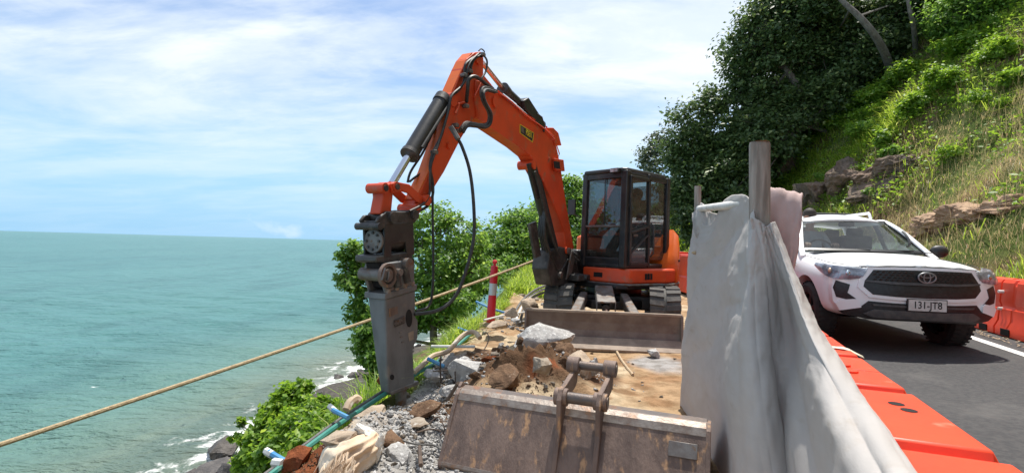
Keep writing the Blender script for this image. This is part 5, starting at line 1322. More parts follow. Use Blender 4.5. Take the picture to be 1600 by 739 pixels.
# near line, beside the fabric fence
NL = 'orange barriers along the road side of the fence'
lab = ['orange plastic barrier nearest the camera with two oval holes in its top', 'orange plastic barrier with a torn cream sticker on top beside the white utility', 'orange plastic barrier standing behind the draped fabric', None, None]
r1, T1, H1 = make_barrier('road_barrier', 'orange plastic barrier under the draped fabric with two oval holes in top', NL, .588, .70, .588, 2.70, 'barrier', top=.70, wf=.80)
for x, y in ((.44, .03), (.37, .045)):
    mb = MB(T1); mb.lathe([(0, 0), (.024, 0)], (x, y, .7015), n=18); mb.v = mb.v; mb.build('top_hole', M['hole'], r1)
r2, T2, H2 = make_barrier('road_barrier', 'orange plastic barrier with a torn cream sticker on its top, next to the white utility', NL, .588, 2.703, .588, 4.703, 'barrier', top=.70, wf=.80)
mb = MB(T2); vs = []
for i in range(9):
    x = -.48; y = -.06 + i * .031; z = .704 + (0 if y < .13 else -.0) + (.012 * math.sin(i * 1.7)) * (y > .11) + .004
    z = z + (-.05 * (y - .14) / .05 if y > .14 else 0)
    vs += [(x - .035 + .012 * math.sin(i * 2.1), y, z), (x + .035 + .01 * math.sin(i * 1.3), y + .01, z)]
mb.add(vs, [(2 * i, 2 * i + 1, 2 * i + 3, 2 * i + 2) for i in range(8)]); sk = mb.build('torn_sticker', M['sticker'], r2); sm_ = sk.modifiers.new('solid', 'SOLIDIFY'); sm_.thickness = .002
def bcopy(root, label, group, c, rz):
    n = root.copy(); COL.objects.link(n); n.location = c; n.rotation_euler = (0, 0, rz); n['label'] = label
    if group: n['group'] = group
    for ch in root.children:
        if ch.name.split('.')[0] in ('torn_sticker', 'top_hole', 'sticker_mark'): continue
        k = ch.copy(); COL.objects.link(k); k.parent = n
    return n
def along(o, t): x, y = xy(o, t); return Vector((x, y, float(lane_z(o, t))))
make_barrier('road_barrier', 'orange plastic barrier between the fabric fence and the front wheel of the utility', NL, .588, 4.706, .588, 6.706, 'barrier', top=.70, wf=.80)
# the line carries on behind the excavator and swings to the left, higher up the road
pts = [(.588, 6.71), (.588, 8.64), (.42, 10.64), (.08, 12.6), (-.62, 14.5), (-1.75, 16.2), (-3.2, 17.6)]
labs = ['faded red barrier hidden mostly behind the fabric fence', 'faded red barrier beyond the timber fence posts', 'faded red barrier higher up behind the excavator cab', 'red barrier seen between the excavator and the white fabric', 'red barrier just behind the orange counterweight', 'red barrier farthest up the road behind the excavator']
for i in range(6):
    make_barrier('road_barrier', labs[i], 'red barriers curving away behind the excavator', *pts[i], *pts[i + 1], 'barrier_dull', top=.95, detail=False)
HL = 'orange barriers along the foot of the hill'
tt = [3.2, 5.25, 7.3, 9.35, 11.4, 13.4]
hl_lab = ['orange barrier at the foot of the hill closest to the camera', 'orange barrier at the foot of the grassy hill outside the road line', 'orange barrier against the grass just past the corner of the utility', 'orange barrier partly hidden behind the front of the white utility', 'orange barrier behind the white utility']
for i in range(5):
    r, T, H = make_barrier('road_barrier', hl_lab[i], HL, 4.12, tt[i], 4.12 , tt[i] + 2.02, 'barrier')
    if i < 4:
        for z in (.36, .60):
            mb = MB(T); mb.cyl((H - .05, -.18, z), (H - .05, -.265, z), .022, n=12); mb.build('drain_plug', M['white_plastic'], r)
# ------------------------------------------------------------------ timber fence and geotextile
PN = P(1187, 300, 2.45); PF = P(1091, 300, 4.2)
fen = empty('timber_fence', (PN.x, PN.y, 0), 'weathered timber post and pipe rail fence holding up the white fabric', 'fence')
def fpost(p, top, w, d):
    mb = MB(); a = Vector((.10, .99, 0)).normalized(); b = Vector((a.y, -a.x, 0)); n = 14; vs = []
    ring_ = [(b * math.cos(2 * math.pi * i / n) * w / 2 + a * math.sin(2 * math.pi * i / n) * d / 2) for i in range(n)]
    zs = [-.1, .4, .8, 1.2, top - .012, top]; vs = []; fs = []
    for z in zs: vs += [Vector((p.x + .010 * math.sin(z * 2), p.y, z)) + q * (.94 if z == top else 1) for q in ring_]
    for k in range(len(zs) - 1): fs += [(k * n + i, k * n + (i + 1) % n, (k + 1) * n + (i + 1) % n, (k + 1) * n + i) for i in range(n)]
    fs.append(tuple(range((len(zs) - 1) * n, len(zs) * n))); mb.add(vs, fs); o = mb.build('fence_post', M['timber'], fen)
    mb = MB(); mb.lathe([(0, 0), (w * .44, 0)], (p.x + .010 * math.sin(top * 2), p.y, top + .002), n=14); mb.build('cut_end', M['timber_end'], o)
    return o
fpost(PN, P(1187, 223, 2.45).z, .098, .07); fpost(PF, P(1091, 291, 4.2).z, .055, .05)
ra = P(1094, 326, 4.1); rb = P(1245, 306, 2.30)
ra2 = ra; dirr = (P(1187, 316, 2.50) - ra).normalized()
mb = MB(); mb.tube([ra - dirr * .06, ra + dirr * ((P(1187, 316, 2.5) - ra).length - .03)], .026, 12); mb.build('rail', M['pvc'], fen)
# the cloth: stations of 3-D points from top to bottom, splined both ways, with folds
def ridge(q): return 1 - np.abs(2 * (q - np.floor(q)) - 1)
def cloth(name, stations, m, label, nu=10, nv=14, fold=.012, seed=0, thick=.003, freq=2.0, group=None, mode=None):
    cols = [spline(s, nv) for s in stations]; k = min(len(c) for c in cols)
    rows = []
    for j in range(k): rows.append(spline([c[j] for c in cols], nu))
    A = np.array([[list(p) for p in r] for r in rows])             # k x w x 3
    dv = np.gradient(A, axis=0); du = np.gradient(A, axis=1); nn = np.cross(du, dv); nn /= np.linalg.norm(nn, axis=2, keepdims=True) + 1e-9
    kk, w = A.shape[:2]; J, I = np.meshgrid(np.arange(kk) / kk, np.arange(w) / w, indexing='ij')
    f = 1.3 * fold * (2 * fbm(I * 9 * freq + seed, J * 1.6 + seed, o=4) - 1) + fold * .5 * (2 * fbm(I * 5 + J * 7 + seed, J * 9 - I * 4, o=4) - 1)
    f = f + .0025 * (2 * fbm(I * 18, J * 60 + seed, o=3) - 1) + .0045 * (2 * np.abs(2 * fbm(I * 7 + 3, J * 14 + I * 9 + seed, o=3) - 1) - .5)
    wv = .6 * fbm(I * 3 + seed, J * 2.2, o=3)
    if mode == 'sheet':
        q = (J * .9 + .5 * (I - .05)) * 3.2 + wv; f = f + .030 * (ridge(q) ** 2 - .3) * sstep(.95, .6, I) * sstep(.02, .2, J) * sstep(1.0, .55, J)
        f = f + .015 * (ridge(I * 5.5 + .6 * J + 1.5 * wv) ** 1.5 - .4) * sstep(.45, .75, I) * sstep(.05, .4, J) + .014 * (ridge(I * 4 + wv * 1.5) ** 2 - .3) * sstep(.3, .9, J)
    if mode == 'drape':
        f = f + .019 * (ridge(I * 3.4 + wv * 1.4 + .25 * J) ** 1.6 - .4) * sstep(.03, .35, J) + .010 * (ridge(I * 10 + 2 * wv) - .5) * sstep(.6, .05, J)
    A = A + nn * f[..., None]
    i = np.arange(kk * w).reshape(kk, w)
    c = Vector(A[-1, w // 2])
    o = np_mesh(name, A.reshape(-1, 3), quads=np.stack([i[:-1, :-1], i[:-1, 1:], i[1:, 1:], i[1:, :-1]], -1).reshape(-1, 4), m=m, smooth=True, loc=c)
    s = o.modifiers.new('solid', 'SOLIDIFY'); s.thickness = thick; s.offset = 0
    return tag(o, label, 'fabric', group)
def pp(*a): return [P(u, v, d) for u, v, d in a]
# sheet facing the works, from the far post to the near post
cloth('geotextile_sheet', [
    pp((1083, 332, 4.22), (1077, 395, 4.22), (1071, 480, 4.2), (1066, 560, 4.18), (1062, 650, 4.15)),
    pp((1092, 345, 4.12), (1087, 400, 4.1), (1082, 480, 4.05), (1080, 570, 3.95), (1076, 680, 3.85)),
    pp((1110, 350, 3.75), (1105, 400, 3.74), (1100, 500, 3.65), (1098, 600, 3.5), (1098, 720, 3.35)),
    pp((1133, 312, 3.30), (1128, 400, 3.33), (1122, 500, 3.2), (1122, 620, 3.0), (1128, 790, 2.8)),
    pp((1158, 304, 2.80), (1148, 400, 2.75), (1140, 500, 2.62), (1138, 640, 2.48), (1150, 850, 2.32)),
    pp((1170, 310, 2.52), (1164, 400, 2.40), (1158, 500, 2.32), (1160, 650, 2.2), (1182, 880, 2.06)),
    pp((1178, 336, 2.405), (1178, 400, 2.33), (1180, 500, 2.24), (1194, 660, 2.10), (1232, 900, 1.94)),
    pp((1196, 350, 2.40), (1198, 400, 2.345), (1204, 500, 2.27), (1222, 660, 2.13), (1262, 900, 1.94)),
], M['fabric'], 'white geotextile sheet hung from the rail facing the excavator', 16, 26, .010, 3, freq=.7, mode='sheet')
# twisted end tied round the near post and thrown out over the barrier
def over(u, v, z, dmax): return P(u, v, min(dmax, (1.3 - z) * 800 / max(1, v - 360 - .0278 * u)))
cloth('geotextile_drape', [
    pp((1172, 340, 2.385), (1180, 400, 2.37), (1186, 520, 2.29), (1206, 650, 2.16), (1244, 900, 1.97)),
    pp((1188, 346, 2.38), (1193, 400, 2.345), (1206, 520, 2.29), (1228, 650, 2.14), (1266, 900, 1.74)),
    pp((1194, 354, 2.375), (1205, 400, 2.36), (1228, 520, 2.30), (1254, 650, 1.96), (1300, 900, 1.42)),
    pp((1200, 352, 2.375), (1221, 410, 2.33), (1252, 520, 2.16), (1294, 650, 1.56), (1374, 880, 1.02)),
    pp((1205, 348, 2.385), (1231, 420, 2.25)) + [over(1264, 520, .82, 1.95), over(1330, 645, .84, 1.5), over(1440, 860, .84, .86)],
    pp((1209, 347, 2.41), (1243, 434, 2.27)) + [over(1284, 525, .82, 2.06), over(1366, 650, .835, 1.5), over(1502, 855, .835, .84)],
    pp((1212, 348, 2.45), (1247, 438, 2.34)) + [over(1290, 530, .79, 2.14), over(1374, 653, .80, 1.6), over(1512, 860, .80, .9)],
    pp((1212, 352, 2.50), (1243, 442, 2.44), (1284, 535, 2.28), (1370, 664, 1.68), (1505, 875, 1.0)),
], M['fabric'], 'grey white fabric end tied round the near post and pulled out over the barrier', 16, 26, .006, 9, freq=.7, mode='drape')
# doubled piece hanging over the rail behind the post
cloth('folded_fabric', [
    pp((1196, 302, 2.75), (1194, 300, 2.68), (1190, 302, 2.60), (1190, 340, 2.575), (1192, 400, 2.57), (1196, 440, 2.57)),
    pp((1214, 299, 2.72), (1212, 296, 2.64), (1210, 299, 2.56), (1210, 345, 2.53), (1212, 405, 2.53), (1214, 440, 2.53)),
    pp((1234, 304, 2.70), (1233, 301, 2.62), (1232, 304, 2.53), (1234, 345, 2.49), (1231, 395, 2.48), (1226, 440, 2.48)),
    pp((1254, 308, 2.68), (1254, 304, 2.60), (1253, 308, 2.51), (1252, 340, 2.47), (1247, 385, 2.46), (1236, 432, 2.46)),
], M['fabric_pink_shade'], 'doubled fabric, its pinkish shade painted in, hanging over the rail behind the near post', 8, 8, .008, 5, thick=.01)
# crumpled top edge over the far end of the rail
cloth('torn_fabric_edge', [
    pp((1086, 330, 4.15), (1084, 345, 4.1), (1088, 372, 4.08)), pp((1098, 318, 4.1), (1096, 336, 4.03), (1099, 360, 4.0)),
    pp((1108, 330, 3.95), (1107, 350, 3.9), (1110, 390, 3.86)), pp((1122, 334, 3.7), (1120, 360, 3.66), (1121, 400, 3.6)),
], M['fabric'], 'frayed pinkish fabric scrap bunched at the far end of the rail', 6, 6, .03, 8)
mb = MB(); p = P(1088, 395, 4.05); mb.ball(p, .025, 10, (1.6, .6, .6)); mb.tube([p, p + Vector((.05, -.02, -.05))], .006, 5)
tag(mb.build('dead_leaf', M['twig'], loc=p), 'brown dead leaf stuck on the white fabric', 'leaf')
# ------------------------------------------------------------------ rope, bollard
a, b = P(-60, 714, 3.1), P(849, 401.5, 8.45)
pts = [a.lerp(b, i / 40) - Vector((0, 0, .10 * 4 * (i / 40) * (1 - i / 40) * .35)) for i in range(41)]
mb = MB(); mb.tube(pts, .017, 8); tag(mb.build('rope', M['rope'], loc=pts[20]), 'tan rope stretched across the view from the sea side to the excavator', 'rope')
bb = G(766, 512, .03); bz = wz(bb.x, bb.y); bb.z = bz
bo = empty('bollard', bb, 'red plastic bollard with a silver band standing at the cliff edge', 'bollard')
ax = (P(772.5, 420, 7.7) - P(766, 510, 7.7)).normalized()
def bl(prof, nm, mm, par=bo): mb = MB(); mb.lathe(prof, bb + ax * .02, ax, 20); return mb.build(nm, M[mm], par)
bl([(0, 0), (.066, 0), (.064, .32), (.060, .44)], 'lower_tube', 'bollard_red'); bl([(.061, .44), (.0605, .62)], 'silver_band', 'reflective')
bl([(.059, .62), (.0585, .70), (.064, .705), (.064, .76), (.057, .765), (.055, .86), (.05, .88), (.03, .885), (.022, .89), (.02, .91), (.035, .93), (.038, .95), (.02, .975), (0, .98)], 'upper_tube', 'bollard_red')
mb = MB(); mb.lathe([(0, .06), (.10, .055), (.22, .03), (.24, .0), (.24, -.08)], bb + Vector((0, 0, -.01)), n=10); mb.build('base', M['tan_rock'], bo)
# ------------------------------------------------------------------ excavator bucket lying on its mouth
WX = Vector((.931, -.365, 0)); QX = Vector((-.365, -.931, 0)); BL = Vector((-.285, 3.19, 0)); bwid = 1.43
BC = BL + WX * bwid / 2
buc = empty('digging_bucket', (BC.x, BC.y, 0), 'rusty wide bucket lying face down in front with two pinned hinge ears', 'bucket')
TBk = Matrix((WX, QX, Z_)).transposed().to_4x4(); TBk.translation = Vector((BC.x, BC.y, 0))    # x along, y towards the camera, z up
h = bwid / 2
def bplate(sec, nm, mm, x0=-h, x1=h, bev=.006, par=buc):
    mb = MB(TBk); mb.prism([(x0, y, z) for y, z in sec], (0, 0, 0), (x1 - x0, 0, 0)); return mb.build(nm, M[mm], par, smooth=False, bevel=bev)
back = bplate([(.02, .408), (.055, .388), (.255, .045), (.25, .02), (.225, .02), (.03, .36), (.0, .38)], 'back_plate', 'rust_steel', -h + .002, h - .002)
bplate([(-.045, .395), (-.04, .418), (.022, .4115), (.018, .39)], 'top_strip', 'rust_blue', -h + .004, h - .004)
bplate([(.022, .4125), (.055, .392), (.078, .356), (.070, .350), (.045, .385), (.018, .402)], 'fold_edge', 'edge_steel', -h + .003, h - .003, .003)
bplate([(-.045, .40), (-.075, .34), (-.33, .20), (-.45, .06), (-.44, .045), (-.31, .18), (-.05, .32), (-.03, .38)], 'inner_shell', 'rust_steel', -h + .006, h - .006)
bplate([(.252, .052), (.262, .034), (.24, -.02), (.22, -.02)], 'bottom_edge', 'edge_steel', -h, h, .003)
for s in (-1, 1):
    mb = MB(TBk); x = s * h
    mb.prism([(x, -.05, .405), (x, .03, .415), (x, .07, .385), (x, .265, .03), (x, .24, -.03), (x, -.46, -.02), (x, -.46, .05), (x, -.34, .215)], (-.012, 0, 0), (.012, 0, 0)); mb.build('side_plate', M['rust_steel'], buc, smooth=False, bevel=.004)
mb = MB(TBk); mb.prism([(-h - .014, -.06, .40), (-h - .014, .0, .445), (-h - .014, .03, .42), (-h - .014, -.01, .36)], (0, 0, 0), (.02, 0, 0)); mb.build('side_lug', M['rust_steel'], buc, bevel=.004)
pn_ = Vector((0, .863, .505))   # outward normal of the back plate
ez = .0; exx = (-.062 - .102, -.062 + .102)
ear_c = .06
for i, s in enumerate((-1, 1)):
    x = ear_c + s * .108
    mb = MB(TBk)
    mb.prism([(x, -.155, .455), (x, -.20, .475), (x, -.215, .53), (x, -.18, .565), (x, -.13, .555), (x, .06, .52), (x, .125, .515), (x, .16, .46), (x, .155, .30), (x, .235, .085), (x, .20, .09), (x, .075, .365), (x, .03, .41), (x, -.02, .413), (x, -.08, .445)], (-.014, 0, 0), (.014, 0, 0)); ear = mb.build('hinge_ear', M['rust_steel'], buc, smooth=False, bevel=.005)
    mb = MB(TBk)
    for yy, zz, r in ((-.165, .588, .048), (.095, .465, .048)):
        mb = MB(TBk); mb.cyl((x - s * .035, yy, zz), (x + s * .038, yy, zz), r, n=18); mb.build('ear_boss', M['rust_steel'], ear, bevel=.004)
for yy, zz, r in ((-.165, .588, .026), (.095, .465, .031)):
    mb = MB(TBk); mb.cyl((ear_c - .15, yy, zz), (ear_c + .15, yy, zz), r, n=20); mb.build('hinge_pin', M['rust_blue'], buc)
mb = MB(TBk); T = frame((h - .12, .125, .292), (1, 0, 0), (0, -.505, .863)); mb = MB(TBk @ T); mb.box((0, 0, .006), (.14, .075, .008)); mb.build('id_plate', M['dull_steel'], buc, bevel=.002)
# ------------------------------------------------------------------ rocks and rubble
def rock_mesh(name, seed, size, m, npts=16, cuts=2, amp=.06, flat=True, smooth_angle=None):
    r = random.Random(seed); bm = bmesh.new()
    for i in range(npts):
        v = Vector((r.gauss(0, 1), r.gauss(0, 1), r.gauss(0, 1))).normalized() * r.uniform(.75, 1.0)
        bm.verts.new((v.x, v.y, v.z))
    ret = bmesh.ops.convex_hull(bm, input=bm.verts)
    bmesh.ops.delete(bm, geom=list({g for g in ret['geom_interior'] + ret['geom_unused'] if isinstance(g, bmesh.types.BMVert)}), context='VERTS')
    if cuts:
        bmesh.ops.triangulate(bm, faces=bm.faces)
        for c in range(cuts): bmesh.ops.subdivide_edges(bm, edges=bm.edges, cuts=1, use_grid_fill=True)
        for v in bm.verts:
            p = v.co * 1.0 + Vector((seed * 1.7, seed * .9, 3)); q = v.co.normalized()
            v.co += q * amp * (mnoise.fractal(p * 1.6, 1.0, 2.1, 4) * 1.2 + .6 * mnoise.fractal(p * 6, 1, 2, 3))
    for v in bm.verts: v.co = Vector((v.co.x * size[0], v.co.y * size[1], v.co.z * size[2]))
    me = bpy.data.meshes.new(name); bm.to_mesh(me); bm.free()
    for q in (m if isinstance(m, list) else [m]): me.materials.append(q)
    if not flat:
        me.polygons.foreach_set('use_smooth', [True] * len(me.polygons)); me.set_sharp_from_angle(angle=R(smooth_angle or 38))
    return me
def rock(name, label, cat, loc, size, rot, seed, m, group=None, **k):
    me = rock_mesh(name, seed, size, m, **k); o = link(name, me); o.location = loc; o.rotation_euler = [R(a) for a in rot]
    return tag(o, label, cat, group)
def gz(u, v, z0=0.0, it=4):
    z = z0
    for i in range(it): p = G(u, v, z); z = wz(p.x, p.y)
    return Vector((p.x, p.y, z))
def S(px, D): return px * D / FPX
def rk(u, v, D, w, hgt, dep, rot, seed, m, name, label, cat, group=None, **k):
    """rock whose centre shows at (u, v) at depth D; w, hgt in photo pixels"""
    D = min(D, gz(u, v).y - .12 * dep + k.pop('sink', 0))
    return rock(name, label, cat, P(u, v, D), (S(w / 2, D), dep / 2, S(hgt / 2, D)), rot, seed, M[m], group, **k)
BIG = dict(npts=18, cuts=3, amp=.07, flat=False)
rk(848, 528, 5.75, 118, 46, .5, (14, -4, 6), 3, 'concrete', 'concrete_slab_piece', 'largest pale grey concrete lump propped on the soil mound before the dozer blade', 'concrete lump', sink=.22, **BIG)
rk(735, 582, 4.75, 96, 70, .42, (4, 8, -14), 12, 'concrete', 'concrete_block', 'grey broken concrete block with a bright top at the left of the soil mound', 'concrete block', **BIG)
rk(866, 562, 5.2, 62, 62, .40, (0, 24, 0), 21, 'brown_rock', 'soil_clod', 'dark brown clod standing upright on the middle of the soil mound', 'soil clod', **BIG)
rk(884, 548, 5.0, 44, 34, .28, (10, 8, 0), 23, 'brown_rock', 'soil_clod', 'small almost black clod on top of the brown mound', 'soil clod', **BIG)
rk(872, 566, 4.95, 20, 22, .14, (10, 8, 30), 27, 'concrete', 'concrete_lump', 'white flecked stone lodged between the two brown clods', 'concrete lump', **BIG)
rk(846, 572, 4.95, 44, 32, .24, (0, 5, 20), 31, 'concrete_dirty', 'concrete_lump', 'greyish striped concrete lump below the dark clods', 'concrete lump', **BIG)
rk(909, 572, 4.75, 62, 52, .36, (20, 34, 10), 36, 'tan_rock', 'rock_slab', 'tilted tan slab with a grey broken edge behind the bucket ears', 'rock', **BIG)
rk(925, 576, 4.68, 30, 46, .16, (15, 30, 10), 37, 'concrete', 'concrete_lump', 'pale grey fragment at the right edge of the tilted tan slab', 'concrete lump', **BIG)
p = gz(1023, 558); rock('concrete_lump', 'loose grey stone lying alone on the sandy floor in front of the blade', 'concrete lump', p + Vector((0, 0, .045)), (.11, .10, .075), (5, 10, 20), 44, M['concrete'], **BIG)
rk(790, 590, 4.6, 60, 50, .4, (0, 0, 0), 48, 'brown_rock', 'soil_clod', 'brown clod low on the face of the soil mound', 'soil clod', **BIG)
rk(822, 560, 5.2, 44, 30, .3, (0, 20, 0), 50, 'brown_rock', 'soil_clod', 'brown clod under the pale concrete lump', 'soil clod', **BIG)
rk(755, 552, 5.6, 40, 24, .3, (0, 10, 0), 52, 'brown_rock', 'soil_clod', 'dark clod beside the bollard foot', 'soil clod', **BIG)
rk(718, 568, 5.2, 46, 22, .24, (0, -20, 0), 54, 'concrete', 'concrete_lump', 'long pale concrete lump behind the broken block by the pipes', 'concrete lump', **BIG)
rk(700, 610, 4.5, 34, 22, .2, (0, -10, 0), 57, 'concrete', 'concrete_lump', 'grey concrete lump between the breaker and the bucket', 'concrete lump', **BIG)
rk(676, 586, 4.9, 36, 22, .22, (0, 15, 30), 58, 'concrete', 'concrete_lump', 'rough concrete lump with rebar sticking out beside the breaker', 'concrete lump', **BIG)
rk(775, 508, 7.0, 46, 16, .3, (0, 0, 20), 60, 'tan_rock', 'rock_slab', 'flat tan stone right of the bollard base', 'rock', **BIG)
rk(805, 500, 6.9, 16, 8, .14, (0, 0, 20), 61, 'concrete', 'concrete_lump', 'small white stone left of the dozer blade', 'concrete lump', **BIG)
rk(826, 478, 8.3, 40, 28, .4, (0, 10, 0), 62, 'tan_rock', 'rock_slab', 'tan boulder beside the left track of the excavator', 'rock', **BIG)
rk(800, 488, 7.8, 36, 20, .35, (0, 0, 30), 64, 'tan_rock', 'rock_slab', 'tan stone on the cliff edge between bollard and track', 'rock', **BIG)
rk(622, 712, 3.05, 66, 40, .24, (0, 14, 10), 71, 'concrete', 'concrete_block', 'grey concrete block with dark shaded front at the bottom beside the sack', 'concrete block', **BIG)
rk(612, 690, 3.2, 56, 36, .2, (0, 20, 0), 73, 'brown_rock', 'soil_clod', 'brown soil lump behind the sack in front of the chisel', 'soil clod', **BIG)
rk(666, 640, 3.9, 62, 34, .3, (0, -10, 0), 74, 'brown_rock', 'soil_clod', 'brown soil heap right of the chisel', 'soil clod', **BIG)
rk(648, 662, 3.6, 50, 22, .22, (0, -10, 0), 77, 'concrete_dirty', 'concrete_lump', 'dirty concrete lump in the gravel below the chisel', 'concrete lump', **BIG)
rk(470, 722, 3.0, 70, 56, .22, (0, -25, 0), 80, 'red_soil', 'soil_clod', 'red earth lump at the cliff edge left of the sack', 'soil clod', **BIG)
rk(576, 648, 3.75, 70, 30, .34, (0, -22, 0), 82, 'tan_rock', 'rock_slab', 'tan crusted ledge at the cliff edge left of the breaker', 'rock', **BIG)
rk(600, 590, 4.6, 30, 26, .2, (0, 10, 0), 85, 'red_soil', 'soil_clod', 'red earth lump behind the foot of the breaker', 'soil clod', **BIG)
rk(528, 690, 3.3, 84, 40, .3, (0, -20, 0), 86, 'tan_rock', 'rock_slab', 'tan crusted ledge under the torn sack', 'rock', **BIG)
# broken lumps scattered through the crushed concrete, one object each
GRP = 'broken concrete lumps scattered in the rubble'
variants = [rock_mesh('concrete_lump', 200 + i, (1, .85, .65), M['concrete' if i % 3 else 'concrete_dirty'], npts=13, cuts=2, amp=.08) for i in range(10)]
zones = [((605, 655), (700, 735), 75, (6, 17)), ((600, 620), (735, 668), 24, (7, 14)), ((690, 560), (780, 604), 24, (7, 15)), ((640, 575), (705, 610), 26, (7, 14)), ((745, 495), (835, 520), 26, (6, 13)), ((780, 540), (930, 600), 30, (6, 12)), ((490, 690), (560, 735), 10, (6, 12)), ((940, 560), (1060, 630), 9, (5, 8)), ((815, 455), (850, 490), 14, (8, 16))]
for (u0, v0), (u1, v1), n, (s0, s1) in zones:
    for i in range(n):
        u = random.uniform(u0, u1); v = random.uniform(v0, v1); p = gz(u, v)
        if abs(float(edge_o(ot(p.x, p.y)[1])) - ot(p.x, p.y)[0]) < .02: continue
        o = link('concrete_lump', random.choice(variants)); s = S(random.uniform(s0, s1) * .62, p.y)
        o.location = p + Vector((0, 0, s * .25)); o.scale = (s, s * random.uniform(.7, 1.1), s * random.uniform(.6, 1)); o.rotation_euler = (random.uniform(-.5, .5), random.uniform(-.5, .5), random.uniform(0, 6.28))
        tag(o, 'small jagged lump of broken concrete or soil lying in the rubble', 'concrete lump', GRP)
# soil clods and slabs piled on the mound
GS = 'brown soil clods piled on the mound'
cv = [rock_mesh('soil_clod', 260 + i, (1, .85, .7), M['brown_rock' if i != 4 else 'red_soil'], npts=14, cuts=3, amp=.10, flat=False) for i in range(8)] + [rock_mesh('soil_clod', 280 + i, (1, .8, .6), M['concrete_dirty'], npts=12, cuts=2, amp=.08) for i in range(3)]
for i in range(95):
    u = random.gauss(818, 55); v = 600 - abs(random.gauss(0, 30)); 
    if not (728 < u < 945): continue
    p = gz(u, v); o = link('soil_clod', random.choice(cv)); s = S(random.choice((8, 9, 10, 12, 14, 18, 22, 28)) * .55, p.y)
    o.location = p + Vector((0, 0, s * .1)); o.scale = (s, s * random.uniform(.7, 1.1), s * random.uniform(.6, 1)); o.rotation_euler = (random.uniform(-.6, .6), random.uniform(-.6, .6), random.uniform(0, 6.28))
    tag(o, 'brown clod of soil lying on the mound behind the bucket', 'soil clod', GS)
# crushed gravel: thousands of tiny chips as one mass
def scatter_chips(name, spots, m, seed, lo, hi):
    r = np.random.default_rng(seed); V = []; T = []; base = 0
    tmpl = []
    for i in range(6):
        bm = bmesh.new(); rr = random.Random(seed + i)
        for k in range(8): bm.verts.new(Vector((rr.gauss(0, 1), rr.gauss(0, 1), rr.gauss(0, 1))).normalized())
        ret = bmesh.ops.convex_hull(bm, input=bm.verts); bmesh.ops.triangulate(bm, faces=bm.faces); bm.verts.ensure_lookup_table(); bm.verts.index_update()
        tmpl.append((np.array([v.co[:] for v in bm.verts]), np.array([[v.index for v in f.verts] for f in bm.faces]))); bm.free()
    for x, y, sx, sy, n in spots:
        px = r.normal(x, sx, n); py = r.normal(y, sy, n); o, t = ot(px, py); ok = (edge_o(t) < o - .02) & (o < .2); px, py = px[ok], py[ok]; o, t = o[ok], t[ok]
        pz = work_z(o, t)
        for i in range(len(px)):
            v, f = tmpl[r.integers(6)]; s = r.uniform(lo, hi) * (1 if r.random() > .08 else 1.8); a = r.uniform(0, 6.28); c, sn = np.cos(a), np.sin(a)
            q = v * [s, s * r.uniform(.6, 1), s * r.uniform(.4, .9)]; q = np.stack([q[:, 0] * c - q[:, 1] * sn, q[:, 0] * sn + q[:, 1] * c, q[:, 2]], 1) + [px[i], py[i], pz[i] + s * .15]
            V.append(q); T.append(f + base); base += len(v)
    return tag(np_mesh(name, np.concatenate(V), tris=np.concatenate(T), m=m), kind='stuff')
def sp(u, v, sx, sy, n): p = gz(u, v); return (p.x, p.y, sx, sy, n)
scatter_chips('crushed_gravel', [sp(665, 700, .20, .32, 2600), sp(640, 650, .2, .2, 900), sp(700, 600, .25, .25, 900), sp(790, 505, .35, .5, 700), sp(560, 660, .12, .3, 400), sp(860, 585, .3, .25, 450)], M['concrete'], 5, .006, .018)
scatter_chips('dirt_crumbs', [sp(670, 640, .16, .16, 900), sp(810, 590, .26, .22, 1300), sp(470, 725, .12, .2, 500)], M['brown_rock'], 6, .005, .012)
# rebar, cable ends and sticks lying about
def bar(px, r, name, label, cat, m, group=None, lift=.03):
    pts = []
    for q in px:
        if len(q) == 3: pts.append(P(*q))
        else: pts.append(gz(*q) + Vector((0, 0, lift)))
    mb = MB(); mb.tube(spline(pts, 6), r, 7); c = sum(pts, Vector()) / len(pts); return tag(mb.build(name, M[m], loc=c), label, cat, group)
bar([(626, 702), (650, 708), (676, 707), (690, 712), (684, 690)], .006, 'wire', 'pale bent wire loop lying on the white gravel near the bucket', 'wire', 'hose_grey', lift=.05)
bar([(650, 690), (672, 684), (690, 688), (696, 700), (690, 716)], .006, 'wire', 'dark coiled wire sticking out of the gravel beside the bucket', 'wire', 'rebar', lift=.06)
bar([(668, 678), (684, 676), (694, 686), (688, 696)], .005, 'wire', 'thin dark wire curl on the gravel under the other coils', 'wire', 'rebar', lift=.07)
bar([(655, 716), (656, 735), (657, 748)], .012, 'rebar', 'dark short steel bar standing in the white gravel at the bottom', 'steel bar', 'rebar', lift=.07)
bar([(638, 738), (640, 712)], .005, 'wire', 'pale straight wire end at the bottom beside the grey block', 'wire', 'hose_grey', lift=.04)
bar([(689, 598, 4.75), (688, 575, 4.75), (689, 556, 4.75)], .008, 'rebar', 'upright steel bar in front of the broken block by the blue pipe', 'steel bar', 'rebar')
bar([(676, 580, 4.8), (700, 578, 4.8), (722, 576, 4.75), (738, 572, 4.7)], .006, 'rebar', 'bent horizontal steel bar in front of the grey block', 'steel bar', 'rebar')
bar([(712, 600, 4.6), (711, 580, 4.65), (712, 566, 4.7)], .006, 'rebar', 'thin upright steel bar right of the first upright bar', 'steel bar', 'rebar')
bar([(752, 552, 5.5), (760, 540, 5.6), (764, 528, 5.8), (761, 520, 5.9)], .006, 'rebar', 'curved thin bar left of the dark hollow', 'steel bar', 'rebar')
bar([(770, 566, 4.9), (776, 548, 5.1)], .007, 'rebar', 'short bar leaning in the soil mound', 'steel bar', 'rebar')
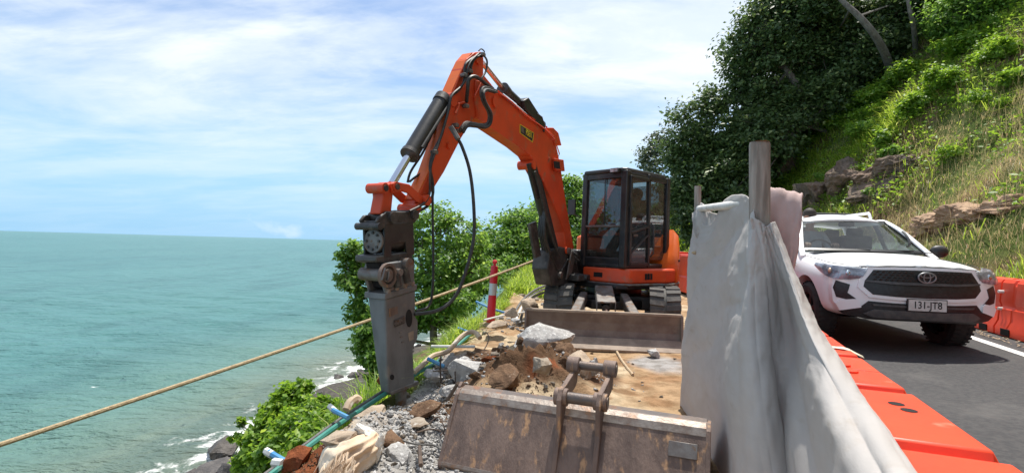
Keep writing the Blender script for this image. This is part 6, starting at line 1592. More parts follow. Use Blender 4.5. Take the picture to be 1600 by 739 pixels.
bar([(962, 547), (970, 562), (980, 576), (989, 587)], .014, 'stick', 'pale stick lying on the sandy floor in front of the blade', 'stick', 'twig', lift=.012)
bar([(700, 624, 3.6), (712, 604, 3.5), (716, 598, 3.45)], .012, 'rebar', 'brown bar leaning against the left corner of the bucket', 'steel bar', 'rebar')
# pipes and conduits along the broken edge
bar([(418, 745, 2.83), (470, 706, 3.15), (530, 662, 3.65), (600, 616, 4.3), (650, 584, 4.85), (690, 560, 5.5), (735, 522, 6.6)], .019, 'pipe', 'long green pipe running along the broken cliff edge', 'pipe', 'green_pipe')
bar([(400, 752, 2.9), (470, 700, 3.25), (530, 656, 3.75), (600, 610, 4.4)], .016, 'cable', 'dark grey cable beside the green pipe at the cliff edge', 'cable', 'hose_grey')
bar([(646, 582, 4.8), (660, 570, 5.0), (676, 556, 5.2), (700, 548, 5.35), (718, 528, 5.6), (730, 520, 5.7), (742, 519, 5.7), (750, 528, 5.6)], .027, 'conduit', 'tan conduit arching up between the breaker and the bollard', 'conduit', 'conduit')
bar([(674, 541, 5.6), (742, 541.5, 5.5)], .016, 'pipe', 'short white pipe sticking out level under the tan conduit', 'pipe', 'pvc')
bar([(668, 560, 5.05), (694, 572, 5.0)], .018, 'pipe', 'short blue pipe end lying across the green pipe', 'pipe', 'blue_pipe')
bar([(520, 640, 3.7), (544, 652, 3.6)], .017, 'pipe', 'blue pipe stub with a grey end at the shrub', 'pipe', 'blue_pipe')
bar([(515, 634, 3.76), (525, 643, 3.70)], .021, 'pipe_sleeve', 'grey sleeve on the end of the blue stub at the shrub', 'pipe', 'pvc')
bar([(420, 706, 3.1), (448, 722, 3.0)], .019, 'pipe', 'blue pipe stub at the bottom under the shrub', 'pipe', 'blue_pipe')
bar([(416, 704, 3.12), (426, 710, 3.08)], .023, 'pipe_sleeve', 'grey sleeve on the end of the bottom blue stub', 'pipe', 'pvc')
bar([(428, 722, 2.98), (442, 724, 2.95)], .026, 'pipe', 'short white pipe end below the bottom blue stub', 'pipe', 'pvc')
bar([(744, 471, 8.2), (768, 482, 8.0), (798, 491, 7.8)], .018, 'pipe', 'blue pipe passing behind the bollard', 'pipe', 'blue_pipe')
bar([(716, 512, 6.9), (732, 518, 6.7)], .014, 'pipe', 'tip of a blue pipe in the grass beside the tan conduit', 'pipe', 'blue_pipe')
bar([(756, 500, 7.4), (790, 492, 7.8), (812, 489, 8.0), (842, 484, 8.4)], .014, 'pipe', 'thin pale pipe lying behind the bollard base', 'pipe', 'pvc')
for i, (dv, m_, l) in enumerate(((0, 'hose_grey', 'grey cable bent along the rocks beside the left track'), (5, 'pvc', 'white cable bent along the rocks beside the left track'), (10, 'hose_grey', 'lower grey cable on the rocks beside the left track'))):
    bar([(800 + 6 * i, 496 + dv, 8.0), (816 + 2 * i, 470 + dv, 8.8), (836, 453 + dv, 9.6), (862, 443 + dv, 10.4)], .022, 'cable', l, 'cable', m_)
# curled piece of old conduit at the ledge
bar([(541, 640, 3.75), (547, 628, 3.8), (556, 622, 3.85), (562, 626, 3.86)], .03, 'conduit', 'brown broken conduit end curling out of the ledge left of the breaker', 'conduit', 'conduit')
# torn sand sack: draped over the ledge
def sack():
    root = empty('sack', P(548, 700, 3.05), 'torn white and tan sand sack slumped over the ledge at the bottom', 'sack')
    prof = [  # rows from the tied neck (upper right) down to the torn mouth at the bottom
        ((574, 668), (590, 676), (597, 688)), ((556, 676), (582, 688), (600, 700)), ((530, 686), (566, 702), (594, 712)),
        ((505, 700), (550, 716), (582, 728)), ((497, 722), (540, 736), (566, 745)), ((500, 752), (534, 766), (556, 770))]
    nu, nv = 22, 26; rows = []
    for i in range(nu):
        f = i / (nu - 1) * (len(prof) - 1); a = min(int(f), len(prof) - 2); g = f - a; row = []
        for j in range(nv):
            h_ = j / (nv - 1) * 2; b = min(int(h_), 1); k = h_ - b
            q0 = Vector(prof[a][b]).lerp(Vector(prof[a][b + 1]), k); q1 = Vector(prof[a + 1][b]).lerp(Vector(prof[a + 1][b + 1]), k); q = q0.lerp(q1, g)
            s = j / (nv - 1); bulge = math.sin(math.pi * min(1, max(0, s))) ** .6
            D = 3.06 - .34 * (i / nu) - .15 * bulge * (.5 + .5 * math.sin(math.pi * min(1, i / nu + .25)))
            D += .035 * (fbm(np.array(i * .32), np.array(j * .18 + 4)) - .5) * 2 + .028 * (abs(math.sin(j * .55 + i * .22)) - .5)
            row.append(P(q.x, q.y, D))
        rows.append(row)
    V = [p for r in rows for p in r]; idx = np.arange(nu * nv).reshape(nu, nv)
    o = np_mesh('sack_cloth', [list(p) for p in V], quads=np.stack([idx[:-1, :-1], idx[1:, :-1], idx[1:, 1:], idx[:-1, 1:]], -1).reshape(-1, 4), m=M['sack'], smooth=True, parent=root)
    s = o.modifiers.new('solid', 'SOLIDIFY'); s.thickness = .012; s.offset = -1
    me = rock_mesh('sack_neck', 77, (S(27, 2.95), .055, S(15, 2.95)), M['sack_white'], npts=15, cuts=4, amp=.22, flat=False, smooth_angle=70); o2 = link('sack_neck', me, root, P(577, 679, 2.95) - root.location); o2.rotation_euler = (0, R(32), 0)
    me = rock_mesh('sack_fold', 78, (S(13, 2.9), .04, S(24, 2.9)), M['sack_white'], npts=15, cuts=4, amp=.2, flat=False, smooth_angle=70); o3 = link('sack_fold', me, root, P(592, 700, 2.88) - root.location); o3.rotation_euler = (0, R(14), 0)
    mb = MB(); r = random.Random(3)
    for k in range(46):
        u = r.uniform(505, 556); v = r.uniform(705, 735); l = r.uniform(18, 46)
        mb.tube([P(u, v, 2.72), P(u - l * .2 + r.uniform(-6, 6), v + l * .5, 2.68), P(u - l * .45 + r.uniform(-9, 9), v + l, 2.66)], [.004, .003, .001], 4)
    fr = mb.build('frayed_threads', M['sack'], root); tag(fr, kind='stuff')
sack()
# shore boulders
def shore(u, v, w, hgt, seed, label, dz=0.0):
    p = G(u, v, SEA + dz); D = p.y
    rock('boulder', label, 'boulder', p, (S(w / 2, D), S(w / 2.3, D), S(hgt / 2, D)), (seed * 7 % 20 - 10, seed * 5 % 24 - 12, seed * 31), seed, M['shore_rock'], 'dark boulders along the waterline', npts=16, cuts=3, amp=.07, flat=False)
shore(345, 702, 62, 44, 1, 'largest dark boulder at the waterline beside the shrub', .4); shore(332, 736, 80, 40, 2, 'dark boulder at the bottom edge below the largest one', .2); shore(365, 738, 60, 44, 3, 'dark boulder under the shrub at the bottom edge', .5)
shore(372, 716, 34, 22, 4, 'small dark boulder between the large one and the shrub', .6); shore(300, 738, 26, 12, 8, 'low wet boulder in the foam at the bottom', 0)
shore(564, 580, 18, 9, 5, 'dark rock in the surf beside the tree', .2); shore(540, 599, 20, 8, 6, 'low dark rock in the surf left of the breaker', 0); shore(566, 600, 26, 14, 7, 'pale topped rock at the surf edge by the breaker', .5)
for i in range(22):
    t = random.uniform(12, 70); o = float(edge_o(t)) - random.uniform(17.5, 20.5); x, y = xy(o, t); s = random.uniform(.4, 1.3)
    rock('boulder', 'dark rough boulder among many along the waterline', 'boulder', (x, y, float(terrain(o, t)) + .1), (s, s * .8, s * .6), (random.uniform(-20, 20), random.uniform(-20, 20), random.uniform(0, 360)), 300 + i, M['shore_rock'], 'plain boulders along the waterline', npts=14, cuts=2, amp=.07, flat=False)
# hill outcrops, set into the slope where the view ray meets it
def hill_hit(u, v):
    d = np.array(ray(u, v)); k = np.arange(4, 120, .2)[:, None]; p = np.array(CAM) + d * k
    hit = np.nonzero(p[:, 2] < tz(p[:, 0], p[:, 1]))[0]
    return Vector(p[hit[0]]) if len(hit) else CAM + ray(u, v) * 60
def outcrop(u, v, w, hgt, seed, m, label, rot=(0, -28, 0), dep=1.2):
    p = hill_hit(u, v); D = p.y
    rock('rock_outcrop', label, 'rock', p, (S(w / 2, D), dep, S(hgt / 2, D)), rot, seed, M[m], None, npts=15, cuts=4, amp=.15, flat=False, smooth_angle=24)
for a in ((1318, 290, 62, 58, 401, 'hill_rock', 'brown rock in the middle of the long outcrop above the utility', (20, -20, 10)), (1352, 276, 66, 44, 402, 'hill_rock', 'pinkish upper rock of the long outcrop on the hillside', (0, -30, 40)),
          (1395, 262, 56, 34, 408, 'hill_rock', 'topmost rock at the right end of the long outcrop', (0, -24, 0)), (1276, 308, 66, 60, 403, 'hill_rock', 'dark overhanging rock at the left end of the long outcrop above the roof', (0, -10, 60)),
          (1366, 300, 54, 36, 409, 'hill_rock', 'dark rock tucked under the long outcrop among weeds', (0, -10, 0)), (1228, 268, 44, 48, 404, 'hill_rock', 'grey rock in the weeds right of the near fence post', (0, 0, 30)),
          (1480, 346, 70, 40, 405, 'tan_outcrop', 'tan rock low on the hill behind the utility', (0, -14, 0)), (1450, 364, 50, 26, 406, 'tan_outcrop', 'lower tan rock behind the passenger mirror of the utility', (0, -10, 0)),
          (1525, 336, 70, 34, 407, 'tan_outcrop', 'broad tan rock in the low outcrop at the right', (0, -20, 30)), (1570, 322, 50, 24, 410, 'tan_outcrop', 'small tan rock at the right end of the low outcrop', (0, -20, 0))):
    outcrop(a[0], a[1], a[2] * 1.45, a[3] * 1.5, *a[4:], dep=1.0)

# leaf litter and stones along the foot of the barriers on the hill side, scuffs on the road
r_ = np.random.default_rng(90); n_ = 420; tl = r_.uniform(4, 11, n_); ol = 3.62 + r_.exponential(.10, n_); ol = np.minimum(ol, 3.95); xl, yl = xy(ol, tl); zl = lane_z(ol, tl) + .012
from_leaf = np.stack([xl, yl, zl], 1)
V_ = []; T_ = []
for i in range(n_):
    s = r_.uniform(.008, .035); a = r_.uniform(0, 6.28); q = np.array([[-1, 0, 0], [0, .5, .25], [1, 0, .05], [0, -.5, .2]]) * s; c, d = np.cos(a), np.sin(a)
    V_.append(np.stack([q[:, 0] * c - q[:, 1] * d, q[:, 0] * d + q[:, 1] * c, q[:, 2]], 1) + from_leaf[i]); T_.append(np.array([[0, 1, 2], [0, 2, 3]]) + 4 * i)
tag(np_mesh('leaf_litter', np.concatenate(V_), tris=np.concatenate(T_), m=M['twig']), kind='stuff')
V_ = []; Q_ = []; M['scuff'] = mat('pale_scuff', (.17, .165, .16), (.10, .098, .096), 60, rough=.9)
for i in range(70):
    t_ = r_.uniform(1.0, 3.4); o_ = r_.uniform(.85, 1.5) + .05 * t_; l = r_.uniform(.03, .16); w = r_.uniform(.0015, .005); sl = r_.uniform(-.25, .1)
    for a, b in ((0, -w), (0, w), (l, w * .4), (l, -w * .4)):
        x_, y_ = xy(o_ + a, t_ + b + a * sl); V_.append((x_, y_, float(lane_z(o_ + a, t_)) + .004))
    Q_.append((4 * i, 4 * i + 1, 4 * i + 2, 4 * i + 3))
tag(np_mesh('road_scuff', V_, quads=Q_, m=M['scuff']), kind='structure')
# ------------------------------------------------------------------ foliage
def leaf_quads(C, size, rng, up=.35, aspect=.55, out=None):
    n = len(C); nrm = rng.normal(0, 1, (n, 3)); nrm[:, 2] = np.abs(nrm[:, 2]) + up
    if out is not None: nrm = nrm + out * .7
    nrm /= np.linalg.norm(nrm, axis=1, keepdims=True)
    a = rng.normal(0, 1, (n, 3)); a -= nrm * (a * nrm).sum(1, keepdims=True); a /= np.linalg.norm(a, axis=1, keepdims=True) + 1e-9
    b = np.cross(nrm, a); s = size * rng.uniform(.6, 1.3, (n, 1))
    # leaf: pointed oval folded a little along its midrib
    tip = C + a * s; base = C - a * s; l = C + b * s * aspect - a * s * .15 + nrm * s * .18; r_ = C - b * s * aspect - a * s * .15 + nrm * s * .18
    V = np.stack([base, l, tip, r_], 1).reshape(-1, 3); i = np.arange(n)[:, None] * 4
    return V, np.concatenate([i + [0, 1, 2], i + [0, 2, 3]], 1).reshape(-1, 3)
def blob_points(blobs, n, rng, sub=26, spread=.30, shell=.55):
    """leaf centres gathered into sub-clumps on each blob, so the crown has lumps, gaps and an uneven rim"""
    vol = np.array([b[3] ** 2 for b in blobs]); cnt = (n * vol / vol.sum()).astype(int); P_, O_ = [], []
    for (x, y, z, r), k in zip(blobs, cnt):
        m = max(6, int(sub * rng.uniform(.8, 1.2))); d = rng.normal(0, 1, (m, 3)); d /= np.linalg.norm(d, axis=1, keepdims=True); d[:, 2] *= .85
        cc = d * r * rng.uniform(shell, 1.05, (m, 1)); pick = rng.integers(0, m, k); sr = r * spread * rng.uniform(.6, 1.3, (m, 1))[pick]
        q = rng.normal(0, 1, (k, 3)) * sr * [1, 1, .62]
        P_.append(np.array([x, y, z]) + cc[pick] + q); O_.append(d[pick])
    return np.concatenate(P_), np.concatenate(O_)
def plant(name, label, cat, base, blobs, n, lsize, lm, bark='bark', trunk_r=.12, seed=1, group=None, sub=26, spread=.3, shell=.55, aspect=.55, stems=1, limbs=True, trunk_path=None):
    rng = np.random.default_rng(seed); rr = random.Random(seed); base = Vector(base)
    root = empty(name, base, label, cat, group)
    Cn, Ou = blob_points(blobs, n, rng, sub, spread, shell)
    V, T = leaf_quads(Cn, lsize, rng, out=Ou, aspect=aspect)
    cr = np_mesh('crown', V, tris=T, m=M[lm], parent=root); tag(cr, kind='stuff')
    if trunk_r:
        mb = MB(); cen = sum((Vector(b[:3]) for b in blobs), Vector()) / len(blobs)
        tops = trunk_path or spline([base - Vector((0, 0, .3)), base.lerp(cen, .35) + Vector((rr.uniform(-.2, .2), rr.uniform(-.2, .2), 0)) * trunk_r * 4, base.lerp(cen, .8)], 5)
        k = len(tops); mb.tube(tops, [trunk_r * (1 - .62 * i / (k - 1)) for i in range(k)], 9)
        mb.build('trunk', M[bark], root)
        mb = MB()
        for b in blobs:
            c = Vector(b[:3]); i = min(k - 1, max(1, int(k * rr.uniform(.45, .95)))); s = Vector(tops[i]); r0 = trunk_r * .36
            mid = s.lerp(c, .5) + Vector((rr.uniform(-.3, .3), rr.uniform(-.3, .3), rr.uniform(-.15, .3))) * b[3] * .6
            path = spline([s, mid, c], 4); mb.tube(path, [r0 * (1 - .8 * j / (len(path) - 1)) for j in range(len(path))], 6)
            for q in range(4):
                e = c + Vector((rr.gauss(0, 1), rr.gauss(0, 1), rr.gauss(0, .8))).normalized() * b[3] * .85; path2 = spline([mid.lerp(c, .6), mid.lerp(e, .7), e], 3)
                mb.tube(path2, [r0 * .45 * (1 - .8 * j / (len(path2) - 1)) for j in range(len(path2))], 5)
        mb.build('branches', M[bark], root)
    return root
def pb(u, v, D, rpx): p = P(u, v, D); return (p.x, p.y, p.z, S(rpx, D))
def ground(p, dz=0): return Vector((p[0], p[1], float(tz(p[0], p[1])) + dz))
# trees on the sea side
b = [pb(700, 370, 12, 40), pb(660, 360, 12.3, 38), pb(735, 372, 12.4, 30), pb(690, 415, 11.8, 40), pb(735, 425, 12, 30), pb(640, 420, 12.3, 36), pb(655, 465, 12, 38), pb(700, 470, 11.6, 40), pb(690, 338, 12.3, 22), pb(640, 345, 12.6, 20), pb(748, 400, 12.2, 22), pb(610, 400, 12.6, 28), pb(620, 470, 12.2, 30), pb(590, 520, 11.5, 30)]
plant('coast_tree', 'leafy green tree rising from the cliff behind the hydraulic breaker', 'tree', ground(P(690, 500, 12.2)), b, 12000, .056, 'leaf_mid', trunk_r=.14, seed=3, sub=22, spread=.26)
b = [pb(552, 395, 11.5, 20), pb(545, 425, 11.4, 20), pb(562, 440, 11.3, 24), pb(575, 470, 11.2, 26), pb(560, 490, 11.1, 18), pb(580, 515, 11, 24), pb(575, 550, 10.8, 22), pb(590, 560, 10.7, 22), pb(585, 590, 10.5, 15), pb(572, 405, 11.6, 22), pb(600, 440, 11.6, 22), pb(540, 440, 11.4, 12)]
plant('coast_tree', 'slender tree at the left of the breaker with foliage hanging over the sea', 'tree', ground(P(610, 600, 11.2)), b, 9000, .056, 'leaf_mid', trunk_r=.09, seed=4, sub=16, spread=.24)
b = [pb(775, 375, 19, 30), pb(800, 350, 19.5, 30), pb(830, 345, 20, 36), pb(820, 390, 19, 36), pb(780, 405, 18.5, 30), pb(850, 380, 20, 34), pb(800, 420, 18, 26), pb(760, 390, 19, 18)]
plant('coast_tree', 'rounded green tree on the cliff between the bollard and the boom', 'tree', ground(P(800, 425, 19)), b, 10000, .08, 'leaf_mid', trunk_r=.15, seed=5, sub=24)
b = [pb(885, 300, 24, 26), pb(895, 330, 24, 30), pb(870, 330, 24, 28), pb(850, 325, 24, 22), pb(900, 360, 23, 30), pb(865, 370, 23, 34), pb(890, 395, 22.5, 30), pb(905, 290, 24.5, 20), pb(925, 330, 25, 26)]
plant('coast_tree', 'dark tree partly hidden behind the boom and the cab', 'tree', ground(P(885, 410, 23.5)), b, 11000, .095, 'leaf_mid', trunk_r=.16, seed=6, sub=24)
b = [pb(715, 430, 14.5, 30), pb(750, 425, 15.5, 26), pb(735, 445, 14.5, 22), pb(690, 480, 12.5, 22), pb(770, 428, 17, 20)]
plant('coast_shrub', 'dark leafy shrub on the slope under the rope', 'shrub', ground(P(735, 480, 13.4)), b, 7500, .06, 'leaf_mid', trunk_r=.05, seed=7, sub=20)
b = [pb(745, 405, 22, 24), pb(770, 420, 22, 26), pb(800, 430, 22, 24), pb(830, 420, 23, 30), pb(860, 410, 24, 30), pb(890, 415, 25, 28), pb(840, 365, 25, 28), pb(770, 395, 24, 26), pb(740, 380, 24, 18)]
plant('coast_tree', 'spreading low tree filling the gap between the coast trees under the boom', 'tree', ground(P(810, 440, 22.5)), b, 10000, .09, 'leaf_mid', trunk_r=.14, seed=17, sub=24)
b = [pb(690, 478, 12.8, 26), pb(720, 470, 13.2, 24), pb(705, 500, 12.4, 20), pb(665, 500, 12.4, 24), pb(745, 455, 14, 20)]
plant('coast_shrub', 'leafy shrub at the foot of the tree right behind the breaker', 'shrub', ground(P(705, 500, 12.6)), b, 6500, .058, 'leaf_mid', trunk_r=.04, seed=18, sub=20)
# near shrub over the beach
b = [pb(460, 622, 5.4, 26), pb(474, 605, 5.5, 14), pb(440, 640, 5.3, 26), pb(490, 640, 5.3, 26), pb(420, 665, 5.2, 28), pb(460, 665, 5.0, 32), pb(500, 668, 4.9, 26), pb(400, 695, 5.1, 28), pb(440, 700, 4.8, 34), pb(480, 695, 4.7, 30), pb(385, 722, 5.0, 22), pb(420, 728, 4.7, 30), pb(460, 720, 4.5, 24), pb(508, 635, 5.2, 18), pb(376, 660, 5.3, 8), pb(368, 682, 5.3, 7)]
plant('coast_shrub', 'bright green leafy shrub in front of the beach at the lower left', 'shrub', ground(P(455, 735, 5.2)), b, 12500, .034, 'leaf_bright', trunk_r=.03, seed=8, sub=15, spread=.26)
# hillside trees
def hill_tree(label, bu, bv, D, blobs, n, ls, lm, tr, seed, bark='bark', path=None, **k):
    """stands on the slope where the view of its foot meets it; blobs keep their offset in depth from the trunk"""
    p = hill_hit(bu, bv); D1 = p.y; f = D1 / D
    bs = [pb(q[0], q[1], D1 + (q[2] - D) * f, q[3]) for q in blobs if q[1] > -22]
    if path:
        pts = [p - Vector((0, 0, .8))] + [P(q[0], q[1], D1 + (q[2] - D) * f) for q in path]; path = spline(pts, 4)
    return plant('hill_tree', label, 'tree', p, bs, n, ls * f, lm, bark, tr * f, seed, None, trunk_path=path, **k)
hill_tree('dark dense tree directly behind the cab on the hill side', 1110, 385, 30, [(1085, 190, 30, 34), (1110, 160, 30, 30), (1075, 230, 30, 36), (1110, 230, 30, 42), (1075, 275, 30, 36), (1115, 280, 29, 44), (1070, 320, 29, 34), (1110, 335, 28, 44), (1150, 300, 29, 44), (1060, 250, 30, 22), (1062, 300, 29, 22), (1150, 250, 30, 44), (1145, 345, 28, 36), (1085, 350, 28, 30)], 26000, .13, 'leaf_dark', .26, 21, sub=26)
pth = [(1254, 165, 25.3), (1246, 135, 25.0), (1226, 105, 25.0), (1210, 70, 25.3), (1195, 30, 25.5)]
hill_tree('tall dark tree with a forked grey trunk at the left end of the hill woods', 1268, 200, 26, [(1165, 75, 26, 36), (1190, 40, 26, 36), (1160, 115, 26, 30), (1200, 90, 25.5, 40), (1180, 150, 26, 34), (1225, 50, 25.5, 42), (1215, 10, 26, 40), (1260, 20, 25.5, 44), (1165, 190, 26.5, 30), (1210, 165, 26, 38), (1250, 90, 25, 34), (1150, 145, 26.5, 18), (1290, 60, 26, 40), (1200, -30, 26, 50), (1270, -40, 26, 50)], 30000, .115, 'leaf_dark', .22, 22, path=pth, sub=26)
pth = [(1384, 88, 22.9), (1366, 55, 22.3), (1342, 26, 22.2), (1316, 2, 22.4), (1290, -30, 22.6)]
hill_tree('leaning tree with a pale bare trunk in the middle of the hill woods', 1396, 100, 24, [(1310, -30, 23.5, 44), (1350, -50, 23, 50), (1280, 0, 24, 34), (1400, -40, 24, 50), (1330, 10, 25, 30), (1300, 60, 26, 34), (1420, 0, 25, 34)], 16000, .11, 'leaf_dark', .20, 23, 'bark_pale', pth, sub=26)
pth = [(1428, 45, 23.6), (1420, 10, 23.2), (1414, -40, 23.5)]
hill_tree('straight thin grey tree right of the leaning pale trunk', 1432, 70, 25, [(1440, -20, 25, 44), (1480, 0, 25, 40), (1400, 20, 26, 30), (1450, 30, 26, 34), (1500, -30, 25, 50)], 9000, .10, 'leaf_dark', .13, 24, 'bark_pale', pth, sub=26)
hill_tree('deep green tree low in the shade behind the forked trunk', 1300, 200, 32, [(1230, 180, 32, 40), (1270, 160, 32, 44), (1310, 120, 32, 46), (1180, 235, 32, 38), (1160, 285, 31, 38), (1210, 225, 31, 32), (1350, 110, 32, 40), (1160, 330, 30, 34), (1180, 200, 32, 40), (1300, 150, 31, 28)], 26000, .14, 'leaf_dark', .2, 25, sub=28)
hill_tree('dark tree filling the gap behind the two pale trunks', 1390, 90, 33, [(1380, 80, 33, 40), (1420, 50, 33, 44), (1330, 70, 33, 44), (1360, 20, 33, 44), (1450, 70, 33, 36), (1300, 20, 34, 40)], 14000, .14, 'leaf_dark', .2, 26, sub=24)
hill_tree('shaded tree at the upper right corner above the bright weeds', 1540, 20, 25, [(1500, 20, 25, 40), (1540, -10, 25, 46), (1590, -20, 24, 46), (1480, 40, 26, 30), (1560, 20, 25, 26)], 9000, .10, 'leaf_mid', .15, 27, sub=22)
hill_tree('pale thin tree seen against the sky beyond the cab roof', 1035, 330, 42, [(1015, 230, 42, 16), (1035, 218, 42, 15), (1010, 250, 42, 14), (1040, 245, 42, 18), (1022, 262, 41, 16), (1045, 285, 41, 22)], 2600, .15, 'leaf_grey', .16, 28, 'bark_pale', sub=14, spread=.34)
hill_tree('grey green feathery tree leaning over the top of the forked trunk', 1290, 150, 28, [(1230, 30, 27, 30), (1260, 60, 27, 28), (1210, 60, 27, 22), (1290, 30, 27, 26), (1250, 0, 27, 30)], 6500, .085, 'leaf_grey', .10, 29, sub=20, spread=.36)
# the edge of the woods: dark bushy undergrowth standing on the slope just behind the grass
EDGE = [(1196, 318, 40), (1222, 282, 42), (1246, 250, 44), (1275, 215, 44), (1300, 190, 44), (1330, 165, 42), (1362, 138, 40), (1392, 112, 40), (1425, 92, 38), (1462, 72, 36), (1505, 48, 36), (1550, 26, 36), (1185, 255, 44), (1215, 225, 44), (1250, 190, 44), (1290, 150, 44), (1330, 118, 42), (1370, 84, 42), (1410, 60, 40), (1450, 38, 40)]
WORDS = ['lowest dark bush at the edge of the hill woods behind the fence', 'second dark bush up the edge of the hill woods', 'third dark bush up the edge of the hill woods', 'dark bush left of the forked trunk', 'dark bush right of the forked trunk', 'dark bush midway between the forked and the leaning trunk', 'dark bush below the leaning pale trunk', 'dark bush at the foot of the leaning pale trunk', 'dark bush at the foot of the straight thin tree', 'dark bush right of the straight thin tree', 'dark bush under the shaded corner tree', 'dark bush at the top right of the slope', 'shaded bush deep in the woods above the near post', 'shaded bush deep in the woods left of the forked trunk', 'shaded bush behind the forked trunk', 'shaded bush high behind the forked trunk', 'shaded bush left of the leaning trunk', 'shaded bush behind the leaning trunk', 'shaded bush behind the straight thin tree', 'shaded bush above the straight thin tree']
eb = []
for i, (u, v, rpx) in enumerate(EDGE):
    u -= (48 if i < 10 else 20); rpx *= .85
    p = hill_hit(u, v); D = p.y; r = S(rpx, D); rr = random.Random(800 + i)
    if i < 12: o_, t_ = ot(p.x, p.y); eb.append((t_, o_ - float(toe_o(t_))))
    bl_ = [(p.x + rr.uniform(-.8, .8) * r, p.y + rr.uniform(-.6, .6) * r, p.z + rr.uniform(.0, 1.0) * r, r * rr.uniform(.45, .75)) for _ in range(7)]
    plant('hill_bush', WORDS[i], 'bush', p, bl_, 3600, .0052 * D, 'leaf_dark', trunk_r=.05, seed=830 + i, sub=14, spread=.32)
eb.sort(); EBT = np.array([q[0] for q in eb]); EBE = np.array([q[1] for q in eb])
# bushes and broad-leaved weeds along the top of the grass slope
bush = [('bright bush beside the right edge of the near fence post', 1222, 240, 24, 26), ('bright leafy bush left of the long outcrop', 1262, 215, 26, 30), ('yellow green bush at the foot of the forked trunk', 1300, 190, 30, 30), ('bright bush above the long outcrop', 1345, 205, 24, 28), ('tall weed clump below the leaning trunk', 1370, 150, 34, 22), ('dense bush right of the leaning trunk', 1425, 110, 34, 26), ('bushy weeds on the middle of the slope', 1435, 160, 30, 24), ('dark weed clump on the open slope', 1400, 240, 18, 16), ('bright bush near the right edge high on the slope', 1560, 80, 36, 24), ('leafy bush at the right edge of the picture', 1590, 120, 30, 22), ('bush under the shaded corner tree', 1500, 70, 36, 26), ('leafy weeds in the upper middle of the slope', 1490, 120, 34, 22), ('broad bush beside the dark hollow under the trees', 1330, 165, 28, 26), ('low bush over the end of the outcrop', 1385, 218, 22, 14), ('dark weeds hanging from the outcrop', 1365, 300, 16, 12), ('small bush at the left foot of the hill behind the fence', 1212, 290, 22, 20)]
for i, (l, u, v, rpx, q) in enumerate(bush):
    p = hill_hit(u, v + rpx * .5); D = p.y; r = S(rpx, D) * .62; rr = random.Random(500 + i)
    bl_ = [(p.x + rr.uniform(-.9, .9) * r, p.y + rr.uniform(-.7, .7) * r, p.z + rr.uniform(.3, 1.1) * r, r * rr.uniform(.5, .8)) for _ in range(6)]
    plant('hill_bush', l, 'bush', p, bl_, 3200, .07 if D < 20 else .085, 'leaf_bright' if i not in (7, 14) else 'leaf_mid', trunk_r=.03, seed=600 + i, sub=12, spread=.34)
# ------------------------------------------------------------------ grass
def blades(name, Pt, H, W, m, seed, lean=.5, droop=.4, windx=0.0):
    rng = np.random.default_rng(seed); n = len(Pt); a = rng.uniform(0, 2 * np.pi, n); dv = np.stack([np.cos(a), np.sin(a), np.zeros(n)], 1); sv = np.stack([-np.sin(a), np.cos(a), np.zeros(n)], 1)
    H = H[:, None]; W = (W if np.ndim(W) else np.full(n, W))[:, None]; le = (lean * rng.uniform(.2, 1.2, (n, 1))); up = np.array([0, 0, 1.0])
    m1 = Pt + up * H * .55 + dv * H * le * .30; tp = Pt + up * H * (1 - droop * le * .8) + dv * H * le * .95
    V = np.stack([Pt - sv * W, Pt + sv * W, m1 - sv * W * .75, m1 + sv * W * .75, tp], 1).reshape(-1, 3); i = np.arange(n)[:, None] * 5
    return tag(np_mesh(name, V, quads=i + [0, 1, 3, 2], tris=i + [2, 3, 4], m=M[m]), kind='stuff')
def in_view(x, y, z, mg=60):
    d = np.stack([x, y, z - CAM.z], -1); f = d @ np.array(FWD); u = CX + FPX * (d @ np.array(RGT)) / f; v = CY - FPX * (d @ np.array(UPV)) / f
    return (f > .5) & (u > -mg) & (u < 1600 + mg) & (v > -mg) & (v < 739 + mg)
def field(n, o_rng, t_rng, seed, rel='toe', pw=1.0):
    r = np.random.default_rng(seed); t = t_rng[0] + (t_rng[1] - t_rng[0]) * r.random(n) ** pw; e = o_rng[0] + (o_rng[1] - o_rng[0]) * r.random(n) ** pw
    o = toe_o(t) + e if rel == 'toe' else edge_o(t) - e
    x, y = xy(o, t); z = terrain(o, t); k = in_view(x, y, z); return np.stack([x, y, z - .03], 1)[k], e[k], t[k]
# hill: dry brown grass on the near right, lush green further up and back
Pt, e, t = field(320000, (-.1, 30), (2, 46), 31, pw=1.15)
kk = e < np.interp(t, EBT, EBE) + .6; Pt, e, t = Pt[kk], e[kk], t[kk]
D = Pt[:, 1]; n1 = fbm(Pt[:, 0] * .35, Pt[:, 1] * .35 + 20, Pt[:, 2] * .35); n2 = fbm(Pt[:, 0] * .9 + 3, Pt[:, 1] * .9, Pt[:, 2] * .9)
dryf = sstep(.36, .50, n1 + .30 * sstep(23, 13, t + .4 * e) - .14 * sstep(20, 30, t + .4 * e) - .25 * sstep(.9, .2, e)); rr_ = np.random.default_rng(5).random(len(Pt))
isdry = rr_ < dryf * .93
clump = sstep(.42, .6, n2)
def take(m): return Pt[m], clump[m], e[m], D[m]
p_, c_, e_, D_2 = take(isdry); blades('dry_grass', p_, (.16 + .26 * c_) * np.random.default_rng(6).uniform(.6, 1.3, len(p_)), .0022 + .00026 * D_2, 'grass_dry', 7, lean=1.4, droop=.45)
gm = ~isdry; yel = gm & (fbm(Pt[:, 0] * .22 + 50, Pt[:, 1] * .22, Pt[:, 2] * .22) > .46)
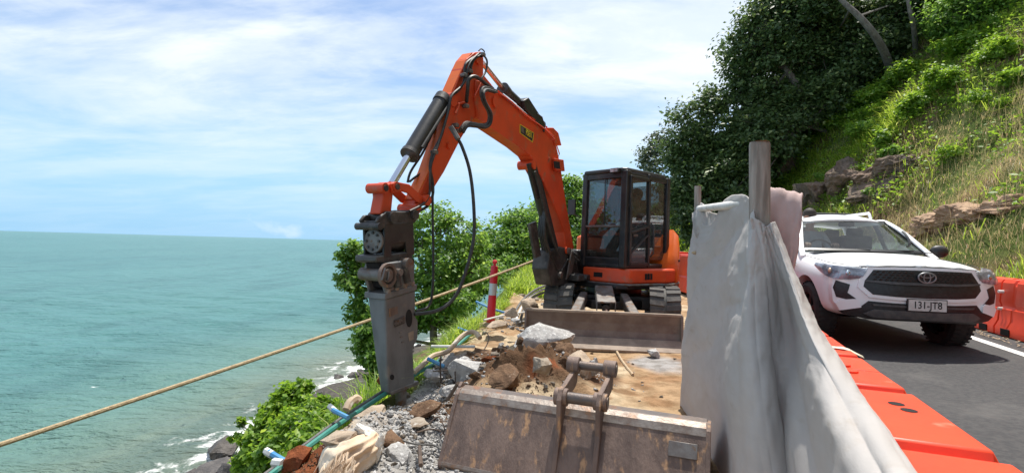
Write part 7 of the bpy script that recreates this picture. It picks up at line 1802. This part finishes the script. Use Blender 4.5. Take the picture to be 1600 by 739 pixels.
p_, c_, e_, D_2 = take(gm & ~yel); blades('hill_grass', p_, (.16 + .36 * c_) * np.random.default_rng(8).uniform(.6, 1.3, len(p_)), .005 + .00042 * D_2, 'grass', 9, lean=1.5, droop=.5)
p_, c_, e_, D_2 = take(yel); blades('lush_grass', p_, (.20 + .42 * c_) * np.random.default_rng(10).uniform(.6, 1.3, len(p_)), .006 + .00048 * D_2, 'grass_yellow', 11, lean=1.5, droop=.5)
# tall broad blades at the barriers on the right
Pt2, e2, t2 = field(5200, (.15, 2.2), (5, 13), 41); blades('tall_weeds', Pt2, np.random.default_rng(12).uniform(.35, .85, len(Pt2)), .011, 'grass_yellow', 13, lean=.8, droop=.6)
# fine seed stalks over the dry slope
Pt3, e3, t3 = field(9000, (.4, 12), (4, 24), 43); blades('seed_stalks', Pt3, np.random.default_rng(14).uniform(.5, 1.0, len(Pt3)), .004, 'grass_dry', 15, lean=.5, droop=.2)
# sea-side slope: bright grass just below the edge
Pt4, e4, t4 = field(90000, (.12, 6.5), (3.2, 30), 51, rel='edge', pw=1.3)
n4 = fbm(Pt4[:, 0] * 1.1, Pt4[:, 1] * 1.1); k4 = (n4 > .36); Pt4 = Pt4[k4]; D4 = Pt4[:, 1]
blades('slope_grass', Pt4, np.random.default_rng(16).uniform(.14, .42, len(Pt4)) * (.6 + .8 * sstep(.36, .6, n4[k4])), .0035 + .0006 * D4, 'grass', 17, lean=.8, droop=.5)
# bank beyond the lane, left of the excavator
r_ = np.random.default_rng(61); t5 = r_.uniform(11.5, 30, 26000); o5 = edge_o(t5) + r_.uniform(-.2, 1, 26000) ** 1.5 * 2.6; o5 = np.where(np.isnan(o5), edge_o(t5), o5); x5, y5 = xy(o5, t5); z5 = terrain(o5, t5)
blades('bank_grass', np.stack([x5, y5, z5 - .05], 1), r_.uniform(.18, .55, 26000), .014, 'grass_yellow', 62, lean=1.1)
# low creeping leaves over the slope soil so it never reads as bare
Pt6, e6, t6 = field(26000, (.3, 9), (2.5, 34), 71, rel='edge', pw=1.2); V, T = leaf_quads(Pt6 + [0, 0, .12], .05, np.random.default_rng(72), up=.8); tag(np_mesh('ground_cover', V, tris=T, m=M['leaf_mid']), kind='stuff')
Pt7, e7, t7 = field(90000, (2, 30), (11, 46), 73); n7 = fbm(Pt7[:, 0] * .5 + 9, Pt7[:, 1] * .5, Pt7[:, 2] * .5); k7 = (n7 + .16 * sstep(17, 27, t7 + .4 * e7) > .56) & (e7 < np.interp(t7, EBT, EBE) + .5); Pt7 = Pt7[k7]
V, T = leaf_quads(Pt7 + np.random.default_rng(75).uniform(0, 1, (len(Pt7), 1)) * [0, 0, .5] + [0, 0, .08], .075, np.random.default_rng(74), up=.8); tag(np_mesh('weed_leaves', V, tris=T, m=M['leaf_bright']), kind='stuff')
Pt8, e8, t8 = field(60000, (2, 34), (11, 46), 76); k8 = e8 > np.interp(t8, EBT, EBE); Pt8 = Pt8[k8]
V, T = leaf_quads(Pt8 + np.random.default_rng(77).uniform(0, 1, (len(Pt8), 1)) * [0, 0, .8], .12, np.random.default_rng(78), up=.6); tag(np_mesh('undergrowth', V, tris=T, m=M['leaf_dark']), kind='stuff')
# leafy weed clumps dotted over the open slope
protos = []
for i in range(4):
    rr = random.Random(900 + i); bl_ = [(rr.uniform(-.35, .35), rr.uniform(-.35, .35), rr.uniform(.12, .5), rr.uniform(.16, .30)) for _ in range(6)]
    c_, o_ = blob_points(bl_, 500, np.random.default_rng(910 + i), 10, .4); V, T = leaf_quads(c_, .06, np.random.default_rng(920 + i), out=o_); ob = np_mesh('crown', V, tris=T, m=M['leaf_bright' if i < 3 else 'leaf_mid']); protos.append(ob)
k = 0
for i in range(400):
    u, v = random.uniform(1205, 1600), random.uniform(40, 330); p = hill_hit(u, v); o_, t_ = ot(p.x, p.y); e_ = o_ - float(toe_o(t_))
    if e_ > float(np.interp(t_, EBT, EBE)) + .5 or t_ + .4 * e_ < 20 or e_ < 1.0 or k >= 34: continue
    ob = protos[k] if k < 4 else protos[random.randrange(4)].copy()
    if k >= 4: COL.objects.link(ob)
    rt = bpy.data.objects.new('weed_clump', None); COL.objects.link(rt); ob.parent = rt; tag(ob, kind='stuff')
    s_ = random.uniform(.6, 1.2); rt.location = p; rt.scale = (s_, s_, s_ * random.uniform(.7, 1.2)); rt.rotation_euler = (0, 0, random.uniform(0, 6.28)); k += 1
    tag(rt, 'small leafy green weed clump growing among the grass of the hillside', 'weed', 'leafy weed clumps on the hillside')

# bright verge between the broken edge and the sea trees
r_ = np.random.default_rng(95); n_ = 46000; t9 = 4.2 + 16 * r_.random(n_) ** 1.2; d9 = -.15 + 3.4 * r_.random(n_) ** 1.4; o9 = edge_o(t9) - d9; x9, y9 = xy(o9, t9); z9 = terrain(o9, t9)
k9 = in_view(x9, y9, z9); nn9 = fbm(x9 * .9 + 4, y9 * .9)[k9]; P9 = np.stack([x9, y9, z9 - .04], 1)[k9]; h9 = (.22 + .42 * sstep(.38, .62, nn9)) * r_.uniform(.6, 1.25, len(P9)) * sstep(3.5, 6.5, t9[k9] + .01) * (.35 + .65 * sstep(.1, 1.1, d9[k9])) + .07
blades('verge_grass', P9[nn9 > .44], h9[nn9 > .44], .0045 + .0006 * P9[nn9 > .44][:, 1], 'grass_yellow', 96, lean=1.1, droop=.5)
blades('verge_grass', P9[nn9 <= .44], h9[nn9 <= .44], .0045 + .0006 * P9[nn9 <= .44][:, 1], 'grass', 97, lean=1.1, droop=.5)
